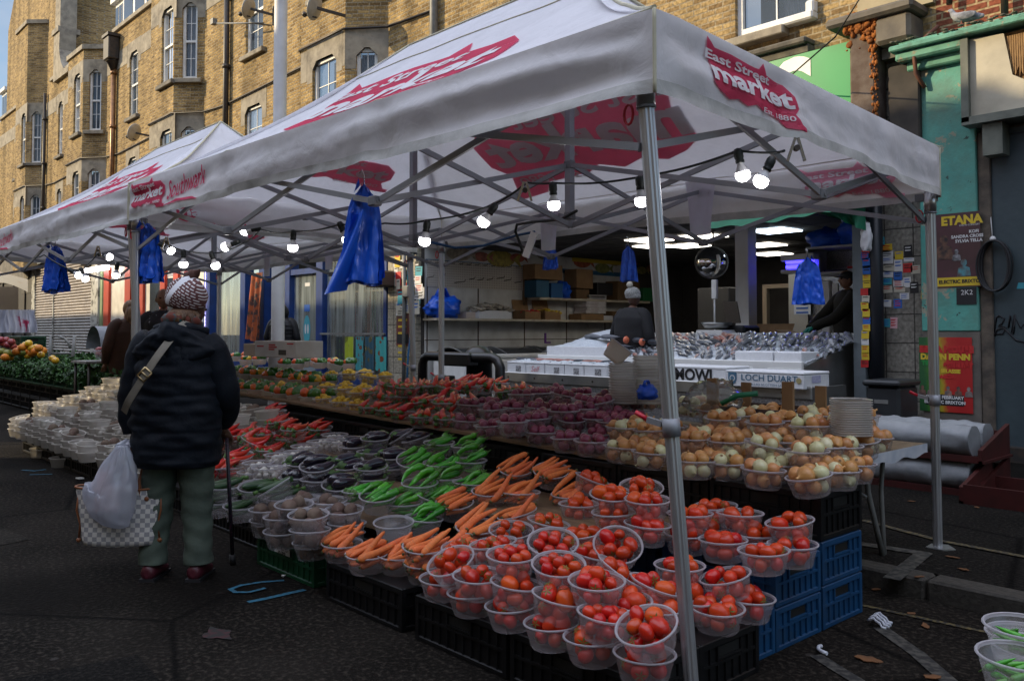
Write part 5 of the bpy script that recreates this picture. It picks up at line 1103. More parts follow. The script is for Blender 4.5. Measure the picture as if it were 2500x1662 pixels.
    def unit(a, b, w=.028):
        a, b = shx(a), shx(b); off = (b-a).cross(Vector((0,0,1))).normalized()*.012
        for s, (p, q) in ((1,((a.x,a.y,zt),(b.x,b.y,zb_))),(-1,((a.x,a.y,zb_),(b.x,b.y,zt)))):
            mb = MB(); mb.bar(Vector(p)+off*s, Vector(q)+off*s, .014, w); mb.obj('truss_bar', ALUG, T)
    def node(x, y, z):
        x = shx((x,y,z)).x
        mb = MB(); mb.box((x,y,z), (.06,.05,.05), None, .006); mb.cyl((x-.035,y,z),(x+.035,y,z), .012, 8); mb.obj('node_bracket', BRK, T)
    xs = [TX1-.05, TX1-.05-(LX-.1)/3, TX1-.05-2*(LX-.1)/3, TX0+.05]; ya, yb = TY0+.05, TY1-.05
    for y in (ya, yb):
        for a, b in zip(xs, xs[1:]): unit((a,y,0),(b,y,0))
        for x in xs[1:3]: node(x,y,zt); node(x,y,zb_)
    for x in (xs[0], xs[3]):
        unit((x,ya,0),(x,TYM,0)); unit((x,TYM,0),(x,yb,0)); node(x,TYM,zt); node(x,TYM,zb_)
    for x in xs[1:3]:
        unit((x,ya,0),(x,TYM,0)); unit((x,TYM,0),(x,yb,0)); node(x,TYM,zt); node(x,TYM,zb_+.06)
        xk = shx((x,TYM,0)).x; mb = MB(); mb.box((xk,TYM,(zb_+RZ)/2-.02), (.042,.042,RZ-zb_-.06)); mb.obj('king_post', ALUG, T)
    unit((xs[1],TYM,0),(xs[2],TYM,0)); unit((xs[0],TYM,0),(xs[1],TYM,0)); unit((xs[2],TYM,0),(xs[3],TYM,0))
    # cloth patches hanging inside at the rear nodes (folded ties)
    for x in xs[1:3]:
        mb = MB(); mb.sheet(lambda u, v: (shx((x,yb,0)).x+(u-.5)*(.26-.08*v), yb-.03+.012*math.sin(u*9+v*3), 2.44-.40*v), 8, 8); mb.obj('tie_patch', fabric('patch', (.66,.64,.74), .4), T)
    return T
TENT = mk_tent('white market tent with red printed logos over the tomato and onion display')
TENT2 = copy_tree(TENT, loc=(-5.13,.0,.03), label='second white market tent further left over the stacked bowls and greens')

# ---------------------------------------------------------------- festoon lights
BULB = EM('bulb_glow', (1,.97,.98), 26); BASE = M('bulb_base', (.6,.6,.62), rough=.4); SOCK = M('socket_black', (.01,.014,.013), rough=.5)
def at(px, py, d): r = ray(px, py); return EYE + r*d
def festoon(label, pts, bulbs):
    t = thing('festoon_lights', label, 'string lights', (0,0,0), 0, 'festoon lights under the tents')
    P3 = [at(*p) for p in pts]; cur = []
    for a, b in zip(P3, P3[1:]):
        for i in range(8): u = i/8; p = a.lerp(b, u); cur.append(p-Vector((0,0,.03*math.sin(PI*u)*(b-a).length)))
    cur.append(P3[-1])
    mb = MB(); mb.tube(cur, .0055, 6); mb.obj('cable', SOCK, t)
    for (sx, sy, bx_, by_, d) in bulbs:
        a = at(sx, sy, d); b = at(bx_, by_, d); ax = (b-a).normalized()
        q = ax.to_track_quat('Z','X').to_matrix().to_4x4(); q.translation = a
        mb = MB(); mb.lathe([(.001,-.028),(.014,-.024),(.019,-.012),(.019,.012),(.016,.02),(.018,.024),(.018,.034),(.001,.036)], 12); me = mb.mesh('s', SOCK); me.transform(q); so = link('lamp_socket', me, t)
        L_ = max(.075,(b-a).length)
        mb = MB(); mb.lathe([(.013,.03),(.016,.045),(.026,L_-.015),(.0275,L_-.008)], 14); me = mb.mesh('s', BASE); me.transform(q); link('bulb_base', me, so)
        mb = MB(); mb.lathe([(.0275,L_-.008),(.030,L_+.004),(.029,L_+.014),(.022,L_+.025),(.010,L_+.031),(.0005,L_+.032)], 14); me = mb.mesh('s', BULB); me.transform(q); link('bulb', me, so)
festoon('string of glowing white bulbs on black cable under the nearer tent', [(1915,368,3.35),(1895,372,3.4),(1803,368,3.5),(1565,432,3.7),(1352,447,3.95),(1287,446,4.0),(1205,500,4.1),(1042,538,4.35),(940,545,4.6),(832,547,4.9),(716,565,5.2),(635,560,5.6),(600,590,5.8),(535,617,6.0),(450,612,6.2),(400,590,6.4),(385,598,6.5)],
    [(1803,378,1813,425,3.5),(1880,398,1864,430,3.4),(1562,444,1566,488,3.7),(1350,458,1352,497,3.95),(1204,508,1190,528,4.1),(1042,550,1038,578,4.35),(832,552,843,575,4.9),(716,572,715,597,5.2),(627,558,606,562,5.6),(577,592,562,598,5.8),(517,622,524,642,6.0),(448,618,448,640,6.2),(395,598,408,606,6.4)])
festoon('string of glowing white bulbs on black cable under the far left tent', [(85,630,7.6),(108,622,7.5),(165,655,7.4),(200,660,7.4),(240,618,7.3),(286,640,7.1),(312,636,7.0)],
    [(172,660,185,668,7.4),(199,660,206,675,7.4),(245,622,264,627,7.3),(286,648,284,664,7.1)])
# spring clamps and a white power strip hanging from the frame
CHR = M('chrome', (.6,.6,.62), metal=1, rough=.2)
for i, (px, py, d, lb) in enumerate(((1282,465,3.95,'chrome spring clamp gripping the festoon cable under the ridge'),(1945,362,3.3,'chrome spring clamp on the right valance by the twin bulbs'),(407,592,6.35,'chrome spring clamp by the blue bags at the left tent corner'),(240,612,7.25,'chrome spring clamp under the far left tent'))):
    t = thing('spring_clamp', lb, 'clamp', at(px, py, d), AZ, 'spring clamps'); mb = MB(); mb.bar((-.005,0,.04),(-.035,0,-.05), .012,.01); mb.bar((.005,0,.04),(.03,0,-.05), .012,.01); mb.obj('jaw', CHR, t); mb = MB(); mb.cyl((-.0,-.012,.0),(0,.012,0), .012, 8); mb.obj('spring', IRON, t)
PS = thing('power_strip', 'white power strip hanging from the rear tent frame on its cable', 'power strip'); a, b = at(1305,568,5.6), at(1283,628,5.6)
mb = MB(); mb.bar(a, b, .06, .045); mb.obj('housing', WHITE, PS); mb = MB(); mb.tube([b+Vector((0,-.02,.02)), at(1268,590,5.6), at(1258,565,5.6), at(1262,548,5.5), at(1300,542,5.4), at(1370,535,5.2), at(1408,515,5.0)], .009, 6); mb.obj('flex', SOCK, PS)
cable('blue_cable', [at(1055,592,5.4), at(1110,605,5.6), at(1180,600,5.7), at(1260,575,5.7), at(1305,566,5.6)], .009, 'thin blue cable draped along the back of the tent', mat=M('cable_blue', (.01,.06,.16)))

# ---------------------------------------------------------------- hanging bundles of blue carrier bags
def bundle(c, w, h, rz, label, layers=4, tail=True, seed=0):
    t = thing('bag_bundle', label, 'carrier bags', c, rz, 'bundles of blue carrier bags hanging from the tents'); random.seed(seed)
    prof = [(0,.10),(.05,.17),(.10,.30),(.18,.36),(.30,.40),(.5,.44),(.75,.47),(1,.5)]
    def wid(v):
        for (a, x), (b, y) in zip(prof, prof[1:]):
            if v <= b: return x+(y-x)*(v-a)/(b-a)
        return prof[-1][1]
    mb = MB()
    for k in range(layers):
        sh = random.uniform(-.05,.05); ph = random.random()*6; dl = random.uniform(.9,1.02); tw = random.uniform(-.25,.25)
        def fn(u, v):
            x = (u-.5)*2*wid(v)*w*dl+sh*v*w*2
            cr = abs(math.sin(u*PI*2.5+ph+v*1.5))
            y = (k-layers/2)*.018*(.3+v) + .035*w*4*(cr-.5)*(.35+.65*v) + tw*(u-.5)*w*v + .02*w*6*(abs(wob(u*3,v*4,k+ph,2.2)))
            z = -v*h*dl - .04*h*abs(u-.5)*2*(1-v) + .02*h*math.sin(u*7+ph)*v
            return (x, y, z)
        mb.sheet(fn, 26, 22)
    mb.obj('bags', BAGB, t)
    if tail:
        mb = MB(); mb.sheet(lambda u, v: (-.05*w-v*.62*w+(u-.5)*w*(.30+.25*v), -.05+.03*math.sin(u*5+v*3), -.32*h-v*.80*h+.05*h*(u)), 14, 14); mb.obj('loose_bag', BAGB, t)
    mb = MB(); mb.tube([(0,0,-.01),(.0,0,.05),(-.012,0,.075),(-.024,0,.055)], .003, 5); mb.obj('hook', CHR, t)
    mb = MB()
    for s in (-1,1): mb.sheet(lambda u, v: (s*(.06*w+.12*w*v), -.04-.03*u, -.03*h-.10*h*v*(.5+u)+.07*h*u), 4, 6)
    mb.obj('handles', BAGB, t)
RZV = -(PI/2-AZ)+PI/2
def RZat(): return AZ-PI/2+PI/2
bundle(onY(889,450,2.36), .20, .50, .78, 'largest bundle of blue carrier bags hanging from the front valance centre', 5, True, 1)
bundle(onY(360,545,2.40), .25, .47, .5, 'blue carrier bags hanging beside the tent leg above the woman', 5, False, 2)
bundle(onY(135,600,2.42), .27, .47, .4, 'blue carrier bags hanging from the far left tent valance', 5, False, 3)
bundle(onY(1345,596,5.24), .12, .22, .6, 'small blue bag bundle on the rear valance in front of cartons', 4, False, 4)
bundle(onY(1534,600,5.24), .13, .28, .6, 'small blue bag bundle on the rear valance above the bobble hat', 4, False, 5)
bundle(onY(1972,628,7.2), .26, .44, .7, 'dark blue bag bundle hanging in front of the violet tube light', 4, False, 6)
# ================================================================ templates for crates, bowls and produce
BOWLM = TRANS('bowl_plastic', (.54,.51,.53), .31, .28, .5, spec=.35); BOWLK = TRANS('bowl_milky', (.52,.49,.44), .55, .35, .5, spec=.25); RIMK = TRANS('rim_milky', (.66,.63,.58), .8, .35, .4, spec=.25); RIMM = TRANS('bowl_rim', (.60,.58,.625), .78, .35, .5, spec=.25)
PUNM = TRANS('punnet_plastic', (.60,.52,.44), .80, .35, .5, spec=.25)
def lathe_mesh(name, prof, mats, split=None, n=28, lob=None, cap=True):
    mb = MB(); rs = []
    for i, (r, z) in enumerate(prof):
        rs.append([Vector((r*(lob(k/n) if lob else 1)*math.cos(2*PI*k/n), r*(lob(k/n) if lob else 1)*math.sin(2*PI*k/n), z)) for k in range(n)])
    vr = [[mb.v(p) for p in r] for r in rs]
    for i, (a, b) in enumerate(zip(vr, vr[1:])):
        mb.mi = 1 if split and split[0] <= i < split[1] else 0
        for k in range(n): mb.f([a[k], a[(k+1)%n], b[(k+1)%n], b[k]], True)
    mb.mi = 0
    if cap: mb.f(list(reversed(vr[0])), False)
    return mb.mesh(name, mats)
BH = .092
bprof = [(.072,.003),(.076,.0),(.081,.008),(.0915,.052),(.0928,.053),(.098,.082),(.0990,.0848),(.1055,.0856),(.1075,.088),(.106,.0913),(.1035,.0925),(.0995,.0905)]
BOWL = lathe_mesh('bowl', bprof, [BOWLM, RIMM], (5,11))
BOWLMK = lathe_mesh('bowl', bprof, [BOWLK, RIMK], (5,11))
def superl(t):
    c, s = abs(math.cos(2*PI*t)), abs(math.sin(2*PI*t)); return 1/((c**4+s**4)**.25)
PUN = lathe_mesh('punnet', [(.052,.002),(.055,0),(.060,.01),(.071,.070),(.072,.073),(.079,.074),(.080,.077),(.075,.078)], [PUNM, RIMM], (4,8), 32, superl)
STACKM = lathe_mesh('stack', sum([[(.088,.0195*i),(.101,.0195*i+.008),(.101,.0195*i+.013)] for i in range(16)], []), [TRANS('stack_plastic', (.66,.62,.58), .72, .3, .4)], None, 32, superl)
# produce meshes; each template is [(part, mesh)...], first is the thing itself
TOMM = M('tomato_skin', (.56,.014,.006), (.44,.009,.005), 14, .27, rand=.45, coat=.25, spec=.4); TOMO = M('tomato_orange', (.62,.055,.010), (.52,.026,.008), 10, .27, rand=.4, coat=.1, spec=.35); CAL = M('calyx_green', (.09,.20,.035), rough=.7)
def tomato(r, el, mat, seed):
    mb = MB(); n, m = 16, 10; rs = []
    for j in range(m+1):
        th = PI*j/m; rs.append([Vector((r*math.sin(th)*math.cos(2*PI*k/n)*(1+.03*math.cos(5*2*PI*k/n+seed)*(j>m*.6)), r*math.sin(th)*math.sin(2*PI*k/n)*(1+.03*math.cos(5*2*PI*k/n+seed)*(j>m*.6)), r*el*(-math.cos(th)+(-.14*math.exp(-((th-PI)/.35)**2)))) ) for k in range(n)])
    mb.rings(rs); mb.mi = 1
    z = r*el*.93
    for k in range(5):
        a = 2*PI*k/5+seed; mb.poly([(0,0,z),(.35*r*math.cos(a+.25),.35*r*math.sin(a+.25),z+.04*r),(.8*r*math.cos(a),.8*r*math.sin(a),z-.02*r),(.35*r*math.cos(a-.25),.35*r*math.sin(a-.25),z+.04*r)])
    return mb.mesh('tomato', [mat, CAL])
TOM = [[('tomato', tomato(.0285,.92,TOMM,.3))],[('tomato', tomato(.027,1.28,TOMM,1.1))],[('tomato', tomato(.029,1.25,TOMO,.7))],[('tomato', tomato(.0245,.95,TOMM,2.))]]
CARM = M('carrot_skin', (.74,.16,.04), (.60,.11,.026), 30, .62, .4, 60, rand=.35, stretch=(1,1,4), dirt=((.66,.30,.16), 30, .55, .8))
def tubemesh(name, pts, rad, mats, n=12, tip=None, lobn=0, sq=0):
    mb = MB(); mb.tube(pts, rad, n); 
    for f in mb.bm.faces: f.smooth = len(f.verts) == 4
    if tip: mb.mi = 1; mb.tube(tip[0], tip[1], 7)
    return mb.mesh(name, mats)
def carrot(L_, r, bend, seed):
    rnd = random.Random(seed); N_ = 18; pts = []; rad = []
    for i in range(N_+1):
        t = i/N_; pts.append((bend*math.sin(PI*t), .3*bend*math.sin(2*PI*t), L_*(t-.5)))
        e = min(1, t*9)**.5; rad.append(max(.0015, r*e*(1-.62*t**1.6)*(1 if t < .96 else .5)*(1+.045*(rnd.random()-.5))))
    return tubemesh('carrot', pts, rad, [CARM, M('carrot_top', (.10,.10,.03))], 12, ([(0,0,-L_/2-.004),(0,0,-L_/2+.004)], [.008,.009]))
CAR = [[('carrot', carrot(.185+.012*i, .018+.0012*(i%3), .008*(i-1), i))] for i in range(4)]
def pod(name, L_, r, bend, mat, stem, seed, taper=1.3, shoulder=.16, wr=.06):
    rnd = random.Random(seed); N_ = 18; pts = []; rad = []
    for i in range(N_+1):
        t = i/N_; pts.append((bend*math.sin(PI*t*.9), bend*.4*math.sin(PI*2*t+seed), L_*(t-.5)))
        e = min(1, t/shoulder)**.6; rad.append(max(.0012, r*e*(1-t**taper)**.75*(1+wr*(rnd.random()-.5)*2)))
    b = me = None
    body = tubemesh(name, pts, rad, [mat], 12)
    mb = MB(); z = -L_/2; mb.tube([(0,0,z+.010),(0,0,z+.001),(0,0,z-.012),(.004,0,z-.034)], [r*.86,r*.6,.0042,.0032], 9); st = mb.mesh('stem', [stem])
    return [(name, body), ('stem', st)]
GRN = M('chilli_green', (.075,.32,.016), (.045,.22,.012), 12, .27, rand=.6, coat=.2); STG = M('stem_green', (.06,.14,.02), rough=.6)
GPEP = [pod('green_pepper', .17, .0215, .016*(i-1), GRN, STG, i, 1.4, .12, .14) for i in range(4)]
RDP = M('pepper_red', (.58,.010,.012), (.46,.007,.010), 12, .26, rand=.4, coat=.2)
RPEP = [pod('red_pepper', .185, .030, .016*(i-1.2), RDP, STG, i+10, 1.2, .10, .10) for i in range(4)]
AUBM = M('aubergine_skin', (.008,.006,.014), (.016,.010,.024), 8, .12, coat=.6)
def auber(L_, r, bend, s):
    N_ = 16; pts = []; rad = []
    for i in range(N_+1):
        t = i/N_; pts.append((bend*math.sin(PI*t), 0, L_*(t-.5))); rad.append(max(.001, r*(.55+.45*math.sin(min(1,t*1.25)*PI/2))*math.sqrt(max(0,1-max(0,(t-.62)/.38)**2.2))))
    b = tubemesh('aubergine', pts, rad, [AUBM], 14)
    mb = MB(); z = -L_/2; rs = []
    for zz, rr in ((z-.003,.006),(z-.004,r*.5),(z+.012,r*.72),): rs.append([(rr*math.cos(2*PI*k/15), rr*math.sin(2*PI*k/15), zz) for k in range(15)])
    rs.append([(r*(.78 if k%3 else .74)*math.cos(2*PI*k/15), r*(.78 if k%3 else .74)*math.sin(2*PI*k/15), z+(.022 if k%3 else .045)) for k in range(15)])
    mb.rings(rs, True, True); mb.tube([(0,0,z),(.002,0,z-.02),(.008,0,z-.035)], [.007,.0055,.006], 7); c = mb.mesh('calyx', [M('aubergine_calyx', (.10,.20,.05), (.06,.11,.04), 20, .7)])
    return [('aubergine', b), ('calyx', c)]
AUB = [auber(.155, .036, .012, 0), auber(.165, .033, .018, 1)]
COUM = M('courgette_skin', (.012,.045,.012), (.03,.085,.02), 40, .35, stretch=(1,1,.2)); 
COU = [[('courgette', tubemesh('courgette', [(.008*math.sin(PI*i/12),0,.2*(i/12-.5)) for i in range(13)], [max(.003,.019*min(1,(i/12)*5)**.4*min(1,(1-i/12)*8+.05)**.5*(.82+.25*i/12)) for i in range(13)], [COUM], 10)), ('stem', tubemesh('stem', [(0,0,-.1),(.002,0,-.125)], [.010,.012], [STG], 6))]]
BEETM = M('beet_skin', (.10,.055,.045), (.17,.12,.09), 16, .85, .5, 40, rand=.5)
def beet(r):
    mb = MB(); mb.lathe([(.001,-r*1.35),(.004,-r*1.2),(r*.35,-r*.92),(r*.8,-r*.55),(r,0),(r*.86,r*.5),(r*.5,r*.8),(r*.3,r*.9),(r*.22,r*1.0),(.001,r*1.02)], 14, lob=lambda t, z: 1+.06*wob(math.cos(t*2*PI),math.sin(t*2*PI),z*30,1.7,3)); return mb.mesh('beet', [BEETM])
BEET = [[('beetroot', beet(.043))],[('beetroot', beet(.037))]]
def onionmat(name, c1, c2, rough, r):
    m = M(name, c1, c2, 7, rough, .25, 60, rand=r, stretch=(3,3,.6), contrast=(.3,.7), coat=.2); return m
ON1 = onionmat('onion_skin', (.44,.15,.045), (.60,.29,.11), .38, .5); ON2 = onionmat('onion_peeled', (.58,.56,.28), (.66,.62,.40), .3, .4); ON3 = onionmat('red_onion_skin', (.13,.014,.045), (.24,.035,.09), .3, .5)
ONR = M('onion_roots', (.22,.13,.06), rough=.9)
def onion(r, mat, s):
    mb = MB(); mb.lathe([(.001,-r*.9),(r*.3,-r*.88),(r*.7,-r*.66),(r*.95,-r*.25),(r,r*.05),(r*.9,r*.42),(r*.62,r*.72),(r*.32,r*.90),(r*.16,r*1.05),(r*.12,r*1.3),(r*.14,r*1.42),(.001,r*1.40)], 16, lob=lambda t, z: 1+.03*math.sin(2*PI*t*2+s)); mb.mi = 1; mb.cyl((0,0,-r*.97),(0,0,-r*.86), r*.2, 8)
    return mb.mesh('onion', [mat, ONR])
ONI = [[('onion', onion(.0355, ON1, 0))],[('onion', onion(.033, ON1, 1))],[('onion', onion(.034, ON2, 2))]]
RON = [[('red_onion', onion(.033, ON3, 0))],[('red_onion', onion(.030, ON3, 2))]]
LEMM = M('lemon_skin', (.66,.42,.015), (.58,.33,.012), 10, .4, .35, 160, rand=.25)
def lemon(r):
    mb = MB(); mb.lathe([(.0005,-r*1.42),(r*.14,-r*1.36),(r*.28,-r*1.15),(r*.66,-r*.85),(r*.95,-r*.35),(r,0),(r*.95,r*.35),(r*.66,r*.85),(r*.26,r*1.15),(.0005,r*1.25)], 14); return mb.mesh('lemon', [LEMM])
LEM = [[('lemon', lemon(.025))]]
def bell(r, mat, s):
    mb = MB(); lob = lambda t, z: 1+.11*abs(math.cos(PI*t*3+s))-.06
    mb.lathe([(.0005,-r*.80),(r*.45,-r*.92),(r*.8,-r*.72),(r*.98,-r*.2),(r*1.05,r*.35),(r*.95,r*.78),(r*.62,r*.95),(r*.25,r*.82),(.0005,r*.78)], 24, lob=lob); b = mb.mesh('bell_pepper', [mat])
    mb = MB(); mb.tube([(0,0,r*.74),(0,0,r*1.0),(r*.12,0,r*1.3)], [r*.3,r*.12,r*.13], 7); return [('bell_pepper', b), ('stem', mb.mesh('stem', [STG]))]
BG, BO, BY, BR = M('bell_green', (.03,.11,.012), (.05,.16,.02), 5, .2, rand=.4, coat=.4), M('bell_orange', (.62,.13,.02), (.55,.06,.02), 5, .2, rand=.4, coat=.4), M('bell_yellow', (.66,.40,.02), (.60,.30,.02), 5, .2, rand=.3, coat=.4), M('bell_red', (.42,.012,.012), (.3,.01,.01), 5, .2, rand=.3, coat=.4)
BEL = [bell(.033, BG, 0), bell(.030, BO, 1), bell(.033, BY, 2), bell(.034, BG, 3), bell(.034, BR, 1)]
GARM = M('garlic_white', (.62,.60,.55), (.5,.47,.42), 12, .6, .3, 40)
def garl(r):
    mb = MB(); mb.lathe([(.0005,-r*.7),(r*.6,-r*.66),(r,-r*.1),(r*.8,r*.45),(r*.3,r*.8),(r*.15,r*1.2),(.0005,r*1.25)], 14, lob=lambda t, z: 1+.08*abs(math.cos(PI*t*5))); return mb.mesh('garlic', [GARM])
GAR = [[('garlic_bulb', garl(.022))]]
def fruit(r, mat, nm):
    mb = MB(); mb.sphere((0,0,0), r, 14, 9, (1,1,.93)); return [(nm, mb.mesh(nm, [mat]))]
FRU = [fruit(.045, M('orange_peel', (.62,.20,.015), (.58,.16,.01), 12, .5, .3, 140, rand=.3), 'orange'), fruit(.042, BY, 'lemon'), fruit(.045, M('green_mango', (.10,.18,.03), (.22,.20,.03), 4, .4, rand=.4), 'mango'), fruit(.042, M('red_apple', (.22,.015,.03), (.30,.05,.05), 5, .3, rand=.3), 'apple')]

# ---------------------------------------------------------------- registry: the nearest 300 of a kind are objects, the rest one stuff mesh
REG = {}
def reg(kind, tmpl, mtx, label, cat, group): REG.setdefault(kind, []).append((tmpl, mtx.copy(), label, cat, group))
def flush(limit=300):
    for kind, lst in REG.items():
        lst.sort(key=lambda e: (e[1].translation-EYE).length)
        for (tm, mt, lb, ct, gr) in lst[:limit]:
            o = link(tm[0][0], tm[0][1], None, label=lb, cat=ct, group=gr); o.matrix_world = mt
            for (nm, me) in tm[1:]: link(nm, me, o)
        if lst[limit:]:
            bm = bmesh.new(); mats = []
            for (tm, mt, *_r) in lst[limit:]:
                for (nm, me) in tm:
                    b = bmesh.new(); b.from_mesh(me); b.transform(mt)
                    mp_ = []
                    for m in me.materials:
                        if m not in mats: mats.append(m)
                        mp_.append(mats.index(m))
                    for f in b.faces: f.material_index = mp_[f.material_index]
                    t_ = bpy.data.meshes.new('t'); b.to_mesh(t_); b.free(); bm.from_mesh(t_); bpy.data.meshes.remove(t_)
            me = bpy.data.meshes.new(kind); bm.to_mesh(me); bm.free()
            for m in mats: me.materials.append(m)
            link(kind+'_rest', me, label='the farther and smaller %s, half hidden behind the others' % (kind.replace('_',' ')), cat=kind.replace('_',' '), kind='stuff')
FXY = Vector((FW.x, FW.y, 0)).normalized()
DIRS = {'F': -FXY, 'B': FXY, 'R': RT.copy(), 'L': -RT}
def frame(P, tilt, d, spin):
    """matrix for a bowl with rim centre P, opened tilt degrees toward screen direction d"""
    n = Vector((0,0,1))
    if tilt:
        h = sum((DIRS[c] for c in d), Vector((0,0,0))).normalized(); n = (n*math.cos(R(tilt))+h*math.sin(R(tilt)))
    q = Vector((0,0,1)).rotation_difference(n).to_matrix() @ Matrix.Rotation(spin, 3, 'Z')
    m = q.to_4x4(); m.translation = Vector(P)-n*BH; return m
def ring(n, r, z, j=.006, a0=None):
    a0 = random.random()*6 if a0 is None else a0
    return [Vector(((r)*math.cos(a0+2*PI*k/n)+random.uniform(-j,j), r*math.sin(a0+2*PI*k/n)+random.uniform(-j,j), z+random.uniform(-j,j)*.6)) for k in range(n)]
def rrot(): return Euler((random.uniform(0,6.28), random.uniform(0,6.28), random.uniform(0,6.28))).to_matrix()
FILL = {}
def fill(m, what, lab):
    inv = m.to_3x3().inverted()
    def put(kind, tm, p, rot, cat, grp, s=1., word=None):
        M4 = m @ (Matrix.Translation(p) @ rot.to_4x4() @ Matrix.Diagonal((s*random.uniform(.93,1.07),s*random.uniform(.93,1.07),s,1))); reg(kind, tm, M4, '%s in %s' % (word or kind.replace('_',' '), lab), cat, grp)
    if what in ('tom', 'tomc'):
        if what == 'tomc':
            for p in ring(5,.048,.036): put('tomato', TOM[3], p, rrot(), 'tomato', 'tomatoes in bowls', 1, 'small round tomato')
            for p in ring(6,.056,.084,.008)+[Vector((random.uniform(-.01,.01),0,.094))]: put('tomato', TOM[3], p, rrot(), 'tomato', 'tomatoes in bowls', 1.02, 'small round tomato')
        else:
            for p in ring(4,.045,.038): put('tomato', TOM[random.choice([0,1])], p, rrot(), 'tomato', 'tomatoes in bowls', 1, 'ripe red tomato')
            for p in ring(random.choice([4,4,5]),.050,.090,.009)+([Vector((0,0,.112))] if random.random() < .35 else []): put('tomato', TOM[random.choice([0,1,1,2])], p, rrot(), 'tomato', 'tomatoes in bowls', random.uniform(.82,1.18), 'ripe red tomato')
    elif what in ('oni', 'ron'):
        T_, g = ([ONI[0],ONI[1],ONI[2],ONI[0],ONI[1],ONI[2],ONI[0]], 'onions in bowls') if what == 'oni' else (RON, 'red onions in bowls'); kd = 'onion' if what == 'oni' else 'red_onion'
        for p in ring(4,.046,.040): put(kd, random.choice(T_), p, rrot(), 'onion', g, 1)
        for p in ring(random.choice([4,4,5]),.052,.100,.008)+([Vector((0,0,.122))] if random.random() < .3 else []): put(kd, random.choice(T_), p, rrot(), 'onion', g, random.uniform(.95,1.15))
    elif what == 'lem':
        for p in ring(5,.044,.034)+ring(6,.055,.086,.006)+ring(2,.016,.105): put('lemon', LEM[0], p, rrot(), 'lemon', 'lemons in bowls', 1)
    elif what == 'gar':
        for p in ring(6,.055,.04)+ring(5,.04,.066): put('garlic_bulb', GAR[0], p, rrot(), 'garlic', 'garlic in bowls', 1)
    elif what == 'beet':
        for p in ring(3,.044,.044)+ring(2,.036,.086): put('beetroot', random.choice(BEET), p, Euler((random.uniform(-2,2),random.uniform(-2,2),0)).to_matrix(), 'beetroot', 'beetroot in bowls', random.uniform(.9,1.1))
    elif what == 'bel':
        a0 = (inv @ RT); a = math.atan2(a0.y, a0.x)
        ks = random.choice([(1,0,3),(1,3,0),(1,0,2),(1,0,0)])
        for k, off in enumerate((-.036,.012,.045)):
            p = Vector((math.cos(a)*off*.95, math.sin(a)*off*.95, .094))+Vector((random.uniform(-.01,.01),random.uniform(-.012,.012),random.uniform(-.006,.012)))
            put('bell_pepper', BEL[ks[k]], p, Euler((random.uniform(-1,1),random.uniform(-1,1),random.random()*6)).to_matrix(), 'pepper', 'mini peppers in punnets', random.uniform(1.1,1.3) if k else 1.1, ('green','orange','yellow','green','red')[ks[k]]+' mini pepper')
        for p in ring(2,.03,.034): put('bell_pepper', BEL[random.choice([0,1])], p, rrot(), 'pepper', 'mini peppers in punnets', .85, 'lower mini pepper')
    elif what in ('car','gp','rp','aub','cou'):
        kd, T_, n, up, ln, rr, wd = {'car':('carrot',CAR,9,.30,.19,.018,'orange carrot'),'gp':('green_pepper',GPEP,7,.38,.165,.021,'long green pepper'),'rp':('red_pepper',RPEP,6,.36,.17,.028,'long red pepper'),'aub':('aubergine',AUB,4,.16,.155,.036,'glossy aubergine'),'cou':('courgette',COU,4,.22,.2,.019,'dark green courgette')}[what]
        head = (RT*.75+FXY*.55) if what != 'rp' else (RT*random.uniform(-.3,.8)+FXY*.6)
        for k in range(n):
            lay = k >= n//2
            d = (head.normalized()+Vector((random.uniform(-.22,.22),random.uniform(-.22,.22),0))).normalized(); u = up*(.5+random.random()) if lay else .12
            if what == 'car' and random.random() < .16 and lay: u = random.uniform(.6,1.0)
            dv = (inv @ (d+Vector((0,0,u)))).normalized(); side = dv.cross(Vector((0,0,1))).normalized()
            nn = n//2 if not lay else n-n//2; kk = k if not lay else k-n//2
            c = side*((kk-(nn-1)/2)*rr*2.25*(.9 if lay else .8)) + dv*(.012 if lay else 0) + Vector((0,0,(.090+.010*random.random()) if lay else .050)) + Vector((0,0,abs(dv.z)*ln*.22))
            q = Vector((0,0,1)).rotation_difference(-dv if what in ('aub','gp','cou') and random.random()<.75 else (dv if what != 'car' else dv*random.choice([1,1,-1]))).to_matrix() @ Matrix.Rotation(random.random()*6,3,'Z')
            put(kd, random.choice(T_), c, q, kd.replace('_',' '), kd.replace('_',' ')+'s in bowls', random.uniform(.9,1.08) if lay else .8, wd)
ORD = ['first','second','third','fourth','fifth','sixth','seventh','eighth','ninth','tenth','eleventh','twelfth','thirteenth','fourteenth','fifteenth','sixteenth','seventeenth','eighteenth','nineteenth','twentieth']
SHORT = {'tom':'tomato bowl','tomc':'cherry tomato bowl','oni':'onion bowl','ron':'red onion bowl','lem':'lemon bowl','gar':'garlic bowl','beet':'beetroot bowl','bel':'pepper punnet','car':'carrot bowl','gp':'green pepper bowl','rp':'red pepper bowl','aub':'aubergine bowl','cou':'courgette bowl','':'empty bowl'}
WORD = {'tom':'bowl of tomatoes','tomc':'bowl of small round tomatoes','oni':'bowl of onions','ron':'bowl of red onions','lem':'bowl of lemons','gar':'bowl of garlic','beet':'bowl of beetroot','bel':'punnet of mini peppers','car':'bowl of carrots','gp':'bowl of green peppers','rp':'bowl of red peppers','aub':'bowl of aubergines','cou':'bowl of courgettes','':'empty bowl'}
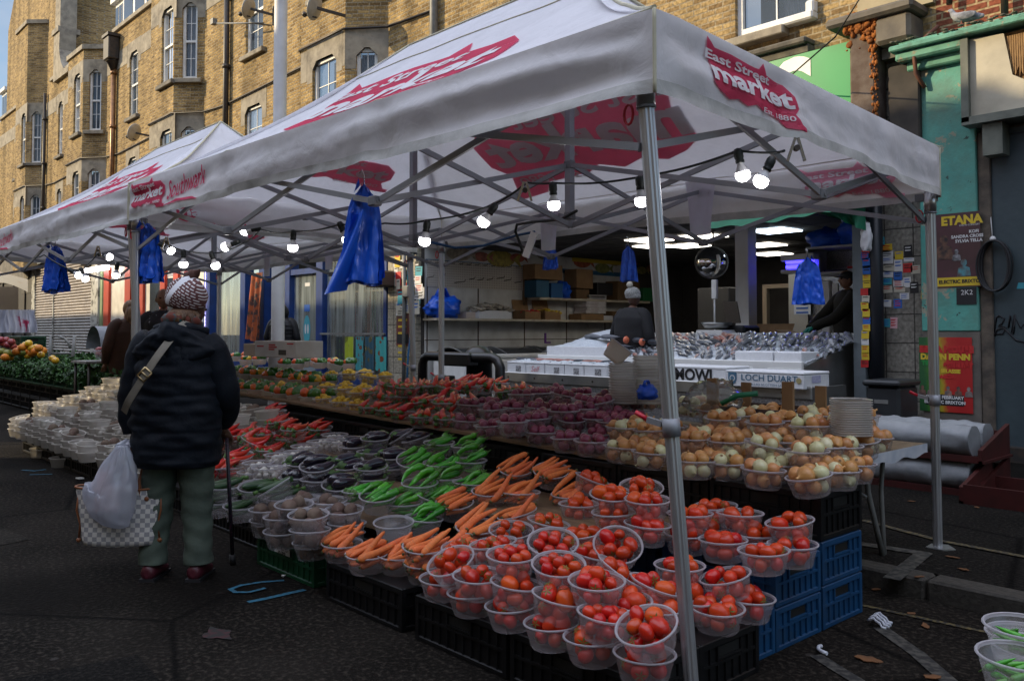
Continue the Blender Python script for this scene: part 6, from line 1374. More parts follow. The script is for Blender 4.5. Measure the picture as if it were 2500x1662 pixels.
def bowls(lst, where, group):
    """lst: (px, py, rim z, tilt, dir, what); labels count them from left to right within a row"""
    rows = {}
    for e in lst: rows.setdefault((e[6] if len(e) > 6 else where, e[5]), []).append(e)
    for (row, what), es in rows.items():
        es.sort(key=lambda e: e[0])
        for i, e in enumerate(es):
            px, py, z, tilt, d, _w = e[:6]
            lab = '%s, %s from left, %s' % (WORD[what], ORD[i] if i < 20 else 'last', row)
            plab = '%s %s from left, %s' % (ORD[i] if i < 20 else 'last', SHORT[what], row)
            P = onZ(px, py, z); m = frame(P, tilt+random.uniform(-2,2) if tilt else random.uniform(0,4), d or 'FRBL'[random.randint(0,3)], random.random()*6 if what != 'bel' else PI/4+random.uniform(-.1,.1))
            pun = what == 'bel'
            if pun: m = m @ Matrix.Diagonal((1.28,1.22,1.15,1))
            reg('plastic_bowl', [('punnet' if pun else 'bowl', PUN if pun else BOWL)], m, ('clear ' if not pun else 'clear ')+lab, 'punnet' if pun else 'bowl', group)
            if what: fill(m, what, plab)
random.seed(42)
# ---- tomatoes, front crates
L0, L1, L2 = .285, .365, .45
bowls([(1574,1590,L0,0,'','tom'),(1577,1522,.395,24,'FL','tom'),(1447,1549,L0,0,'','tom'),(1482,1495,.375,7,'R','tomc'),(1347,1515,L0,0,'','tom'),(1367,1453,.375,12,'R','tom'),(1248,1473,L0,0,'','tom'),(1262,1420,.37,8,'R','tom'),(1153,1441,L0,0,'','tom'),(1167,1400,.365,6,'F','tom'),(1082,1407,L0,0,'','tom'),(1099,1366,.39,27,'FL','tom')], 'front of tomato heap', 'bowls in the tomato heap')
bowls([(1250,1349,.465,5,'F','tomc'),(1364,1373,.465,14,'F','tomc'),(1457,1413,.455,5,'F','tom'),(1523,1461,.375,5,'F','tom'),(1350,1320,.50,20,'F','tomc'),(1203,1322,.44,8,'L','tomc'),(1519,1392,.44,33,'R','tom'),(1604,1424,.40,18,'R','tom'),(1509,1327,.46,36,'F','tom'),(1425,1298,.43,10,'L','tom'),(1452,1349,.41,10,'R','tom'),(1340,1271,.45,10,'R','tom'),(1248,1290,.44,10,'F','tom'),(1612,1470,.345,5,'F','tom'),(1659,1376,.40,0,'','tom'),(1133,1334,.375,5,'F','tom')], 'upper tomato heap', 'bowls in the tomato heap')
bowls([(1752,1479,L0,0,'','tom'),(1829,1454,L0,0,'','tom'),(1769,1402,.375,12,'L','tom'),(1700,1455,.30,0,'','tom')], 'low blue crates', 'bowls in the tomato heap')
L3 = .46
bowls([(1765,1314,L3,0,'','tom'),(1864,1340,L3,0,'','tom'),(1843,1297,L3,0,'','tom'),(1935,1325,L3,0,'','tom'),(1927,1270,.535,10,'L','tom'),(1807,1249,.54,0,'','tom'),(1684,1250,.54,0,'','tom'),(1676,1296,L3,0,'','tom'),(1746,1232,.53,0,'','tom'),(1720,1280,L3,0,'','tom')], 'raised blue crates', 'bowls in the tomato heap')
bowls([(1581,1216,.60,4,'F','tom'),(1581,1276,.50,0,'','tom'),(1494,1203,.60,10,'F','tom'),(1499,1247,.525,0,'','tom'),(1413,1227,.47,0,'','tom'),(1566,1186,.62,16,'F','tom'),(1450,1168,.55,20,'R','tom')], 'plank left of pole', 'bowls in the tomato heap')
# ---- carrots
bowls([(835,1322,L0,0,'','car'),(895,1348,L0,4,'F','car'),(974,1350,L0,0,'','car'),(1037,1328,.37,8,'F','car'),(1040,1370,L0,0,'','car'),(1110,1222,.43,14,'F','car'),(1165,1282,.42,8,'F','car'),(1262,1250,.43,14,'L','car'),(1197,1196,.48,6,'F','car'),(1273,1199,.48,0,'','car'),(1346,1146,.56,18,'F','car'),(1260,1140,.55,18,'F','car'),(1391,1205,.46,0,'','car'),(1105,1345,.34,0,'','car')], 'carrot display', 'bowls of carrots')
bowls([(961,1272,.375,8,'F','')], 'standing among the carrots', 'bowls of carrots')
# ---- green peppers, aubergines, courgettes, beetroot, garlic, red peppers (middle tier)
bowls([(923,1206,.46,12,'F','gp'),(880,1196,.46,0,'','gp'),(1025,1176,.50,8,'F','gp'),(1059,1214,.42,18,'R','gp'),(1074,1127,.55,8,'F','gp'),(1008,1118,.56,22,'F','gp'),(1148,1122,.56,3,'F','gp'),(1148,1175,.48,0,'','gp'),(1072,1078,.62,0,'','gp'),(1140,1086,.62,0,'','gp'),(1035,1262,.36,6,'R','gp'),(985,1225,.40,0,'','gp'),(1085,1165,.47,0,'','gp')], 'green pepper display', 'bowls of green peppers')
bowls([(916,1067,.61,6,'F','aub'),(908,1100,.53,0,'','aub'),(978,1064,.60,34,'L','aub'),(861,1085,.55,6,'F','aub'),(735,1122,.55,14,'F','aub'),(773,1134,.55,14,'F','aub'),(848,1127,.53,20,'F','aub'),(905,1136,.53,8,'F','aub'),(955,1110,.53,6,'F','aub'),(775,1168,.47,0,'','aub'),(778,1196,.395,0,'','aub'),(828,1178,.46,18,'F','aub'),(1015,1069,.60,16,'L','aub'),(722,1163,.46,0,'','aub'),(905,1165,.46,0,'','aub'),(955,1140,.46,0,'','aub')], 'aubergine display', 'bowls of aubergines')
bowls([(547,1184,.41,5,'F','cou'),(624,1184,.42,12,'F','cou'),(668,1188,.45,32,'L','cou'),(588,1231,.32,4,'F','cou'),(530,1222,.32,0,'','cou'),(690,1215,.38,0,'','cou')], 'display by the walking stick', 'bowls of courgettes')
bowls([(652,1240,.345,0,'','beet'),(690,1259,.345,0,'','beet'),(718,1228,.425,4,'F','beet'),(753,1253,.425,6,'F','beet'),(840,1241,.40,4,'F','beet'),(802,1219,.42,4,'F','beet'),(654,1268,.268,0,'','beet'),(690,1293,.268,0,'','beet'),(757,1290,.345,0,'','beet'),(763,1318,.268,0,'','beet'),(847,1274,.325,0,'','beet'),(845,1298,.26,0,'','beet'),(742,1213,.40,0,'','beet')], 'on dark green crate', 'bowls of beetroot')
bowls([(817,1059,.56,0,'','gar'),(853,1066,.55,0,'','gar'),(784,1074,.55,0,'','gar'),(828,1076,.54,0,'','gar'),(745,1087,.53,0,'','gar'),(682,1107,.52,0,'','gar'),(728,1103,.53,5,'R','gar'),(630,1127,.48,0,'','gar'),(654,1139,.47,0,'','gar'),(618,1150,.42,0,'','gar'),(689,1132,.47,0,'','gar'),(590,1010,.62,8,'R','gar'),(566,1018,.60,0,'','gar'),(612,1000,.63,0,'','gar')], 'garlic display', 'bowls of garlic')
bowls([(566,1053,.55,14,'F','rp'),(609,1054,.56,28,'L','rp'),(548,1076,.48,0,'','rp'),(676,1028,.62,10,'L','rp'),(718,1044,.61,3,'F','rp'),(781,1042,.56,8,'F','rp'),(692,1037,.57,12,'R','rp'),(621,1076,.52,26,'R','rp'),(583,1111,.46,14,'F','rp'),(660,1096,.47,0,'','rp'),(731,1075,.50,0,'','rp'),(517,1140,.41,0,'','rp'),(555,1140,.40,0,'','rp'),(671,1000,.66,0,'','rp'),(700,1068,.50,0,'','rp'),(640,1056,.55,0,'','rp')], 'display beside the woman', 'bowls of red peppers')
# ---- board: yellow onions, red onions, red peppers, lemons, mini peppers (three layers, nearer row; then a row behind)
yo = [(1518,1088,.71),(1589,1101,.71),(1698,1123,.705),(1776,1123,.705),(1864,1143,.705),(1974,1159,.705),(2046,1144,.705)], [(1521,1040,.79),(1589,1046,.785),(1693,1068,.785),(1775,1073,.785),(1868,1084,.785),(1971,1098,.785),(2055,1086,.785),(2097,1077,.785)], [(1572,972,.87),(1684,984,.865),(1763,1018,.865),(1867,1029,.865),(1977,1038,.865),(2070,1020,.865),(1741,1000,.865),(1865,1006,.865),(1984,1010,.865)]
ro = [(1137,1024,.73),(1194,1036,.73),(1259,1041,.73),(1321,1052,.73),(1386,1065,.725),(1444,1073,.725),(1462,1056,.725)], [(1147,985,.81),(1202,997,.81),(1328,1011,.81),(1397,1018,.805),(1460,1019,.805),(1495,1025,.80),(1252,1026,.80),(1315,993,.81)], [(1314,957,.89),(1377,962,.89),(1431,977,.885),(1463,980,.885),(1499,976,.885),(1273,961,.89),(1376,1000,.85)]
rp = [(1032,1013,.735),(1087,1018,.735),(986,1003,.74),(947,997,.74),(905,992,.74)], [(907,957,.82),(951,965,.82),(995,966,.82),(1037,976,.82),(1089,981,.82)], [(949,938,.90),(995,944,.90),(1045,941,.90),(1095,945,.90),(1175,937,.895),(1129,930,.90),(1232,952,.89)]
lm = [(790,971,.745),(832,977,.745),(872,984,.745)], [(800,941,.825),(842,947,.825),(874,955,.82)], [(810,912,.90),(853,908,.90),(900,917,.90)]
bp_ = [(576,943,.76),(601,946,.76),(630,950,.76),(662,954,.755),(690,958,.755),(723,961,.755),(757,966,.75)], [(573,906,.84),(601,911,.84),(630,913,.84),(660,916,.835),(692,921,.835),(723,924,.83),(759,931,.83)], [(573,869,.93),(600,877,.925),(638,874,.925),(694,887,.915),(741,882,.915),(781,884,.915),(820,888,.91)]
LAYN = ('bottom layer','middle layer','top layer')
for rows, what, nm in ((yo,'oni','onion stacks'),(ro,'ron','red onion stacks'),(rp,'rp','red pepper stacks'),(lm,'lem','lemon stacks'),(bp_,'bel','mini pepper stacks')):
    full = []
    for li, row in enumerate(rows):
        for (x, y, z) in row:
            t = 0; d = ''
            if random.random() < (.15 if what != 'bel' else .08): t = 9; d = random.choice('LR')
            if (x, what) in ((1868,'oni'),(1377,'ron'),(1397,'ron'),(1037,'rp'),(1095,'rp'),(638,'bel'),(820,'bel')): t = 12; d = 'R' if x != 1037 else 'L'
            if (x, what) in ((1397,'ron'),): d = 'F'
            full.append((x, y, z, t, d, what, '%s of %s' % (LAYN[li], nm)))
    bowls(full, nm, 'bowls stacked on the board')
    # second row, one bowl deeper on the table, seen between and above the first
    for li in (0,1,2) if what in ('oni','bel') else (1,2):
        back = []
        for (x, y, z) in rows[min(li,len(rows)-1)][::1]:
            P = onZ(x, y, z)+Vector((-.03,.225,.0))
            q = pix(P); back.append((q[0], q[1], z, 0, '', what, 'rear %s, %s' % (LAYN[li], nm)))
        bowls(back, nm, 'bowls stacked on the board')
# ---------------------------------------------------------------- stacks of filled bowls at the far left (light plastic, nested)
random.seed(77)
lst = []
BOWL2 = [('bowl', BOWLMK)]
ncol = 0
for iy, Y in enumerate((2.42,2.66,2.90,3.14,3.38)):
    for ix in range(17):
        X = -6.75-ix*.25-.05*(iy%2)+random.uniform(-.03,.03)
        if -8.05 < X < -7.75 and iy == 0: continue
        if X < -10.95: continue
        base = .2 + (0,.04,.12,.2,.28)[iy]; n = (2,3,3,3,3)[iy] + (1 if X < -8.6 else 0) + random.choice([0,0,1])
        for k in range(n):
            top = k == n-1; t = random.choice([0,2,5,9,13]) if top else random.uniform(0,2)
            P = Vector((X+random.uniform(-.006,.006), Y+random.uniform(-.006,.006), base+BH+k*.056+(.012 if top else 0)))
            m = frame(P, t, random.choice(['F','L','R','FL','FR']), random.random()*6)
            reg('plastic_bowl', BOWL2, m, 'milky bowl in %s stack from right, %s row of stacks left of the woman' % (ORD[ix], ORD[iy]), 'bowl', 'stacked milky bowls left of the woman')
            if top and random.random() < .75:
                lab = '%s milky stack from right, %s row, left of the woman' % (ORD[ix], ORD[iy])
                fill(m, random.choice(['gar','gar','beet']), lab)
        ncol += 1
# two more on the road, in front of the stacks
for i, (px, py, z, t, lb) in enumerate(((100,1097,.085,4,'milky bowl standing on the road left of the taller pair'),(150,1118,.085,0,'lower bowl of the milky pair on the road'),(147,1075,.19,6,'upper bowl of the milky pair standing on the road'))):
    m = frame(onZ(px, py, z), t, 'R', 0) @ Matrix.Diagonal((1.08,1.08,1.12,1)); reg('plastic_bowl', BOWL2, m, lb, 'bowl', 'bowls on the road')
# right edge: bowls of okra on crates
for (px, py, z, lb) in ((2490,1597,.50,'nearest bowl of green okra at the bottom right edge'),(2500,1525,.52,'bowl of green okra behind the nearest one at right edge'),(2520,1575,.45,'bowl under the nearest okra bowl at right edge'),(2500,1545,.44,'bowl under the rear okra bowl at right edge')):
    P = onZ(px, py, z); m = frame(P, 2, 'F', 0); reg('plastic_bowl', [('bowl', BOWL)], m, 'clear '+lb, 'bowl', 'bowls of okra')
    for p in ring(7,.05,.035)+ring(7,.045,.058,.012):
        q = Vector((0,0,1)).rotation_difference(Vector((random.uniform(-1,1),random.uniform(-1,1),.25))).to_matrix(); reg('okra', GPEP[1], m @ (Matrix.Translation(p) @ q.to_4x4() @ Matrix.Diagonal((.5,.5,.5,1))), 'green okra pod in the '+lb.replace(' at the bottom right edge','').replace(' at right edge',''), 'okra', 'okra pods')
# ---------------------------------------------------------------- crates
def crate_mesh(name, mat, w=.596, d=.396, h=.196, closed=True, slots=True):
    mb = MB(); t = .012
    if closed: mb.b2((-w/2+.012,-d/2+.012,h-.012),(w/2-.012,d/2-.012,h-.003))
    mb.b2((-w/2+.01,-d/2+.01,.0),(w/2-.01,d/2-.01,.012))
    # inner dark box
    for sx, ln, ax in ((1,w,'x'),(-1,w,'x'),(1,d,'y'),(-1,d,'y')):
        def bx(a0, a1, z0, z1, o0, o1, bev=0):
            if ax == 'x': mb.b2((a0,sx*(d/2-o0),z0),(a1,sx*(d/2-o1),z1), bev)
            else: mb.b2((sx*(w/2-o0),a0,z0),(sx*(w/2-o1),a1,z1), bev)
        e = ln/2 - (0 if ax == 'x' else .0145)
        bx(-e,e,h-.030,h,0,.014,.004); bx(-e,e,.0,.024,0,.0141,.004); bx(-e,e,h*.50,h*.50+.012,.001,.013)
        bx(-e+.002,e-.002,.024,h-.030,.010,.0135)     # recessed panel
        n = int(ln/.05)
        for i in range(n+1):
            a = -e+.006+(2*e-.012)*i/n; hd = abs(a) < .075 and slots
            for z0, z1 in ((.024,h*.5),(h*.5+.012,h-.030)):
                if hd and z0 > h*.45: continue
                bx(a-.004,a+.004,z0,z1,.0015,.0125)
        if slots: # handle
            bx(-.075,.075,h*.58,h*.58+.008,.0,.012); bx(-.083,-.075,h*.52,h-.030,.0,.012); bx(.075,.083,h*.52,h-.030,.0,.012)
            mb.mi = 1; bx(-.074,.074,h*.58+.009,h-.036,.0088,.0098); mb.mi = 0
    for sx in (-1,1):
        for sy in (-1,1): mb.b2((sx*(w/2+.001),sy*(d/2+.001),.004),(sx*(w/2-.022),sy*(d/2-.022),h-.004))
    return mb.mesh(name, [mat, M('crate_slot', (.002,.002,.002))])
CBLK = M('crate_black', (.004,.004,.0045), (.007,.007,.0075), 14, .45, spec=.3, dirt=((.016,.015,.014), 6, .62, .8)); CBLU = M('crate_blue', (.006,.050,.13), (.005,.036,.095), 9, .42, dirt=((.025,.045,.06), 5, .6, .8)); CGRN = M('crate_green', (.006,.055,.022), (.005,.04,.016), 9, .4); CRED = M('crate_red', (.055,.008,.007), (.035,.006,.005), 9, .5)
CM = {'black': crate_mesh('crate', CBLK), 'blue': crate_mesh('crate', CBLU), 'green': crate_mesh('crate', CGRN, h=.176), 'open_black': crate_mesh('crate', CBLK, closed=False)}
def crate(c, x, y, z, label, rz=0, s=(1,1,1), grp='stacked plastic crates'):
    o = link('crate', CM[c], None, (x,y,z), rz, label, 'crate', grp); o.scale = s; return o
crate('black',-2.20,2.47,0,'black plastic crate at the near corner under the tomatoes beside the tent leg')
crate('black',-2.82,2.47,0,'black plastic crate under the tomato bowls, second from the tent leg')
crate('black',-3.55,2.47,0,'black plastic crate under the carrot bowls at the front',s=(1.1,1,1))
for i in range(4): crate('black',-2.2-.62*i,2.87,.0,'black crate behind the front crate row, %s from right' % ORD[i])
crate('green',-4.42,2.52,0,'dark green crate with pale label holding the beetroot bowls',s=(1.1,1.0,1))
lab = MB(); lab.b2((-4.52,2.318,.115),(-4.36,2.32,.15)); g = [o for o in COL.objects if o.name.startswith('crate') and 'beetroot' in o.get('label','')][0]
lm_ = lab.mesh('label', [WHP]); lm_.transform(Matrix.Translation((4.42,-2.52,0)) @ Matrix.Identity(4)); link('paper_label', lm_, g)
tx = MB(); text_on(tx, 'RETURN TO', .022, (-.02,-.2025,.142), (1,0,0), (0,0,1), .001); text_on(tx, 'IPL 2045', .022, (-.02,-.2025,.122), (1,0,0), (0,0,1), .001); link('lettering', tx.mesh('t', [BLK]), g)
crate('black',-5.12,2.66,0,'black crate under the courgette bowls by the walking stick',s=(1,1,1.0))
for i in range(9): crate('black',-5.75-.62*i,2.72,0,'black crate on the road behind the woman, %s from the stick' % ORD[i])
# blue crates at the right end
for k, (y, n) in enumerate(((3.10,1),(3.49,2),(3.89,2))):
    for j in range(n): crate('blue',-2.26,y,.2*j if k != 1 else (.0 if j == 0 else .185),'blue plastic crate at the right end, %s column from the front, %s' % (ORD[k], ('at the bottom','upper')[j]),s=(1,.96,.92 if k == 1 else 1))
crate('blue',-2.90,3.10,0,'blue crate left of the low front blue crate'); 
for i, x in enumerate((-2.90,-3.54)):
    for j in range(2): crate('blue',x,3.49,(.0,.185)[j],'blue crate beneath the raised tomato bowls, %s of the pair %s' % (('lower','upper')[j], ('nearer','farther')[i]),s=(1,.96,.92))
for i in range(3): crate('black',-2.26-.61*i,3.89,.4,'black crate under the onion bowls, %s from the right end' % ORD[i],s=(1,1,1.1))
for i in range(10):
    for j in range(3):
        if i < 3 and j == 2: continue
        if i == 0 and j < 2: continue
        crate('black',-2.26-.63*i,3.93+.022*i,.205*j,'black crate under the long board, column %s from the right, %s' % (ORD[i], ('bottom','middle','top')[j]))
for i in range(7):
    for j in range(1 if i > 2 else 1):
        crate('black',-4.15-.62*i,3.15,.0,'black crate in the hidden middle row, %s from the right, lower' % ORD[i]); crate('black',-4.15-.62*i,3.45,.2,'black crate in the hidden middle row, %s from the right, upper' % ORD[i])
# long board and short plank
WOODB = M('plywood', (.20,.125,.065), (.13,.08,.04), 5, .75, .3, 40, stretch=(.6,6,6), dirt=((.06,.045,.03), 3, .55, .75))
def zbd(x): return .62+.0145*(-2.75-x)
def ybd(x): return 3.69+.048*(-2.75-x)
mb = MB(); A, B = -2.72, -8.7
mb.prism([(A,ybd(A),zbd(A)-.004),(A,ybd(A)+.62,zbd(A)-.004),(A,ybd(A)+.62,zbd(A)+.016),(A,ybd(A),zbd(A)+.016)], (B-A,ybd(B)-ybd(A),zbd(B)-zbd(A))); mb.obj('display_board', WOODB, label='long plywood board carrying the onion, pepper and lemon stacks', cat='board')
mb = MB(); mb.b2((-3.75,2.98,.385),(-2.52,3.62,.40)); mb.obj('display_board', WOODB, label='short plywood plank under the tomato bowls behind the carrots', cat='board')
for (xa_, xb_, y0_, z0_, y1_, z1_, lb) in ((-4.0,-7.3,2.68,.272,3.62,.452,'sloping plywood board under the peppers, aubergines and garlic bowls'),(-6.85,-11.05,2.58,.196,3.55,.525,'sloping plywood board under the milky bowl stacks left of the woman')):
    mb = MB(); mb.prism([(xa_,y0_,z0_-.014),(xa_,y1_,z1_-.014),(xa_,y1_,z1_),(xa_,y0_,z0_)], (xb_-xa_,0,0)); mb.obj('display_board', WOODB, label=lb, cat='board')
# folding table at right end behind the onions
t = thing('folding_table', 'folding trestle table with worn wooden top and pale plastic edge right of the onions', 'table', (-2.9,4.55,.1))
ztop = .60
mb = MB(); mb.b2((-.85,-.42,ztop),(.86,.5,ztop+.02)); mb.obj('tabletop', M('worn_tabletop', (.22,.165,.10), (.14,.10,.06), 4, .7, .3, 30, stretch=(8,1,1)), t)
mb = MB()
n = 24
for side in ((( -.85,-.42),(.86,-.42)),((.86,-.42),(.86,.5))):
    (x0_,y0_),(x1_,y1_) = side
    mb.sheet(lambda u, v: (x0_+(x1_-x0_)*u+.006*(x0_ == x1_), y0_+(y1_-y0_)*u-.006*(y0_ == y1_), ztop+.022-.06*v+.010*math.sin(u*21)*v), n, 2)
mb.obj('edge_film', M('pale_blue_film', (.36,.40,.46), (.5,.52,.55), 12, .4), t)
mb = MB(); mb.tube([(.66,.16,ztop),(.66,.2,.35),(.70,.28,.0)], .016, 8); mb.tube([(.66,.4,ztop),(.66,.36,.35),(.70,.30,.0)], .014, 8); mb.tube([(.66,.18,.33),(.1,.2,ztop-.02)], .009, 6); mb.obj('leg', GREYP, t)
mb = MB(); mb.tube([(-.66,.16,ztop),(-.66,.2,.35),(-.70,.28,.0)], .016, 8); mb.obj('leg', GREYP, t)
# tall nested stacks of empty bowls
def nstack(px, py, Y, h, label, topt=False, s=1.):
    p = onY(px, py, Y); z = p.z; o = link('nested_stack', STACKM, None, (p.x, Y, z), PI/4, label, 'bowl stack', 'nested stacks of empty tubs'); o.scale = (s, s, h/.31); 
    if topt:
        m = frame(Vector((p.x-.03, Y, z+h+.085)), 38, 'R', PI/4) @ Matrix.Diagonal((1.15,1.15,1.6,1)); reg('plastic_bowl', [('bowl', PUN)], m, 'empty tub tipped over on the top of the left nested stack', 'bowl', 'nested stacks of empty tubs')
nstack(1520,985,4.55,.285,'tall nested stack of empty clear tubs left of the tent leg',True,.93); nstack(1580,985,4.75,.34,'taller nested stack of empty clear tubs just behind the tent leg',False,.98); nstack(2078,1062,4.30,.19,'nested stack of empty clear tubs at the right end of the onions',False,.95)
# crumpled clear bag, blue bag, brown tray with corner posts behind the onions
p = onY(1742,985,4.6); blob_bag('plastic_bag', (p.x,4.6,p.z-.06), .16, 'crumpled clear plastic bag behind the onions', mat=TRANS('clear_bag', (.6,.66,.64), .32, .12, .4, spec=1), sc=(1.25,.8,.75), handles=False)
p = onY(1580,975,4.5); blob_bag('plastic_bag', (p.x,4.5,p.z-.0), .07, 'small blue plastic bag knotted behind the onions at the tent leg', sc=(1,1,.8))
p = onY(1870,1000,4.75); t = thing('fruit_tray', 'brown cardboard fruit tray with tall corner posts behind the onions', 'tray', (p.x,4.75,p.z-.07)); mb = MB()
for x in (-.26,.26):
    mb = MB(); mb.b2((x-.035,-.2,0),(x+.035,-.185,.26)); mb.b2((x-.0075,-.185,0),(x+.0075,-.13,.26)); mb.obj('corner_post', CARD, t)
    mb = MB(); mb.b2((x-.035,.185,0),(x+.035,.2,.22)); mb.obj('corner_post', CARD, t)
mb = MB(); mb.b2((-.26,-.198,0),(.26,-.192,.09)); mb.b2((-.26,.192,0),(.26,.198,.09)); mb.b2((-.26,-.19,0),(.26,.19,.006)); mb.obj('tray_side', M('tray_print', (.14,.09,.06), (.05,.03,.03), 7, .8), t)
mb = MB(); mb.tube([onY(1760,985,4.5), onY(1800,965,4.55), onY(1850,960,4.6)], .018, 6); mb.obj('green_strap', M('green_plastic', (.01,.16,.07), rough=.4), label='green plastic strap lying behind the onions', cat='strap')
# white carton behind the mini peppers
p0, p1 = onY(622,870,4.75), onY(722,833,4.75); t = thing('carton_box', 'white printed produce carton standing behind the mini peppers', 'box', (p0.x,4.75,p0.z)); w_, h_ = p1.x-p0.x, p1.z-p0.z
mb = MB(); mb.b2((0,0,0),(w_,.35,h_), .006); mb.obj('carton', M('white_card', (.62,.61,.58), (.54,.53,.50), 7, .7), t); mb = MB(); mb.b2((w_*.6,-.002,.03),(w_*.78,.01,.09)); mb.obj('hand_hole', SOFFIT, t)
mb = MB(); text_on(mb, 'FRESH PRODUCE', .05, (w_*.15,-.003,h_*.62), (1,0,0), (0,0,1)); mb.obj('red_print', REDP, t) if False else mb.bm.free()
mb = MB()
for k, (a_, b_, z_) in enumerate(((.06,.23,.62),(.36,.52,.72),(.36,.56,.58),(.36,.5,.44),(.8,.95,.8))): mb.b2((w_*a_,-.003,h_*z_),(w_*b_,-.001,h_*z_+.016))
mb.obj('printed_line', REDP, t)
mb = MB(); mb.b2((p0.x-.42,4.8,p0.z),(p0.x-.03,5.1,p0.z+h_*.8), .006); mb.obj('carton_box', M('beige_card', (.45,.38,.30)), label='plain beige carton left of the white printed carton', cat='box')
bowls([(547,852,1.01,0,'','tom')], 'behind the woman', 'bowls stacked on the board')
# black tubular guard with bollard, black bin, red trays with white sacks
t = thing('trolley_guard', 'black tubular guard frame in front of the fish shop', 'barrier', (-8.15,6.6,.1)); BT = M('black_tube', (.010,.010,.011), rough=.3)
mb = MB(); mb.tube([(-.78,0,0),(-.78,0,.84),(-.74,0,.92),(-.66,0,.95),(.60,0,.95),(.68,0,.92),(.72,0,.84),(.72,0,0)], .06, 12); mb.obj('frame', BT, t); mb = MB(); mb.b2((-.35,-.09,.84),(.26,.07,1.0), .02); mb.b2((-.5,-.03,.3),(-.1,.0,.72), .01); mb.obj('plate', BT, t)
t = thing('bollard', 'thick black bollard with domed cap behind the tubular guard', 'bollard', (-8.1,6.85,.1)); mb = MB(); mb.lathe([(.16,0),(.16,.9),(.19,.91),(.19,.95),(.16,1.02),(.1,1.07),(.001,1.09)], 20); mb.obj('post', BT, t)
q0_, q1_ = onY(2108,960,8.5), onY(2200,930,8.5); t = thing('rubbish_bin', 'dark grey plastic bin with rim by the tiled pier', 'bin', ((q0_.x+q1_.x)/2,8.7,.1)); wb, hb = (q1_.x-q0_.x)/2, q1_.z-.1; mb = MB(); mb.b2((-wb*.9,-.2,0),(wb*.9,.25,hb-.06), .03); mb.b2((-wb,-.24,hb-.06),(wb,.28,hb), .02); mb.obj('body', M('bin_grey', (.028,.032,.036), (.02,.022,.025), 5, .45), t); mb = MB(); mb.b2((-.08,-.205,hb*.7),(.06,-.199,hb*.75)); mb.obj('bin_label', GREYP, t)
for k in range(2):
    qq = onY(2265,1140,7.3); t = thing('bread_tray', 'red plastic tray filled with rolled white sacks, %s of two' % ('lower','upper')[k], 'tray', (-2.95,7.3,.1+.26*k), .0, 'red trays by the turquoise pier'); mb = MB(); mb.b2((-.55,-.3,0),(.55,.3,.02)); mb.prism([(.5,-.3,.0),(.5,.3,.0),(.5,.3,.26),(.5,-.3,.10)], (.03,0,0)); mb.prism([(-.53,-.3,.0),(-.53,.3,.0),(-.53,.3,.26),(-.53,-.3,.10)], (.03,0,0)); mb.b2((-.5,-.3,.02),(.5,-.28,.05)); mb.b2((-.5,.28,.02),(.5,.3,.2)); mb.obj('tray', CRED, t)
    for j in range(2):
        s_ = thing('white_sack', 'rolled white plastic sack in the %s red tray, %s' % (('lower','upper')[k], ('front','rear')[j]), 'sack', (-2.98,7.14+.28*j,.1+.26*k+.15)); mb = MB(); rs = []
        for i in range(31):
            x = -.46+.92*i/30; rs.append([Vector((x, (.132+.030*wob(x*3.5,a*1.3,k+j,1.7))*math.cos(2*PI*a/16), (.122+.028*wob(x*4.5,a*.9,j,1.9))*math.sin(2*PI*a/16))) for a in range(16)])
        mb.rings(rs, True, True, True); mb.obj('roll', M('sack_white', (.28,.295,.31), (.20,.215,.23), 6, .5, .6, 14), s_)
t = thing('bread_tray', 'empty red plastic tray at the far right edge of the pavement', 'tray', (-1.98,7.0,.1), 0, 'red trays by the turquoise pier'); mb = MB(); mb.b2((-.5,-.3,0),(.6,.3,.02)); mb.prism([(-.5,-.3,0),(-.5,.3,0),(-.5,.3,.28),(-.5,-.3,.12)], (.03,0,0)); mb.b2((-.47,-.3,.02),(.6,-.27,.14)); mb.b2((-.47,.27,.02),(.6,.3,.14)); mb.obj('tray', CRED, t)
# litter and leaves
def litter(px, py, z, label, mat, pts, h=.006, nm='litter', rz=0):
    p = onZ(px, py, z); mb = MB(); mb.prism([(x, y, 0) for x, y in pts], (0,0,h)); o = mb.obj(nm, mat, label=label, cat='litter'); o.location = (p.x,p.y,z+.006); o.rotation_euler = (random.uniform(-.1,.1),random.uniform(-.1,.1),rz); return o
NET = M('net_white', (.55,.57,.62), (.42,.44,.5), 30, .6)
t = thing('foam_sleeve', 'white foam fruit net lying on the road by the blue crates', 'litter', onZ(2148,1522,.01)); t.scale = (.7,.7,1); mb = MB(); random.seed(4)
for i in range(6):
    mb.tube([(-.06+.02*k+.004*math.sin(i), -.05+.02*i+.008*(-1)**k, .012+.02*math.sin(k*.8)*.8+.008*(i%2)) for k in range(7)], .007, 6)
mb.obj('net', NET, t)
t = thing('foam_sleeve', 'white scrap of foam net curled on the road at the crate foot', 'litter', onZ(2038,1592,.008)); mb = MB(); mb.tube([(.07*math.cos(a),.05*math.sin(a),.006) for a in [PI*.9+k*.22 for k in range(9)]], .008, 6); mb.obj('net', NET, t)
litter(65,1100,0,'white plastic scrap on the road at left by the crates', WHITE, [(-.05,-.02),(.04,-.03),(.06,.01),(-.03,.03)]); litter(195,1170,0,'white foam scrap on the road in front of the black crate', WHITE, [(-.06,-.02),(.05,-.02),(.06,.02),(-.04,.02)], .012)
litter(1300,1655,0,'white crumpled scrap at the bottom edge of the road', WHITE, [(-.03,-.02),(.03,-.02),(.02,.02)], .02); litter(693,1408,0,'tiny white scrap beside the dark green crate', WHITE, [(-.012,-.01),(.012,-.01),(.0,.012)])
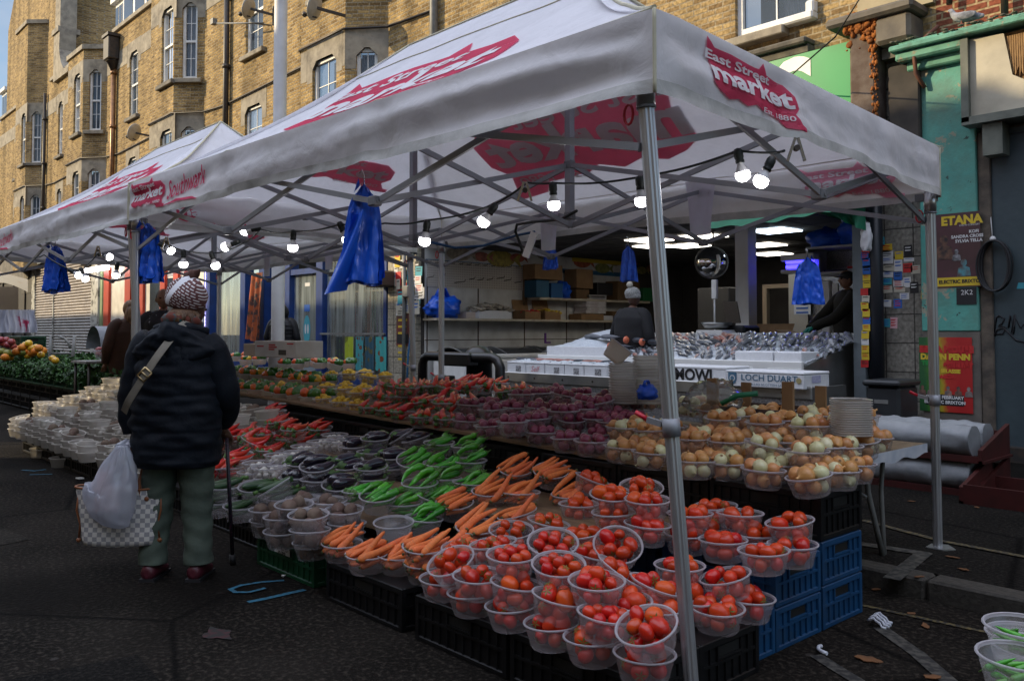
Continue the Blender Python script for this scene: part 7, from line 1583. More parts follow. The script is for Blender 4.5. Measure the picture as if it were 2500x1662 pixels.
LEAFM = M('dead_leaf', (.16,.065,.02), (.09,.04,.015), 12, .8)
for i, (px, py, z) in enumerate(((2120,1612,0),(2118,1430,0),(2352,1392,.1),(2225,1225,.1),(2325,1362,.1),(2245,1410,.1),(2290,1300,.1),(2385,1240,.1),(2225,1500,0),(2260,1530,0),(2275,1655,0),(2140,1440,.0))):
    s = .018+.016*random.random() if i else .05
    litter(px, py, z, 'brown dead leaf on the ground near the tent leg, right of the blue crates', LEAFM, [(s*math.cos(a)*(1+.2*random.uniform(-1,1)), .55*s*math.sin(a)*(1+.3*random.uniform(-1,1))) for a in [2*PI*k/17 for k in range(17)]], .003, 'dead_leaf', random.random()*6)['group'] = 'dead leaves on the ground'
# ---------------------------------------------------------------- lamp column
t = thing('lamp_column', 'tall white lamp column rising through the gap behind the tents', 'lamp post', (-11.2,5.75,.1)); mb = MB(); mb.lathe([(.125,0),(.125,1.0),(.135,1.01),(.135,1.06),(.10,1.08),(.092,1.12),(.092,9.5)], 18); mb.obj('shaft', M('column_paint', (.62,.62,.62), (.52,.52,.52), 4, .5, dirt=((.2,.19,.18), 3, .66, .8)), t)
# ---------------------------------------------------------------- greens stall far left
def ycrate(c, x, y, z, lb, s): return crate(c, x, y, z, lb, 0, s, 'crates of the greens stall')
for i in range(12):
    x = -11.75-.64*i
    ycrate('green', x, 4.0, .50, 'dark green crate of leafy herbs, %s from the right on the far stall' % ORD[i], (1.05,1.2,1.2))
    for j in range(2): ycrate('black', x, 4.1, .02+.23*j, 'black crate under the far stall herbs, column %s from right, %s' % (ORD[i], ('lower','upper')[j]), (1,1.1,1.15))
    if i in (1,3): 
        mb = MB(); mb.b2((x-.17,3.752,.63),(x+.17,3.756,.66)); mb.obj('price_label', WHP, label='white strip label on a far herb crate, %s' % ('nearer','farther')[i > 1], cat='label')
LG = M('herb_leaf', (.020,.075,.010), (.045,.14,.02), 6, .55, contrast=(.35,.7)); LG2 = M('herb_leaf_dark', (.010,.035,.008), (.02,.06,.012), 6, .6)
mb = MB(); random.seed(8)
for i in range(8500):
    x = random.uniform(-19.3,-11.45); y = random.uniform(3.75,4.85); hh = .13+.10*wob(x,y,0,2.6)+.07*wob(x,y,3,7); z = .72+hh*random.random()**.5+.10*(y-3.75)
    if random.random() < .25: y = 3.75-.04*random.random(); z = .60+.2*random.random()
    s = random.uniform(.02,.055); mb.mi = 0 if random.random() < .6 else 1
    q = Euler((random.uniform(-1.2,1.2),random.uniform(-1.2,1.2),random.random()*6)).to_matrix(); c = Vector((x,y,z))
    mb.poly([c+q@Vector(p) for p in ((-s,0,0),(0,-s*.5,.15*s),(s,0,0),(0,s*.5,.15*s))])
mb.obj('leafy_greens', [LG, LG2], label='bunches of dark green leafy herbs heaped on the far stall', cat='herbs', kind='stuff')
random.seed(15)
for i, (px, py, k) in enumerate([(8,838,3),(20,842,3),(32,846,3),(2,830,3),(15,830,3),(28,835,3),(5,858,2),(18,862,2),(32,862,2),(45,852,0),(55,848,0),(62,842,1),(70,846,1),(78,850,1),(70,838,1),(85,858,0),(92,860,0),(60,858,0),(78,862,0),(100,866,1),(68,868,1),(52,862,2),(40,858,0),(88,848,1),(105,856,0),(95,850,0),(128,875,1),(135,880,1),(12,872,0),(25,872,1)]):
    d = 13.2+random.uniform(-.3,.3); p = at(px, py, d); mt = Matrix.Translation(p) @ Matrix.Diagonal((1.35,1.35,1.35,1)); kd = ('orange','lemon','mango','apple')[k]
    reg('stall_fruit', FRU[k], mt, '%s in the heap above the herbs on the far left stall' % ('bright orange','big yellow lemon','green mango','dark red apple')[k], kd, 'loose fruit on the far stall')
mb = MB(); a = at(0,905,13.6); mb.b2((-16.2,4.3,.55),(-12.2,5.4,.86)); mb.obj('stall_bench', M('bench_dark', (.02,.02,.02)), label='dark bench under the loose fruit on the far stall', cat='bench')
crate_g = at(62,832,15.5); o = crate('green', crate_g.x, crate_g.y, crate_g.z-.16, 'bright green crate behind the fruit on the far stall', 0, (1.9,1,1.4), 'crates of the greens stall')
# sack truck, folded printed cloths, tan awning, pushchair
p = at(150,905,14.5); t = thing('sack_truck', 'grey metal sack truck with hooped handle in front of the roller shutter', 'trolley', p, AZ-PI/2+PI/2); mb = MB()
A = [at(x, y, 14.5)-p for x, y in ((120,905),(125,820))]; B = [at(x, y, 14.5)-p for x, y in ((175,905),(182,820))]; mb.tube(A, .03, 6); mb.tube(B, .03, 6); mb.tube([A[0].lerp(A[1],.5), B[0].lerp(B[1],.5)], .02, 6); mb.tube([at(x, y, 14.5)-p for x, y in ((125,822),(140,820),(158,826),(168,838),(172,850))], .022, 6); me = mb.mesh('m', GREYP); link('frame', me, t, None, (0,0,-(AZ)))
t.rotation_euler = (0,0,AZ)
random.seed(2)
for i in range(6):
    c = at(-8+i*17, 812, 15.0); w_ = .10
    mb = MB(); ph = random.random()*9
    mb.sheet(lambda u, v: c+RT*((u-.5)*.19*(1.15-.3*v)+.02*math.sin(v*5+ph))+FXY*(.04*math.sin(u*11+ph))+Vector((0,0,.40*v)), 16, 8); mb.obj('folded_cloth', M('cloth_white_red', (.60,.60,.66), (.48,.04,.12), 2.2, .8, contrast=(.60,.64)) if i in (2,3,4) else M('cloth_white', (.55,.56,.64), (.42,.43,.5), 6, .8), label='white printed cloth hanging over the green crate, %s from the left' % ORD[i], cat='cloth', group='printed cloths at the far stall')
mb = MB(); mb.sheet(lambda u, v: at(-30+98*u, 655+27*u+32*v-8*math.sin(u*3)*v, 16-1.2*v), 20, 6); mb.obj('awning', M('cream_brown_awning', (.50,.40,.24), (.36,.15,.04), 1.6, .8, contrast=(.55,.62)), label='cream and brown cloth awning at the far left edge', cat='awning')
mb = MB(); mb.sheet(lambda u, v: at(-30+75*u, 700+65*v, 16.3), 8, 6); mb.obj('canvas_screen', M('tan_canvas', (.34,.26,.17), (.28,.21,.14), 3, .9), label='tan canvas screen below the cream awning at far left', cat='screen')
t = thing('small_table', 'small grey table carrying a bowl of red fruit beyond the woman', 'table', at(248,880,12)); mb = MB(); mb.b2((-.35,-.3,-.03),(.35,.3,0)); mb.obj('tabletop', GREYP, t); mb = MB()
for sx in (-1,1):
    for sy in (-1,1): mb.cyl((sx*.3,sy*.25,-.03),(sx*.3,sy*.25,-.85), .02, 6)
mb.obj('leg', IRON, t)
m = frame(at(252,868,12)+Vector((0,0,.06)), 0, '', 0) @ Matrix.Diagonal((1.25,1.25,1.2,1)); reg('plastic_bowl', [('bowl', BOWL)], m, 'bowl of dark red fruit on the small table beyond the woman', 'bowl', 'bowls stacked on the board')
for p in ring(5,.05,.05)+ring(5,.05,.10): reg('stall_fruit', FRU[3], m @ Matrix.Translation(p) @ Matrix.Diagonal((.8,.8,.8,1)), 'dark red apple in the bowl on the small table', 'apple', 'red fruit in the small table bowl')
p = at(262,838,13.0); t = thing('pushchair', 'grey folded pushchair hood behind the brown coat', 'pushchair', p); mb = MB(); mb.sheet(lambda u, v: (.35*math.cos(PI*u)*(1-.3*v)*1.0, -.2+.4*v, .34*math.sin(PI*u)-.08), 14, 6); mb.obj('hood', M('pushchair_grey', (.22,.24,.27), (.16,.17,.2), 7, .7), t); mb = MB(); mb.tube([(-.3,0,-.1),(-.1,0,-.5),(.3,0,-.75)], .015, 6); mb.tube([(.3,0,.1),(.1,0,-.4),(-.3,0,-.75)], .015, 6); mb.obj('frame', IRON, t)

# ---------------------------------------------------------------- fish display in front of the fish shop
FD = thing('fish_counter', 'stainless steel fish counter with sloping ice bed outside the fish shop', 'counter')
pl, pr_ = onY(1222,905,7.7), onY(2012,985,7.7)
CX0, CX1 = pl.x, -4.15
ZC = .80
mb = MB(); mb.b2((CX0,7.68,.12),(CX1,7.70,ZC-.1)); mb.obj('checker_panel', DIAM, FD)
mb = MB(); mb.b2((CX0,7.66,ZC-.1),(CX1,7.72,ZC+.03), .01); mb.b2((CX1-.04,7.70,ZC-.22),(CX1,8.35,ZC+.02)); mb.b2((CX0,7.7,ZC-.09),(CX1,8.36,ZC-.06)); mb.b2((CX1-1.3,7.6,.1),(CX1,7.66,.5)) if False else None; mb.obj('trough', STEEL, FD)
mb = MB()
for i in range(9): mb.cyl((CX0+.2+i*.5,7.655,ZC-.04),(CX0+.2+i*.5,7.66,ZC-.04), .014, 8)
mb.obj('bolt', IRON, FD)
SX0, SX1 = -8.6, -4.62
mb = MB(); mb.prism([(SX0,8.38,.1),(SX0,9.62,.1),(SX0,9.62,1.27),(SX0,8.38,.98)], (SX1-SX0,0,0)); mb.obj('plinth', STEEL, FD)
mb = MB(); mb.b2((SX0,8.33,.90),(SX1,8.38,1.04), .008); mb.b2((SX0,9.62,1.2),(SX1,9.66,1.34), .008)
for i in range(7): mb.b2((SX0+.1+i*.58,8.318,.92),(SX0+.5+i*.58,8.33,.965), .003)
mb.obj('white_lip', M('white_plastic', (.66,.66,.64), rough=.4), FD)
ICE = M('crushed_ice', (.70,.74,.78), (.55,.6,.66), 60, .35, 1, 90)
mb = MB(); mb.sheet(lambda u, v: (SX0+(SX1-SX0)*u, 8.39+1.2*v, 1.01+.29*v+.035*wob(u*9,v*5,0,1.3)+.018*wob(u*30,v*20,2,1.4)+(.12*math.exp(-((u-.12)/.13)**2))), 90, 36); mb.obj('ice', ICE, FD)
def fishmesh(L_, hgt, wid, mats):
    mb = MB(); N_ = 14; rs = []
    for i in range(N_+1):
        t = i/N_; h = hgt*max(.03,math.sin(PI*min(1,t**.62))**.8)*(1 if t < .85 else .9) if 0 < t < 1 else hgt*.03; h = max(h, hgt*.16*(t > .75))
        rs.append([Vector((L_*(t-.5), wid*(h/hgt)*math.cos(2*PI*k/10), h*math.sin(2*PI*k/10))) for k in range(10)])
    vr = mb.rings(rs, True, True, True)
    for f in mb.bm.faces:
        zc = sum(v.co.z for v in f.verts)/len(f.verts); f.material_index = 1 if zc < -hgt*.15 else 0
    mb.mi = 0; x = L_*.48
    mb.poly([(x,0,.01),(x+L_*.17,.0,hgt*.95),(x+L_*.10,.002,0),(x+L_*.17,0,-hgt*.95),(x,0,-.01)])
    mb.mi = 0; mb.poly([(-L_*.1,0,hgt*.9),(L_*.05,0,hgt*1.25),(L_*.25,0,hgt*.6)])
    mb.mi = 2; 
    for s in (-1,1): mb.sphere((-L_*.40,s*wid*.42,hgt*.12), hgt*.11, 6, 4)
    return [('fish', mb.mesh('fish', mats))]
EYEB = M('fish_eye', (.01,.01,.01), rough=.1); SIL = M('fish_silver', (.34,.35,.37), (.22,.23,.25), 20, .22, metal=.35, rand=.3)
FT = {'grey': fishmesh(.30,.040,.024,[M('fish_grey', (.10,.11,.13), (.18,.19,.21), 14, .38, metal=.1, rand=.5),SIL,EYEB]), 'silver': fishmesh(.26,.044,.022,[M('fish_pale', (.28,.29,.31), (.40,.40,.41), 16, .38, metal=.1, rand=.4),SIL,EYEB]), 'pink': fishmesh(.25,.038,.022,[M('fish_pink', (.42,.17,.13), (.32,.15,.13), 10, .3, rand=.4),M('fish_pinkbelly', (.5,.36,.32), rough=.3),EYEB]), 'dark': fishmesh(.34,.036,.026,[M('fish_dark', (.03,.035,.045), (.07,.08,.10), 12, .35, metal=.1, rand=.4),SIL,EYEB])}
random.seed(31)
for r_ in range(7):
    for i in range(34):
        x = SX0+.35+i*.112+random.uniform(-.03,.03); v = (r_+.5)/7; y = 8.46+1.08*v+random.uniform(-.03,.03)
        if r_ == 0 and x > -5.5: continue
        if x < SX0+1.0 and r_ < 3: continue
        k = 'pink' if (random.random() < (.30 if r_ in (4,5,6) and x < -6 else .10)) else random.choice(['grey','grey','silver','dark'] if r_ > 2 else ['grey','dark','dark','silver','pink'])
        z = 1.01+.29*v+.032+.012*random.random(); s = random.uniform(.7,1.05)*(1.1 if r_ > 3 else .8)
        rot = Euler((PI/2+random.uniform(-.2,.2), random.uniform(-.08,.08), 0)).to_matrix(); rz = Matrix.Rotation(R(-38+random.uniform(-14,14)) if x < -6.2 else R(-65+random.uniform(-14,14)), 3, 'Z')
        mt = (rz @ Matrix.Rotation(-.235,3,'X') if False else rz) @ rot
        m4 = Matrix.Translation((x,y,z)) @ Matrix.Rotation(.235,4,'X') @ mt.to_4x4() @ Matrix.Diagonal((s,s,s,1))
        reg('fish', FT[k], m4, '%s fish on the ice, %s row up from the front edge' % ({'grey':'slate grey','silver':'pale silver','pink':'pink','dark':'dark blue-grey'}[k], ORD[r_]), 'fish', 'fish laid out on the ice bed')
# large fish and salmon steaks at the left shoulder of the bed
for i, (px, py, k, s, a) in enumerate(((1450,822,'grey',1.7,-20),(1490,822,'grey',1.5,-15),(1560,830,'dark',1.4,-30),(1600,835,'dark',1.4,-32),(1520,845,'dark',1.0,-5))):
    p = onY(px, py, 8.9-.05*i); reg('fish', FT[k], Matrix.Translation(p) @ Euler((PI/2,0,R(a))).to_matrix().to_4x4() @ Matrix.Diagonal((s,s,s,1)), '%s on the raised ice heap by the bobble hat man, %s' % ('large grey fish' if k == 'grey' else 'cut salmon with orange end', ORD[i]), 'fish', 'large fish on the ice heap')
    if k == 'dark':
        mb = MB(); mb.sphere((0,0,0), .055, 10, 7, (.6,1,.9)); o = mb.obj('salmon_steak', M('salmon_flesh', (.75,.20,.10), (.65,.16,.08), 9, .4), label='orange cut salmon end on the ice heap, %s' % ORD[i-2], cat='fish'); o.location = p+Vector((-.2,-.02,0))
# polystyrene boxes on the trough
def poly_box(px0, px1, yb, Y, h, label, txt_=None, dep=.40, parent_z=None):
    a, b = onY(px0, yb, Y), onY(px1, yb, Y); z = ZC+.0 if parent_z is None else parent_z; w_ = b.x-a.x; t = thing('polystyrene_box', label, 'box', (a.x,Y,z), 0, 'white polystyrene fish boxes'); mb = MB(); mb.b2((0,0,0),(w_,dep,h*.84), .008); mb.b2((-.004,-.004,h*.84),(w_+.004,dep+.004,h), .008); mb.obj('box', POLY, t); return t, w_
for i, (x0_, x1_, lb) in enumerate(((1238,1282,'leftmost with small round logo'),(1284,1328,'with red pen scrawl'),(1330,1376,'with barcode label'),(1378,1424,'fourth from left, plain'),(1426,1480,'fifth from left with dark stain'))):
    t, w_ = poly_box(x0_, x1_, 905, 7.72, .165, 'open white polystyrene box of iced fish, '+lb, dep=.6)
    for j in range(4): reg('fish', FT[random.choice(['dark','grey','pink'] if i != 1 else ['pink'])], Matrix.Translation(Vector(t.location)+Vector((w_*(.2+.2*j),.25+.1*(j%2),.19))) @ Euler((PI/2,0,random.uniform(.2,.8))).to_matrix().to_4x4() @ Matrix.Diagonal((.75,.75,.75,1)), 'fish on ice in the polystyrene box '+lb, 'fish', 'fish in the polystyrene boxes')
    mb = MB(); mb.sheet(lambda u, v: (w_*.03+w_*.94*u, .03+.54*v, .166+.02*wob(u*4,v*4,i,2)+.025*math.sin(PI*u)*math.sin(PI*v)), 10, 10); mb.obj('ice', ICE, t)
    mb = MB()
    if i == 1: text_on(mb, 'Self', .10, (w_*.5,-.006,.075), (1,0,0), (0,0,1), 0, .3); mb.obj('pen_scrawl', M('pen_pink', (.6,.2,.22)), t)
    else: panel(mb, w_*.5, w_*.78, .03, .11, -.005); mb.obj('paper_label', M('label_grey', (.4,.4,.42), (.1,.1,.1), 60, .7), t)
t, w_ = poly_box(1600,1772,930,7.74,.185,'white polystyrene salmon box with black brand lettering behind the tent leg', dep=.45)
mb = MB(); text_on(mb, 'MOWI', .17, (w_*.56,-.006,.085), (1,0,0), (0,0,1), .006); mb.obj('lettering', BLK, t)
t, w_ = poly_box(1774,1962,940,7.60,.165,'white polystyrene box with blue lettering and shield at the counter corner', dep=.5, parent_z=.80)
BLUT = M('print_slate_blue', (.06,.15,.24))
mb = MB(); text_on(mb, 'LOCH DUART', .088, (w_*.565,-.006,.095), (1,0,0), (0,0,1), .001, 0, 1.12); mb.obj('lettering', BLUT, t)
mb = MB(); text_on(mb, 'UNRIVALLED SCOTTISH SALMON', .032, (w_*.53,-.006,.03), (1,0,0), (0,0,1), 0, 0, 1.18); mb.obj('small_lettering', BLUT, t)
mb = MB(); put2d(mb, poly2d([(-.05,.06),(.05,.06),(.05,-.01),(.035,-.045),(0,-.065),(-.035,-.045),(-.05,-.01)]), lambda x, z: (w_*.085+x, -.006, .085+z)); s_ = mb.obj('shield_mark', BLUT, t)
mb = MB(); put2d(mb, poly2d([(.032*math.cos(2*PI*i/18), .032*math.sin(2*PI*i/18)) for i in range(18)]), lambda x, z: (w_*.085+x, -.008, .085+z)); mb.obj('shield_ring', WHP, s_)
mb = MB(); put2d(mb, poly2d([(.022*math.cos(2*PI*i/18), .022*math.sin(2*PI*i/18)) for i in range(18)]), lambda x, z: (w_*.085+x, -.0095, .085+z)); mb.obj('shield_centre', BLUT, s_)
mb = MB(); put2d(mb, poly2d([(.028*math.cos(2*PI*i/18), .028*math.sin(2*PI*i/18)) for i in range(18)]), lambda x, z: (w_*.945+x, -.006, .085+z)); mb.obj('round_seal', M('seal_gold', (.35,.30,.14)), t)
mb = MB(); mb.poly([(w_+.006,.15,.06),(w_+.006,.32,.06),(w_+.006,.32,.13),(w_+.006,.15,.13)]); mb.obj('stamp', M('stamp_violet', (.34,.34,.55), (.5,.5,.62), 60, .7), t)
# second tier of boxes with ice between trough and bed
mb = MB(); mb.b2((SX0+.15,8.36,.9),(SX0+1.3,8.40,1.16), .006)
for i in range(3): mb.b2((SX0+.2+i*.37,8.352,1.0),(SX0+.5+i*.37,8.36,1.02))
mb.obj('fish_box', POLY, label='row of low white boxes banked with ice at the left of the fish bed', cat='box')
mb = MB(); mb.b2((-5.45,8.36,1.0),(-4.98,8.75,1.14), .008); mb.obj('polystyrene_box', POLY, label='small white polystyrene box on the front lip of the ice bed, left one', cat='box'); mb = MB(); mb.b2((-4.96,8.36,1.0),(-4.64,8.75,1.14), .008); mb.obj('polystyrene_box', POLY, label='small white polystyrene box at the right end of ice bed', cat='box')
t = thing('price_card', 'small purple price holder on the freezer lid', 'sign', onX(1335,838,-11.9)); mb = MB(); mb.b2((-.01,-.06,0),(.01,-.02,.2)); mb.b2((-.01,-.02,0),(.01,.1,.03)); mb.obj('holder', M('purple_plastic', (.12,.02,.2)), t)
flush()
# ================================================================ people
SKIND = M('skin_brown', (.11,.05,.03), (.08,.035,.022), 20, .5); SKINL = M('skin_tan', (.26,.13,.08), (.20,.10,.06), 20, .5); HAIRB = M('hair_black', (.010,.008,.007), (.03,.02,.015), 60, .6, .6, 90, stretch=(1,1,.2)); HAIRBR = M('hair_brown', (.08,.04,.02), (.16,.08,.035), 40, .6, .6, 80, stretch=(1,1,.2))
COATN = M('puffer_navy', (.002,.0038,.0075), (.0035,.0065,.012), 5, .7, .6, 22, spec=.2); COATK = M('puffer_black', (.004,.0045,.006), (.008,.0085,.012), 5, .5, .5, 20, spec=.35)
def ell(c, rx, ry, n, ux=Vector((1,0,0)), uy=Vector((0,1,0)), p=2.0, ph=0):
    out = []
    for k in range(n):
        a = 2*PI*k/n+ph; cx, cy = math.cos(a), math.sin(a); q = (abs(cx)**p+abs(cy)**p)**(-1/p)
        out.append(Vector(c)+ux*(rx*cx*q)+uy*(ry*cy*q))
    return out
def limb(mb, pts, rad, n=14, folds=0, seed=0, quilt=0, sub=6, cap=True):
    """smooth tapered tube through joints (Catmull-Rom) with cloth folds or quilted rings"""
    P = [Vector(p) for p in pts]; cs = []; rr = []
    for i in range(len(P)-1):
        p0, p1, p2, p3 = P[max(i-1,0)], P[i], P[i+1], P[min(i+2,len(P)-1)]
        for k in range(sub):
            t = k/sub; cs.append(.5*((2*p1)+(p2-p0)*t+(2*p0-5*p1+4*p2-p3)*t*t+(3*p1-p0-3*p2+p3)*t**3)); tt = t*t*(3-2*t); rr.append(rad[i]*(1-tt)+rad[i+1]*tt)
    cs.append(P[-1]); rr.append(rad[-1]); rs = []; prev = None; L_ = 0
    for i, c in enumerate(cs):
        t = (cs[min(i+1,len(cs)-1)]-cs[max(i-1,0)]).normalized()
        u = t.cross(Vector((0,1,0))) if prev is None else prev-t*prev.dot(t)
        if u.length < .1: u = t.cross(Vector((1,0,0)))
        u.normalize(); prev = u; w = t.cross(u)
        if i: L_ += (cs[i]-cs[i-1]).length
        ring_ = []
        for k in range(n):
            a = 2*PI*k/n; f = 1.
            if folds: f += folds*wob(math.cos(a)*1.5, math.sin(a)*1.5, L_*11, 1., seed) + folds*.5*math.sin(L_*60+3*math.sin(a+seed)+seed)
            if quilt: f += .035*abs(math.sin(PI*L_/quilt))**.5-.02 + .06*wob(math.cos(a)*2,math.sin(a)*2,L_*14,1.3,seed)
            ring_.append(c+(u*math.cos(a)+w*math.sin(a))*rr[i]*f)
        rs.append(ring_)
    mb.rings(rs, True, cap, cap)
def head_mesh(mats, s=1.):
    """head with brow, nose, lips, chin, ears; faces -Y, origin at the neck base"""
    mb = MB(); n, m = 24, 18; rs = []
    for j in range(m+1):
        th = PI*j/m; row = []
        for k in range(n):
            ph = 2*PI*k/n; x = math.sin(th)*math.sin(ph); y = -math.sin(th)*math.cos(ph); z = -math.cos(th)
            X, Y, Z = .074*x, .094*y, .115*z
            if z < 0: X *= 1-.22*(-z)**1.5; Y = Y*(1-.12*(-z)) - .008*(-z)
            fr = max(0, -y)
            g = lambda x0, z0, sx, sz: math.exp(-((x-x0)/sx)**2-((z-z0)/sz)**2)*(fr > .3)
            Y -= .020*g(0,-.16,.14,.17) + .006*g(0,-.42,.26,.09) + .007*g(0,-.72,.25,.14) + .004*g(0,.22,.6,.1)
            Y += .009*(g(-.38,.05,.2,.12)+g(.38,.05,.2,.12))
            row.append(Vector((X, Y, Z+.135)))
        rs.append(row)
    mb.rings(rs)
    for sx in (-1,1): mb.sphere((sx*.076,.005,.125), .03, 8, 6, (.35,.65,1.05))
    mb.mi = 1
    for sx in (-1,1): mb.sphere((sx*.030,-.083,.142), .011, 8, 6, (1.3,.6,.8))
    return mb.mesh('head', mats)
def hand(parent, wrist, d, palm_n, mat, curl=1.0, s=1., name='hand', side=1):
    """palm with five separate bent fingers; d points from the wrist to the knuckles, fingers curl towards palm_n"""
    wrist, d, pn = Vector(wrist), Vector(d).normalized(), Vector(palm_n).normalized(); ac = d.cross(pn).normalized()*side
    V_ = []; E_ = []; Rr = []
    def add(p, r, e=None):
        V_.append(p); Rr.append(r*s); 
        if e is not None: E_.append((e, len(V_)-1))
        return len(V_)-1
    w0 = add(wrist-d*.03*s, .026); w1 = add(wrist+d*.02*s, .027, w0); w2 = add(wrist+d*.055*s, .031, w1)
    for i, (off, ln) in enumerate(((-.030,.070),(-.010,.080),(.011,.075),(.029,.058))):
        k = add(wrist+d*.088*s+ac*off*s, .0105, w2); a = 0; p = V_[k]; e = k
        for seg, (f, c_) in enumerate(((.42,.55),(.33,.75),(.25,.6))):
            a += c_*curl; dd = d*math.cos(a)+pn*math.sin(a); p = p+dd*ln*f*s; e = add(p, .0092-.001*seg, e)
    t = add(wrist+d*.035*s-ac*.030*s+pn*.008*s, .012, w1); p = V_[t]; dd = (d*.6-ac*.55+pn*.55).normalized(); t2 = add(p+dd*.034*s, .0105, t); dd2 = (d*.6+pn*.7*curl-ac*.05).normalized(); add(V_[t2]+dd2*.03*s, .009, t2)
    me = skin_mesh(name, V_, E_, Rr, [mat], 1); return link(name, me, parent)
def body_mesh(mat, J, legs=True):
    """one continuous figure under the clothes, grown along the joints"""
    V_ = [J['pelvis'], J['waist'], J['chest'], J['neck0'], J['neck1'], J['sl'], J['el'], J['wl'], J['sr'], J['er'], J['wr']]; E_ = [(0,1),(1,2),(2,3),(3,4),(2,5),(5,6),(6,7),(2,8),(8,9),(9,10)]; r = [.12,.12,.13,.06,.05,.06,.045,.032,.06,.045,.032]
    if legs:
        b = len(V_); V_ += [J['hl'],J['kl'],J['al'],J['hr'],J['kr'],J['ar']]; E_ += [(0,b),(b,b+1),(b+1,b+2),(0,b+3),(b+3,b+4),(b+4,b+5)]; r += [.085,.06,.045,.085,.06,.045]
    return skin_mesh('body', [Vector(v) for v in V_], E_, r, [mat], 1)
def person(label, loc, rz, H=1.7, coat=COATK, skin=SKIND, trou=None, hat=None, hair=HAIRB, quilt=.075, coat_len=.78, arms=None, width=1., hood=False, shoe=None, head_turn=0, group=None, hair_long=0):
    k = H/1.7; t = thing('person', label, 'person', loc, rz, group)
    z = lambda v: v*k
    J = dict(pelvis=(0,0,z(.92)), waist=(0,.0,z(1.08)), chest=(0,.01,z(1.30)), neck0=(0,.015,z(1.44)), neck1=(0,0,z(1.50)), sl=(-.17*width,.01,z(1.38)), sr=(.17*width,.01,z(1.38)), hl=(-.10,0,z(.88)), hr=(.10,0,z(.88)), kl=(-.11,-.01,z(.48)), kr=(.11,-.01,z(.48)), al=(-.11,.02,z(.08)), ar=(.11,.02,z(.08)))
    a = arms or dict(el=(-.27*width,.03,1.10), wl=(-.26*width,-.06,.87), er=(.27*width,.03,1.10), wr=(.26*width,-.06,.87))
    for q in ('el','wl','er','wr'): J[q] = (a[q][0], a[q][1], z(a[q][2]))
    link('body', body_mesh(skin, J), t)
    hd = link('head', head_mesh([skin, EYEB]), t, (0,-.01,z(1.455)), (0,0,head_turn)); hd.scale = (k,k,k)
    # coat
    mb = MB(); rs = []; n = 30; zs = [coat_len+(1.46-coat_len)*i/44 for i in range(45)]
    for zz in zs:
        v = (zz-coat_len)/(1.46-coat_len)
        rx = (.215+.02*math.sin(PI*v)+.01*(1-v))*width; ry = .15+.018*math.sin(PI*v*.9)
        if v > .80: f = (1-v)/.20; rx = rx*(.36+.64*f**.55); ry = ry*(.55+.45*f**.6)
        q = 1+(.05*abs(math.sin(PI*(zz-coat_len)/quilt))**.5-.03 if quilt else 0)
        rs.append([p*(1) for p in ell((0,.01+.01*v,z(zz)), rx*q, ry*q, n, p=2.3)])
    for r_ in rs:
        for i, p in enumerate(r_): p += Vector((p.x,p.y,0)).normalized()*.008*wob(p.x*6,p.y*6,p.z*6,1.5,k)
    mb.rings(rs, True, True, True); c = mb.obj('coat', coat, t)
    for s_, e_, w_ in (('sl','el','wl'),('sr','er','wr')):
        mb = MB(); S, E1, W = Vector(J[s_]), Vector(J[e_]), Vector(J[w_]); limb(mb, [S+Vector((-.06 if s_ == 'sl' else .06,0,.0))*-1+Vector((0,0,.005)), S.lerp(E1,.15), E1, E1.lerp(W,.6), W], [.085,.088,.072,.062,.052], 14, .03, k+len(s_), quilt); mb.obj('sleeve', coat, c)
        d = (W-E1).normalized(); hand(t, W, d, (0,-1,.2) if d.z < -.5 else (0,0,-1), skin if not isinstance(arms, dict) or 'glove' not in arms else arms['glove'], .55, k, side=1 if s_ == 'sl' else -1)
    if hood: mb = MB(); mb.sphere((0,.02,z(1.53)), .135, 16, 12, (.95,1,1.25)); mb.obj('hood', coat, c)
    # trousers and shoes
    for s_ in (-1,1):
        mb = MB(); limb(mb, [(s_*.09,0,z(.95)),(s_*.105,0,z(.72)),(s_*.11,-.01,z(.46)),(s_*.11,.02,z(.10))], [.115,.098,.078,.072], 14, .05, s_+k); mb.obj('trouser_leg', trou or M('trousers_dark', (.012,.012,.016), (.02,.02,.025), 9, .85), t)
        mb = MB(); mb.sphere((s_*.11,-.045,.045), .05, 12, 8, (.85,2.5,.9)); mb.obj('shoe', shoe or BLK, t)
    if hat == 'bobble':
        HM = M('knit_grey', (.36,.36,.34), (.20,.20,.20), 60, .95, .8, 60); mb = MB(); mb.sphere((0,.01,z(1.455)+.19*k), .105, 16, 10, (.95,1.08,.85)); mb.lathe([(.098,.13),(.105,.14),(.105,.175),(.098,.185)], 20, (0,.0,z(1.455))); h_ = mb.obj('knitted_hat', HM, t); mb = MB(); mb.sphere((0,.06,z(1.455)+.30*k), .045, 10, 8); mb.obj('pompom', M('pompom_cream', (.5,.47,.40), (.4,.37,.3), 80, .95, 1, 80), h_)
    elif hat == 'cap':
        mb = MB(); mb.sphere((0,.0,z(1.455)+.165*k), .095, 16, 10, (.95,1.1,.85)); mb.sphere((0,-.10,z(1.455)+.165*k), .07, 12, 6, (1,1,.12)); mb.obj('cap', BLK, t)
    else:
        mb = MB(); mb.sphere((0,.018,z(1.455)+.15*k), .095, 18, 12, (.92,1.05,1.02 if not hair_long else 1.15))
        if hair_long: limb(mb, [(0,.05,z(1.60)),(0,.09,z(1.50)),(0,.10,z(1.50)-hair_long)], [.08,.10,.07], 12, .12, 3)
        mb.obj('hair', hair, t)
    return t
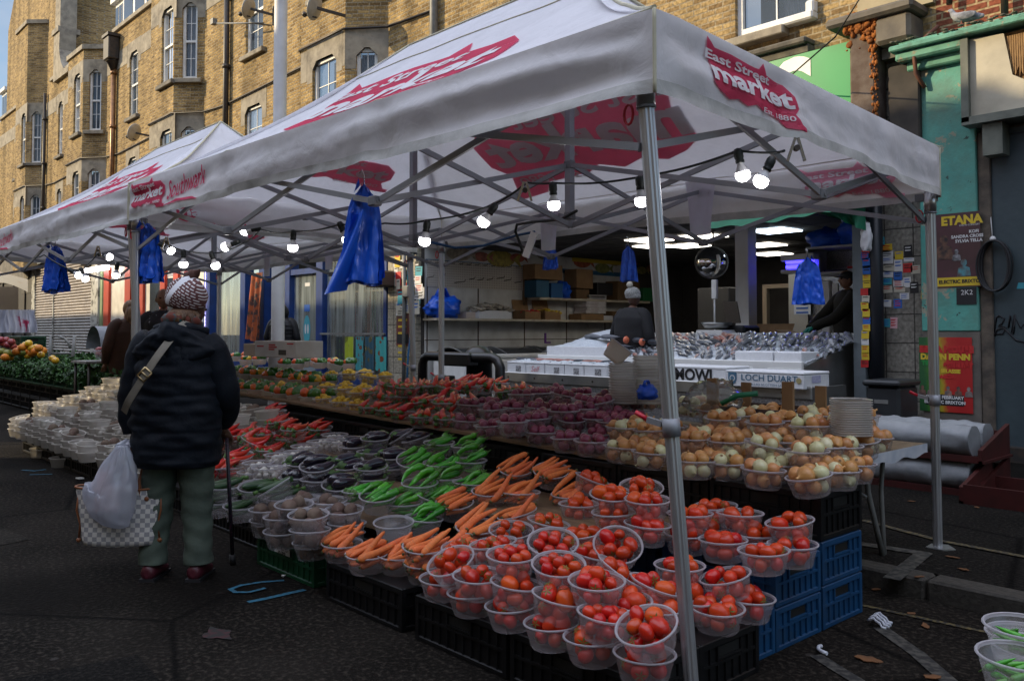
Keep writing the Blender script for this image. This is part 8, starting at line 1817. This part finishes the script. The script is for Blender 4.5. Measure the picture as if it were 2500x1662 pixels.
# ---------------------------------------------------------------- the woman in front of the stall (seen from behind)
lf, rf = onZ(374,1415,0), onZ(482,1406,0); base = (lf+rf)/2; base.z = 0
LW = thing('person', 'woman in a navy quilted coat and patterned headscarf seen from behind, holding a stick', 'person', base, AZ-PI/2-.08+PI/2)
# local frame: +x = screen right, +y = away from the camera; rz turns x onto RT
LW.rotation_euler = (0,0,PI/2-AZ)
J = dict(pelvis=(0,0,.86), waist=(0,.0,1.02), chest=(-.01,-.01,1.22), neck0=(.0,.02,1.37), neck1=(.01,.03,1.43), sl=(-.17,0,1.30), sr=(.165,0,1.28), el=(-.25,.02,1.04), wl=(-.245,.03,.80), er=(.235,.05,1.03), wr=(.19,.16,.83), hl=(-.09,0,.84), hr=(.09,0,.84), kl=(-.105,.02,.45), kr=(.105,.02,.45), al=(-.125,-.0,.08), ar=(.125,0,.08))
link('body', body_mesh(SKIND, J), LW)
hd = link('head', head_mesh([SKIND, EYEB]), LW, (.025,.055,1.36), (R(12),R(4),PI-.55)); hd.scale = (.96,.96,.96)
# coat: quilted, boxy, below the hips
mb = MB(); rs = []; n = 48; c0, c1 = .615, 1.40; NZ = 84
for i in range(NZ+1):
    v = i/NZ; zz = c0+(c1-c0)*v
    rx = .232+.018*math.sin(PI*min(1,v*1.1))-.034*v; ry = .165+.03*math.sin(PI*v*.95)
    if v > .83: f = (1-v)/.17; rx *= .34+.66*f**.5; ry *= .55+.45*f**.5
    if v < .03: rx *= .97; ry *= .97
    qs = abs(math.sin(PI*(zz-c0)/.098))**.45
    rg = []
    for p in ell((-.008*v,.006+.015*v,zz), rx, ry, n, p=2.35):
        d = Vector((p.x,p.y-.01,0)).normalized(); amp = .008*(qs-.6)*(1 if v < .72 else max(0,(.83-v)/.11))
        cr = .012*wob(p.x*9,p.y*9,zz*20,1.2,5)+.014*wob(p.x*4,p.y*4,zz*6,1.3,8)+.006*math.sin(zz*70+p.x*26+3*wob(p.x*4,zz*4,1,1.5))*(.4+.6*abs(wob(p.x*3,zz*5,2,1.)))
        rg.append(p+d*(amp+cr))
    rs.append(rg)
mb.rings(rs, True, True, True); COATO = mb.obj('coat', COATN, LW)
# hood lying on the back, collar
mb = MB()
def hoodf(u, v):
    q = 2*u-1; w = .115+.115*math.sin(PI*min(1,v*1.25)*.62)-.20*max(0,v-.55)**1.5*1.6
    bul = math.sqrt(max(0,1-q*q))
    x = w*q; y = -.085-(.075+.045*math.sin(PI*v))*bul*(1-.35*v)+.05*abs(q)*(1-v)-.012*math.sin(v*9+q*2)*bul; z = 1.415-.30*v-.075*q*q*(1-.3*v)+.05*v*q*q*2.2
    return (x+.008*wob(u*6,v*6,1,1.5), y+.016*wob(u*7,v*6,4,1.5), z+.010*wob(u*5,v*5,9,1.4))
mb.sheet(hoodf, 30, 20); mb.obj('hood', COATN, COATO)
mb = MB(); limb(mb, [(-.13,.03,1.355),(-.08,-.06,1.368),(.0,-.08,1.372),(.09,-.055,1.368),(.14,.03,1.35)], [.028,.032,.034,.032,.028], 10, .1, 2); mb.obj('collar', COATN, COATO)
for pts, rd, sd in (([(-.130,.01,1.31),(-.178,.01,1.245),(-.245,.015,1.04),(-.262,.02,.90),(-.252,.03,.795)], [.085,.098,.083,.072,.058], 1), ([(.125,.01,1.295),(.175,.02,1.225),(.238,.05,1.03),(.235,.11,.92),(.195,.165,.835)], [.085,.098,.083,.070,.056], 7)):
    mb = MB(); limb(mb, pts, rd, 18, .045, sd, .098, 10); mb.obj('sleeve', COATN, COATO)
# scarf at the neck, headscarf with woven pattern, brown knot
mb = MB(); limb(mb, [(-.075,.02,1.405),(-.05,-.035,1.425),(.02,-.05,1.425),(.085,-.01,1.41),(.09,.06,1.39)], [.026,.032,.034,.032,.026], 10, .15, 4); mb.obj('scarf', M('scarf_print', (.02,.12,.13), (.13,.032,.02), 14, .9, contrast=(.42,.52)), LW)
def patt():
    m = bpy.data.materials.new('headscarf'); N, L = nodes(m); b = N['Principled BSDF']; b.inputs['Roughness'].default_value = .7
    tc = N.new('ShaderNodeTexCoord'); outs = []
    mp = N.new('ShaderNodeMapping'); mp.inputs['Rotation'].default_value = (0,R(-24),R(10)); mp.inputs['Scale'].default_value = (1,1,1); L.new(tc.outputs['Object'], mp.inputs[0])
    bt = N.new('ShaderNodeTexBrick'); bt.inputs['Scale'].default_value = 30; bt.inputs['Color1'].default_value = (.62,.60,.60,1); bt.inputs['Color2'].default_value = (.62,.60,.60,1); bt.inputs['Mortar'].default_value = (.10,.03,.03,1); bt.inputs['Mortar Size'].default_value = .14; bt.inputs['Brick Width'].default_value = .85; bt.inputs['Row Height'].default_value = .42; bt.offset = .33
    sx = N.new('ShaderNodeSeparateXYZ'); L.new(mp.outputs[0], sx.inputs[0]); cb = N.new('ShaderNodeCombineXYZ'); L.new(sx.outputs['X'], cb.inputs['X']); L.new(sx.outputs['Z'], cb.inputs['Y']); L.new(cb.outputs[0], bt.inputs['Vector'])
    b2 = N.new('ShaderNodeTexBrick'); b2.inputs['Scale'].default_value = 30; b2.inputs['Color1'].default_value = (1,1,1,1); b2.inputs['Color2'].default_value = (.0,0,0,1); b2.inputs['Mortar'].default_value = (0,0,0,1); b2.inputs['Mortar Size'].default_value = .1; b2.inputs['Brick Width'].default_value = .42; b2.inputs['Row Height'].default_value = .84
    L.new(cb.outputs[0], b2.inputs['Vector'])
    m1 = N.new('ShaderNodeMix'); m1.data_type = 'RGBA'; m1.inputs[7].default_value = (.10,.03,.03,1); L.new(bt.outputs['Color'], m1.inputs[6])
    gm = N.new('ShaderNodeMath'); gm.operation = 'MULTIPLY'; gm.inputs[1].default_value = .0; L.new(b2.outputs['Fac'], gm.inputs[0]); L.new(gm.outputs[0], m1.inputs['Factor'])
    # plain white band and brown lower edge
    ab = N.new('ShaderNodeMath'); ab.operation = 'ABSOLUTE'; ad = N.new('ShaderNodeMath'); ad.operation = 'ADD'; ad.inputs[1].default_value = .035; L.new(sx.outputs['X'], ad.inputs[0]); L.new(ad.outputs[0], ab.inputs[0])
    lt = N.new('ShaderNodeMath'); lt.operation = 'LESS_THAN'; lt.inputs[1].default_value = .017; L.new(ab.outputs[0], lt.inputs[0])
    m2 = N.new('ShaderNodeMix'); m2.data_type = 'RGBA'; m2.inputs[7].default_value = (.66,.66,.70,1); L.new(m1.outputs[2], m2.inputs[6]); L.new(lt.outputs[0], m2.inputs['Factor'])
    so_ = N.new('ShaderNodeSeparateXYZ'); L.new(tc.outputs['Object'], so_.inputs[0]); l2 = N.new('ShaderNodeMath'); l2.operation = 'LESS_THAN'; l2.inputs[1].default_value = -.045; L.new(so_.outputs['Z'], l2.inputs[0])
    m3 = N.new('ShaderNodeMix'); m3.data_type = 'RGBA'; m3.inputs[7].default_value = (.07,.025,.018,1); L.new(m2.outputs[2], m3.inputs[6]); L.new(l2.outputs[0], m3.inputs['Factor']); L.new(m3.outputs[2], b.inputs['Base Color']); return m
mb = MB(); rs = []
for j in range(17):
    th = PI*(.02+.66*j/16)
    rs.append([Vector((.112*math.sin(th)*math.cos(a)*(1+.03*wob(math.cos(a),math.sin(a),j*.2,2,3)), .125*math.sin(th)*math.sin(a)*(1+.04*wob(math.cos(a),math.sin(a),j*.2,2,9)), .115*math.cos(th)+.006*math.sin(3*a+j*.5))) for a in [2*PI*k/32 for k in range(32)]])
mb.rings(rs, True, True); hs_ = mb.obj('headscarf', patt(), LW, (.024,.045,1.548)); hs_.rotation_euler = (R(8),R(10),0)
mb = MB(); limb(mb, [(-.02,.03,.10),(.01,.02,.125),(.03,.02,.14),(.05,.01,.165)], [.030,.030,.022,.004], 10, .2, 2); limb(mb, [(.0,.03,.10),(-.02,.03,.12),(-.045,.03,.125)], [.026,.022,.004], 10, .2, 3); mb.obj('scarf_knot', M('brown_cloth', (.08,.028,.018), (.05,.02,.014), 9, .8), hs_)
mb = MB(); mb.sphere((.02,.01,1.445), .085, 16, 10, (1,1.0,.62))
for i in range(26): a = random.uniform(-2.6,.6); mb.tube([(.02+.08*math.cos(a),.01+.08*math.sin(a),1.45),(.02+.09*math.cos(a),.01+.09*math.sin(a),1.42-.02*random.random())], [.012,.004], 5)
mb.obj('hair', HAIRBR, LW)
# trousers, shoes
TRO = M('sage_trousers', (.07,.092,.07), (.042,.058,.044), 6, .85, .5, 26)
for s_ in (-1,1):
    mb = MB(); limb(mb, [(s_*.085,.01,.80),(s_*.10,.01,.60),(s_*.108,.015,.40),(s_*.122,.0,.20),(s_*.126,-.005,.085)], [.108,.098,.084,.074,.080], 22, .085, 3+s_, 0, 12); mb.obj('trouser_leg', TRO, LW)
    mb = MB(); rs = [ell((s_*.125, y, zc), rx, rz_, 14, Vector((1,0,0)), Vector((0,0,1))) for (y, zc, rx, rz_) in ((-.085,.045,.012,.02),(-.075,.048,.036,.042),(-.03,.052,.043,.050),(.03,.045,.040,.043),(.09,.036,.046,.034),(.14,.028,.036,.024),(.165,.022,.012,.012))]; mb.rings(rs, True, True, True); mb.mi = 1; mb.b2((s_*.125-.042,-.085,.0),(s_*.125+.042,.15,.016)); mb.obj('shoe', [M('maroon_shoe', (.07,.012,.02), rough=.4), BLK], LW)
# hands
hand(LW, (-.247,.033,.775), (.02,.05,-1), (.35,1,-.1), SKIND, 1.0, .95)
hand(LW, (.188,.19,.80), (.05,.6,-.6), (0,-.4,-1), SKIND, 1.05, .95, side=-1)
# bag strap over the shoulder with buckle, all lying on the coat
STR = M('strap_webbing', (.20,.18,.145), (.15,.135,.11), 14, .7)
sp = [(.085,-.03,1.412),(.055,-.105,1.385),(.02,-.17,1.31),(-.03,-.215,1.22),(-.085,-.225,1.13),(-.14,-.212,1.05),(-.19,-.19,.98),(-.235,-.14,.92)]
mb = MB(); 
def ribbon(mb, pts, w, across, th=.004):
    P = [Vector(p) for p in pts]
    for k in range(len(P)-1):
        pass
    cs = []
    for i in range(len(P)-1):
        p0, p1, p2, p3 = P[max(i-1,0)], P[i], P[i+1], P[min(i+2,len(P)-1)]
        for q in range(8): t = q/8; cs.append(.5*((2*p1)+(p2-p0)*t+(2*p0-5*p1+4*p2-p3)*t*t+(3*p1-p0-3*p2+p3)*t**3))
    cs.append(P[-1]); rs = []
    for i, c in enumerate(cs):
        t = (cs[min(i+1,len(cs)-1)]-cs[max(i-1,0)]).normalized(); nrm = Vector(across); s = t.cross(nrm).normalized()
        rs.append([c-s*w/2, c+s*w/2, c+s*w/2+nrm.normalized()*th, c-s*w/2+nrm.normalized()*th])
    mb.rings(rs, True, True, True, smooth=False)
ribbon(mb, sp, .040, (0,-1,.1)); so2 = mb.obj('bag_strap', STR, LW)
mb = MB(); bc = Vector((-.088,-.232,1.128)); q = Matrix.Rotation(R(-47),3,'Y')
for a, b in (((-.030,0,-.024),(.030,0,-.024)),((-.030,0,.024),(.030,0,.024)),((-.030,0,-.024),(-.030,0,.024)),((.030,0,-.024),(.030,0,.024)),((0,0,-.024),(0,0,.024))): mb.cyl(bc+q@Vector(a), bc+q@Vector(b), .0045, 6)
mb.obj('buckle', M('brass', (.45,.34,.18), metal=.9, rough=.3), so2)
# walking stick
ST = thing('walking_stick', 'dark patterned walking stick held in the woman\'s right hand', 'walking stick', base); ST.rotation_euler = LW.rotation_euler
tip = Matrix.Rotation(-(PI/2-AZ),3,'Z') @ (onZ(568,1378,0)-base); top_ = Vector((.195,.225,.80))
mb = MB(); mb.cyl(tip+Vector((0,0,.03)), top_, .011, 10); mb.obj('shaft', M('stick_paint', (.012,.012,.02), (.10,.03,.06), 70, .35, contrast=(.55,.65)), ST); mb = MB(); mb.cyl(tip, tip+(top_-tip).normalized()*.06, .017, 10); mb.obj('rubber_tip', BLK, ST); mb = MB(); mb.tube([top_+Vector((0,-.07,.012)), top_+Vector((0,0,.02)), top_+Vector((0,.06,.008))], .013, 8); mb.obj('handle', M('stick_handle', (.03,.015,.01), rough=.4), ST)
# chequered tote and white carrier bag hanging from the left hand
def check():
    m = bpy.data.materials.new('chequer'); N, L = nodes(m); b = N['Principled BSDF']; b.inputs['Roughness'].default_value = .5
    tc = N.new('ShaderNodeTexCoord'); ck = N.new('ShaderNodeTexChecker'); ck.inputs['Scale'].default_value = 1; ck.inputs['Color1'].default_value = (.52,.50,.46,1); ck.inputs['Color2'].default_value = (.25,.245,.255,1)
    mp = N.new('ShaderNodeMapping'); mp.inputs['Scale'].default_value = (44,0.001,44); L.new(tc.outputs['Object'], mp.inputs[0]); L.new(mp.outputs[0], ck.inputs['Vector']); L.new(ck.outputs['Color'], b.inputs['Base Color']); return m
TB = thing('tote_bag', 'cream and grey chequered tote bag with brown trim beside the woman\'s leg', 'bag', base+RT*.05-Vector((0,0,.05))); TB.rotation_euler = LW.rotation_euler
bx0 = -.34; TL = M('tan_leather', (.22,.075,.022), (.16,.05,.015), 9, .5)
mb = MB(); rs = []
for i in range(13):
    v = i/12; w = .175+.045*v; dpt = .075*(1-.35*v); zz = .235+.265*v
    rs.append([p+Vector((0,0,-.012*math.cos((p.x-bx0)*8)*(1-v)+.012*v*((p.x-bx0)/.2)**2)) for p in ell((bx0+.0,-.02,zz), w*(1+.01*wob(v*3,0,0,2)), dpt*(1+.12*wob(v*4,1,0,2)), 36, p=4.5)])
mb.rings(rs, True, True, False); mb.obj('body', check(), TB)
mb = MB(); mb.tube([p+Vector((0,0,.012*((p.x-bx0)/.2)**2)) for p in ell((bx0,-.02,.501), .222, .050, 36, p=4.5)+[ell((bx0,-.02,.501), .222, .050, 36, p=4.5)[0]]], .006, 6); mb.obj('rim_trim', TL, TB)
for y in (-.065,.03):
    mb = MB(); mb.tube([(bx0-.10,y,.47),(bx0-.09,y,.55),(bx0-.03,y*.4+.01,.68),(bx0+.075,.03,.735),(bx0+.11,y*.4+.01,.66),(bx0+.10,y,.55),(bx0+.105,y,.45)], .0075, 6); mb.obj('handle', TL, TB)
for sx in (-1,1):
    mb = MB(); mb.tube([(bx0+sx*.20,-.05,.48),(bx0+sx*.205,-.06,.40),(bx0+sx*.188,-.055,.33),(bx0+sx*.196,-.05,.26)], .005, 5); mb.sphere((bx0+sx*.197,-.05,.25), .012, 8, 5); mb.sphere((bx0+sx*.14,-.075,.46), .012, 8, 5, (1,.4,1)); mb.obj('cinch_cord', TL, TB)
TB.scale = (1.12,1.0,1.08); TB.location += RT*.04
WB = thing('carrier_bag', 'thin white plastic carrier bag with shopping hung over the tote', 'bag', base); WB.rotation_euler = LW.rotation_euler
PBM = TRANS('thin_white_plastic', (.56,.58,.66), .70, .3, .5, spec=.4); cx = -.335
mb = MB(); rs = []
prof_ = [(.74,.02,.02),(.70,.045,.03),(.64,.075,.045),(.57,.105,.06),(.50,.125,.075),(.44,.125,.085),(.38,.115,.08),(.345,.08,.06),(.325,.03,.03)]
for i in range(46):
    zz = .325+(.74-.325)*i/45; pr_ = prof_
    for (z1_, a1, b1_), (z0_, a0, b0) in zip(pr_, pr_[1:]):
        if z0_ <= zz <= z1_+1e-6: f = (zz-z0_)/(z1_-z0_); rx, ry = a0+(a1-a0)*f, b0+(b1_-b0)*f
    xo = cx+.085*((zz-.33)/.41); rg = []
    for p in ell((xo,-.125,zz), rx, ry, 56, p=2.2):
        d = Vector((p.x-xo,p.y+.125,0)); a = math.atan2(d.y,d.x); d = d.normalized()
        cr = .022*(abs(wob(math.cos(a)*2.2,math.sin(a)*2.2,zz*3.2,1.2,7))-.3)+.016*abs(wob(math.cos(a)*5,math.sin(a)*5,zz*9,1.1,3))+.007*math.sin(9*a+zz*9)
        rg.append(p+d*cr*(min(1,rx/.06))+Vector((0,0,-.07*((p.x-xo)/.12) if zz < .48 else 0)))
    rs.append(rg)
mb.rings(rs, True, True, True); mb.obj('sack', PBM, WB)
mb = MB()
for dx in (-.02,.03): mb.tube([(cx+.075+dx,-.11,.73),(cx+.08+dx*.5,-.04,.755),(cx+.085,.0,.745)], [.02,.012,.010], 7)
mb.obj('handles', PBM, WB)
mb = MB(); mb.b2((cx-.06,-.14,.38),(cx+.07,-.09,.52), .01); mb.b2((cx-.05,-.13,.40),(cx+.02,-.085,.6), .01); mb.obj('shopping', M('shopping_pale', (.55,.45,.45), (.6,.3,.28), 8, .5), WB)
blob = MB(); blob.sphere((cx+.115,-.0,.745), .035, 10, 8, (1,.8,1.3)); o = blob.obj('blue_bag', BAGB, label='scrunched blue bag corner in the woman\'s left hand', cat='bag'); o.location = base; o.rotation_euler = LW.rotation_euler
# ---------------------------------------------------------------- people in the background
SCR = PI/2-AZ
p = onZ(690,1000,.1); q = onY(690,812,8.1); person('man in a black quilted jacket with hood up, seen from behind by the fabric shop', (q.x,8.1,.1), SCR+PI-.15, 1.80, COATK, hood=True, quilt=.07, width=1.12)
q = onY(1546,812,9.0); person('person in dark coat and grey bobble hat turned right inside the fish shop', (q.x,9.0,.17), SCR+2.2, 1.76, M('coat_black_wool', (.006,.006,.008), rough=.8), hat='bobble', quilt=0, width=1.22)
q = onY(2070,812,10.6); person('fishmonger in dark clothes and green gloves bending over the saw table', (q.x,10.6,.40), SCR-PI/2+.1, 1.74, M('overall_dark', (.016,.014,.009), rough=.8), skin=SKINL, hat='cap', quilt=0, arms=dict(el=(-.2,-.25,1.12), wl=(-.06,-.48,.98), er=(.2,-.25,1.12), wr=(.10,-.52,.98), glove=M('green_glove', (.01,.22,.16), rough=.4)))
q = at(398,812,10.2); person('bearded man with short dark hair facing the camera beyond the headscarf', (q.x,q.y,.08), SCR+.35, 1.78, M('jacket_print', (.012,.012,.016), (.25,.25,.27), 12, .7, contrast=(.66,.68)), skin=SKINL, quilt=0)
q = at(315,812,11.6); person('woman in a brown coat with fair loose hair partly behind the tent leg', (q.x,q.y,.09), SCR+PI+.9, 1.68, M('coat_brown', (.07,.03,.017), (.045,.02,.012), 6, .85), skin=SKINL, hair=M('hair_fair', (.35,.20,.09), (.10,.05,.025), 30, .6, .6, 60, stretch=(1,1,.2)), quilt=0, width=1.1, coat_len=.55, hair_long=.12, trou=M('zigzag_skirt', (.25,.15,.2), (.10,.06,.1), 25, .8))
# ================================================================ light, sky, camera
W = bpy.data.worlds.new('World'); sc.world = W; W.use_nodes = True
N, L = W.node_tree.nodes, W.node_tree.links
bg = N['Background']; sky = N.new('ShaderNodeTexSky'); sky.sky_type = 'NISHITA'; sky.sun_disc = False
SUN_DIR = Vector((-.64,-.68,.36)).normalized()      # towards the sun
el = math.asin(SUN_DIR.z); az = math.atan2(SUN_DIR.x, SUN_DIR.y)
sky.sun_elevation = el; sky.sun_rotation = az; sky.air_density = 1.; sky.dust_density = .6; sky.ozone_density = 1.5
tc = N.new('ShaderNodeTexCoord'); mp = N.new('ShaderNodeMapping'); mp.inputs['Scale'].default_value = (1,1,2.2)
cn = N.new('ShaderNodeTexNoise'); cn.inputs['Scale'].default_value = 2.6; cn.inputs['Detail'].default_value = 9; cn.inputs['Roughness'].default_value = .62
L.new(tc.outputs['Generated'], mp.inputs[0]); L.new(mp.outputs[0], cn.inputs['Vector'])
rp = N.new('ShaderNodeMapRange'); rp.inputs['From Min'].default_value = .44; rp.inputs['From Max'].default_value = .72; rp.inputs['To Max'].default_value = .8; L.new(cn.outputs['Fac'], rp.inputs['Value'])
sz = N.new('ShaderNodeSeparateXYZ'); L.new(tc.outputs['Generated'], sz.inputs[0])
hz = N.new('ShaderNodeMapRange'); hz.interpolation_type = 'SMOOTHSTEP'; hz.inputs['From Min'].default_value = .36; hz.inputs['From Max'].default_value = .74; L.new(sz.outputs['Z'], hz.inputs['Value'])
m0 = N.new('ShaderNodeMix'); m0.data_type = 'RGBA'; m0.inputs[6].default_value = (4.6,4.7,5.0,1); m0.inputs[7].default_value = (14,15,18,1); L.new(hz.outputs[0], m0.inputs['Factor'])  # overhead clouds brighter than the low sky, added to light the tents
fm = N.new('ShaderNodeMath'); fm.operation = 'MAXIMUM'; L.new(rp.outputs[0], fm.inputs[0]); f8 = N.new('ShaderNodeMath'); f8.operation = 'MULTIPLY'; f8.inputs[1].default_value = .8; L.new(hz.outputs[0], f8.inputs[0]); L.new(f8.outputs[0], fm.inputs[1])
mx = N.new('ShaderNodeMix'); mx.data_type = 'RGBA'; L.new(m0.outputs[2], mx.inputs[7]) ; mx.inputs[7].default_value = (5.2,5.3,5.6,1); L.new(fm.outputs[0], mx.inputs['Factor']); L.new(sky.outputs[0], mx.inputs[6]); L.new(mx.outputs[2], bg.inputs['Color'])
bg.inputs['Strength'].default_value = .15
sl = bpy.data.lights.new('sun', 'SUN'); sl.energy = 5; sl.angle = R(.5); sl.color = (1,.80,.50)
so = bpy.data.objects.new('sun', sl); COL.objects.link(so); so.rotation_euler = (-SUN_DIR).to_track_quat('-Z','Y').to_euler(); so.location = (-20,-20,30)
# houses across the street: they throw the shade the stalls stand in
def opp(x0, x1, z, label):
    t = thing('facing_house', label, 'building', (0,0,0), 0, 'houses across the street'); mb = MB(); mb.b2((x0,-8.2,0),(x1,-7.0,z)); mb.obj('wall', STOCK, t)
    mb = MB()
    x = x0+1
    while x < x1-1.5:
        for zz in (4.5,7.8):
            if zz+2 < z: mb.b2((x,-7.0,zz),(x+1,-6.97,zz+1.9))
        x += 2.4
    mb.obj('window_pane', GLASS, t)
opp(-120,-27.5,10.6,'low brick terrace across the street, far left behind the viewer')
opp(-27.3,-22.2,12.35,'brick house across the street left of the added sun gap')  # gap to the next house added to let a sun streak through
opp(-19.3,-18.2,12.35,'narrow brick house across the street right of the added sun gap')
opp(-18.15,40,9.3,'low brick block across the street behind the viewer')
t = thing('added_sun_block', 'unseen brick block added over the gap across the street to stop sun', 'building', (0,0,0), 0, 'houses across the street'); mb = MB(); mb.b2((-22.19,-8.2,7.0),(-19.31,-7.0,12.3)); mb.obj('wall', STOCK, t)  # unseen block added above the gap to hold sun off tents and pilaster
cam = bpy.data.cameras.new('camera'); cam.lens = F/2500*36; cam.sensor_width = 36; cam.sensor_fit = 'HORIZONTAL'
cam.shift_y = (CYP-831)/2500; cam.clip_start = .05; cam.clip_end = 2000
co = bpy.data.objects.new('camera', cam); COL.objects.link(co); co.matrix_world = Matrix(((RT.x,UP.x,-FW.x,EYE.x),(RT.y,UP.y,-FW.y,EYE.y),(RT.z,UP.z,-FW.z,EYE.z),(0,0,0,1)))
sc.camera = co
sc.view_settings.view_transform = 'Standard'; sc.view_settings.look = 'None'; sc.view_settings.exposure = 0
sc.cycles.max_bounces = 10; sc.cycles.transparent_max_bounces = 24; sc.cycles.diffuse_bounces = 4; sc.cycles.glossy_bounces = 3; sc.cycles.transmission_bounces = 6
sc.cycles.sample_clamp_indirect = 4; sc.cycles.use_denoising = True
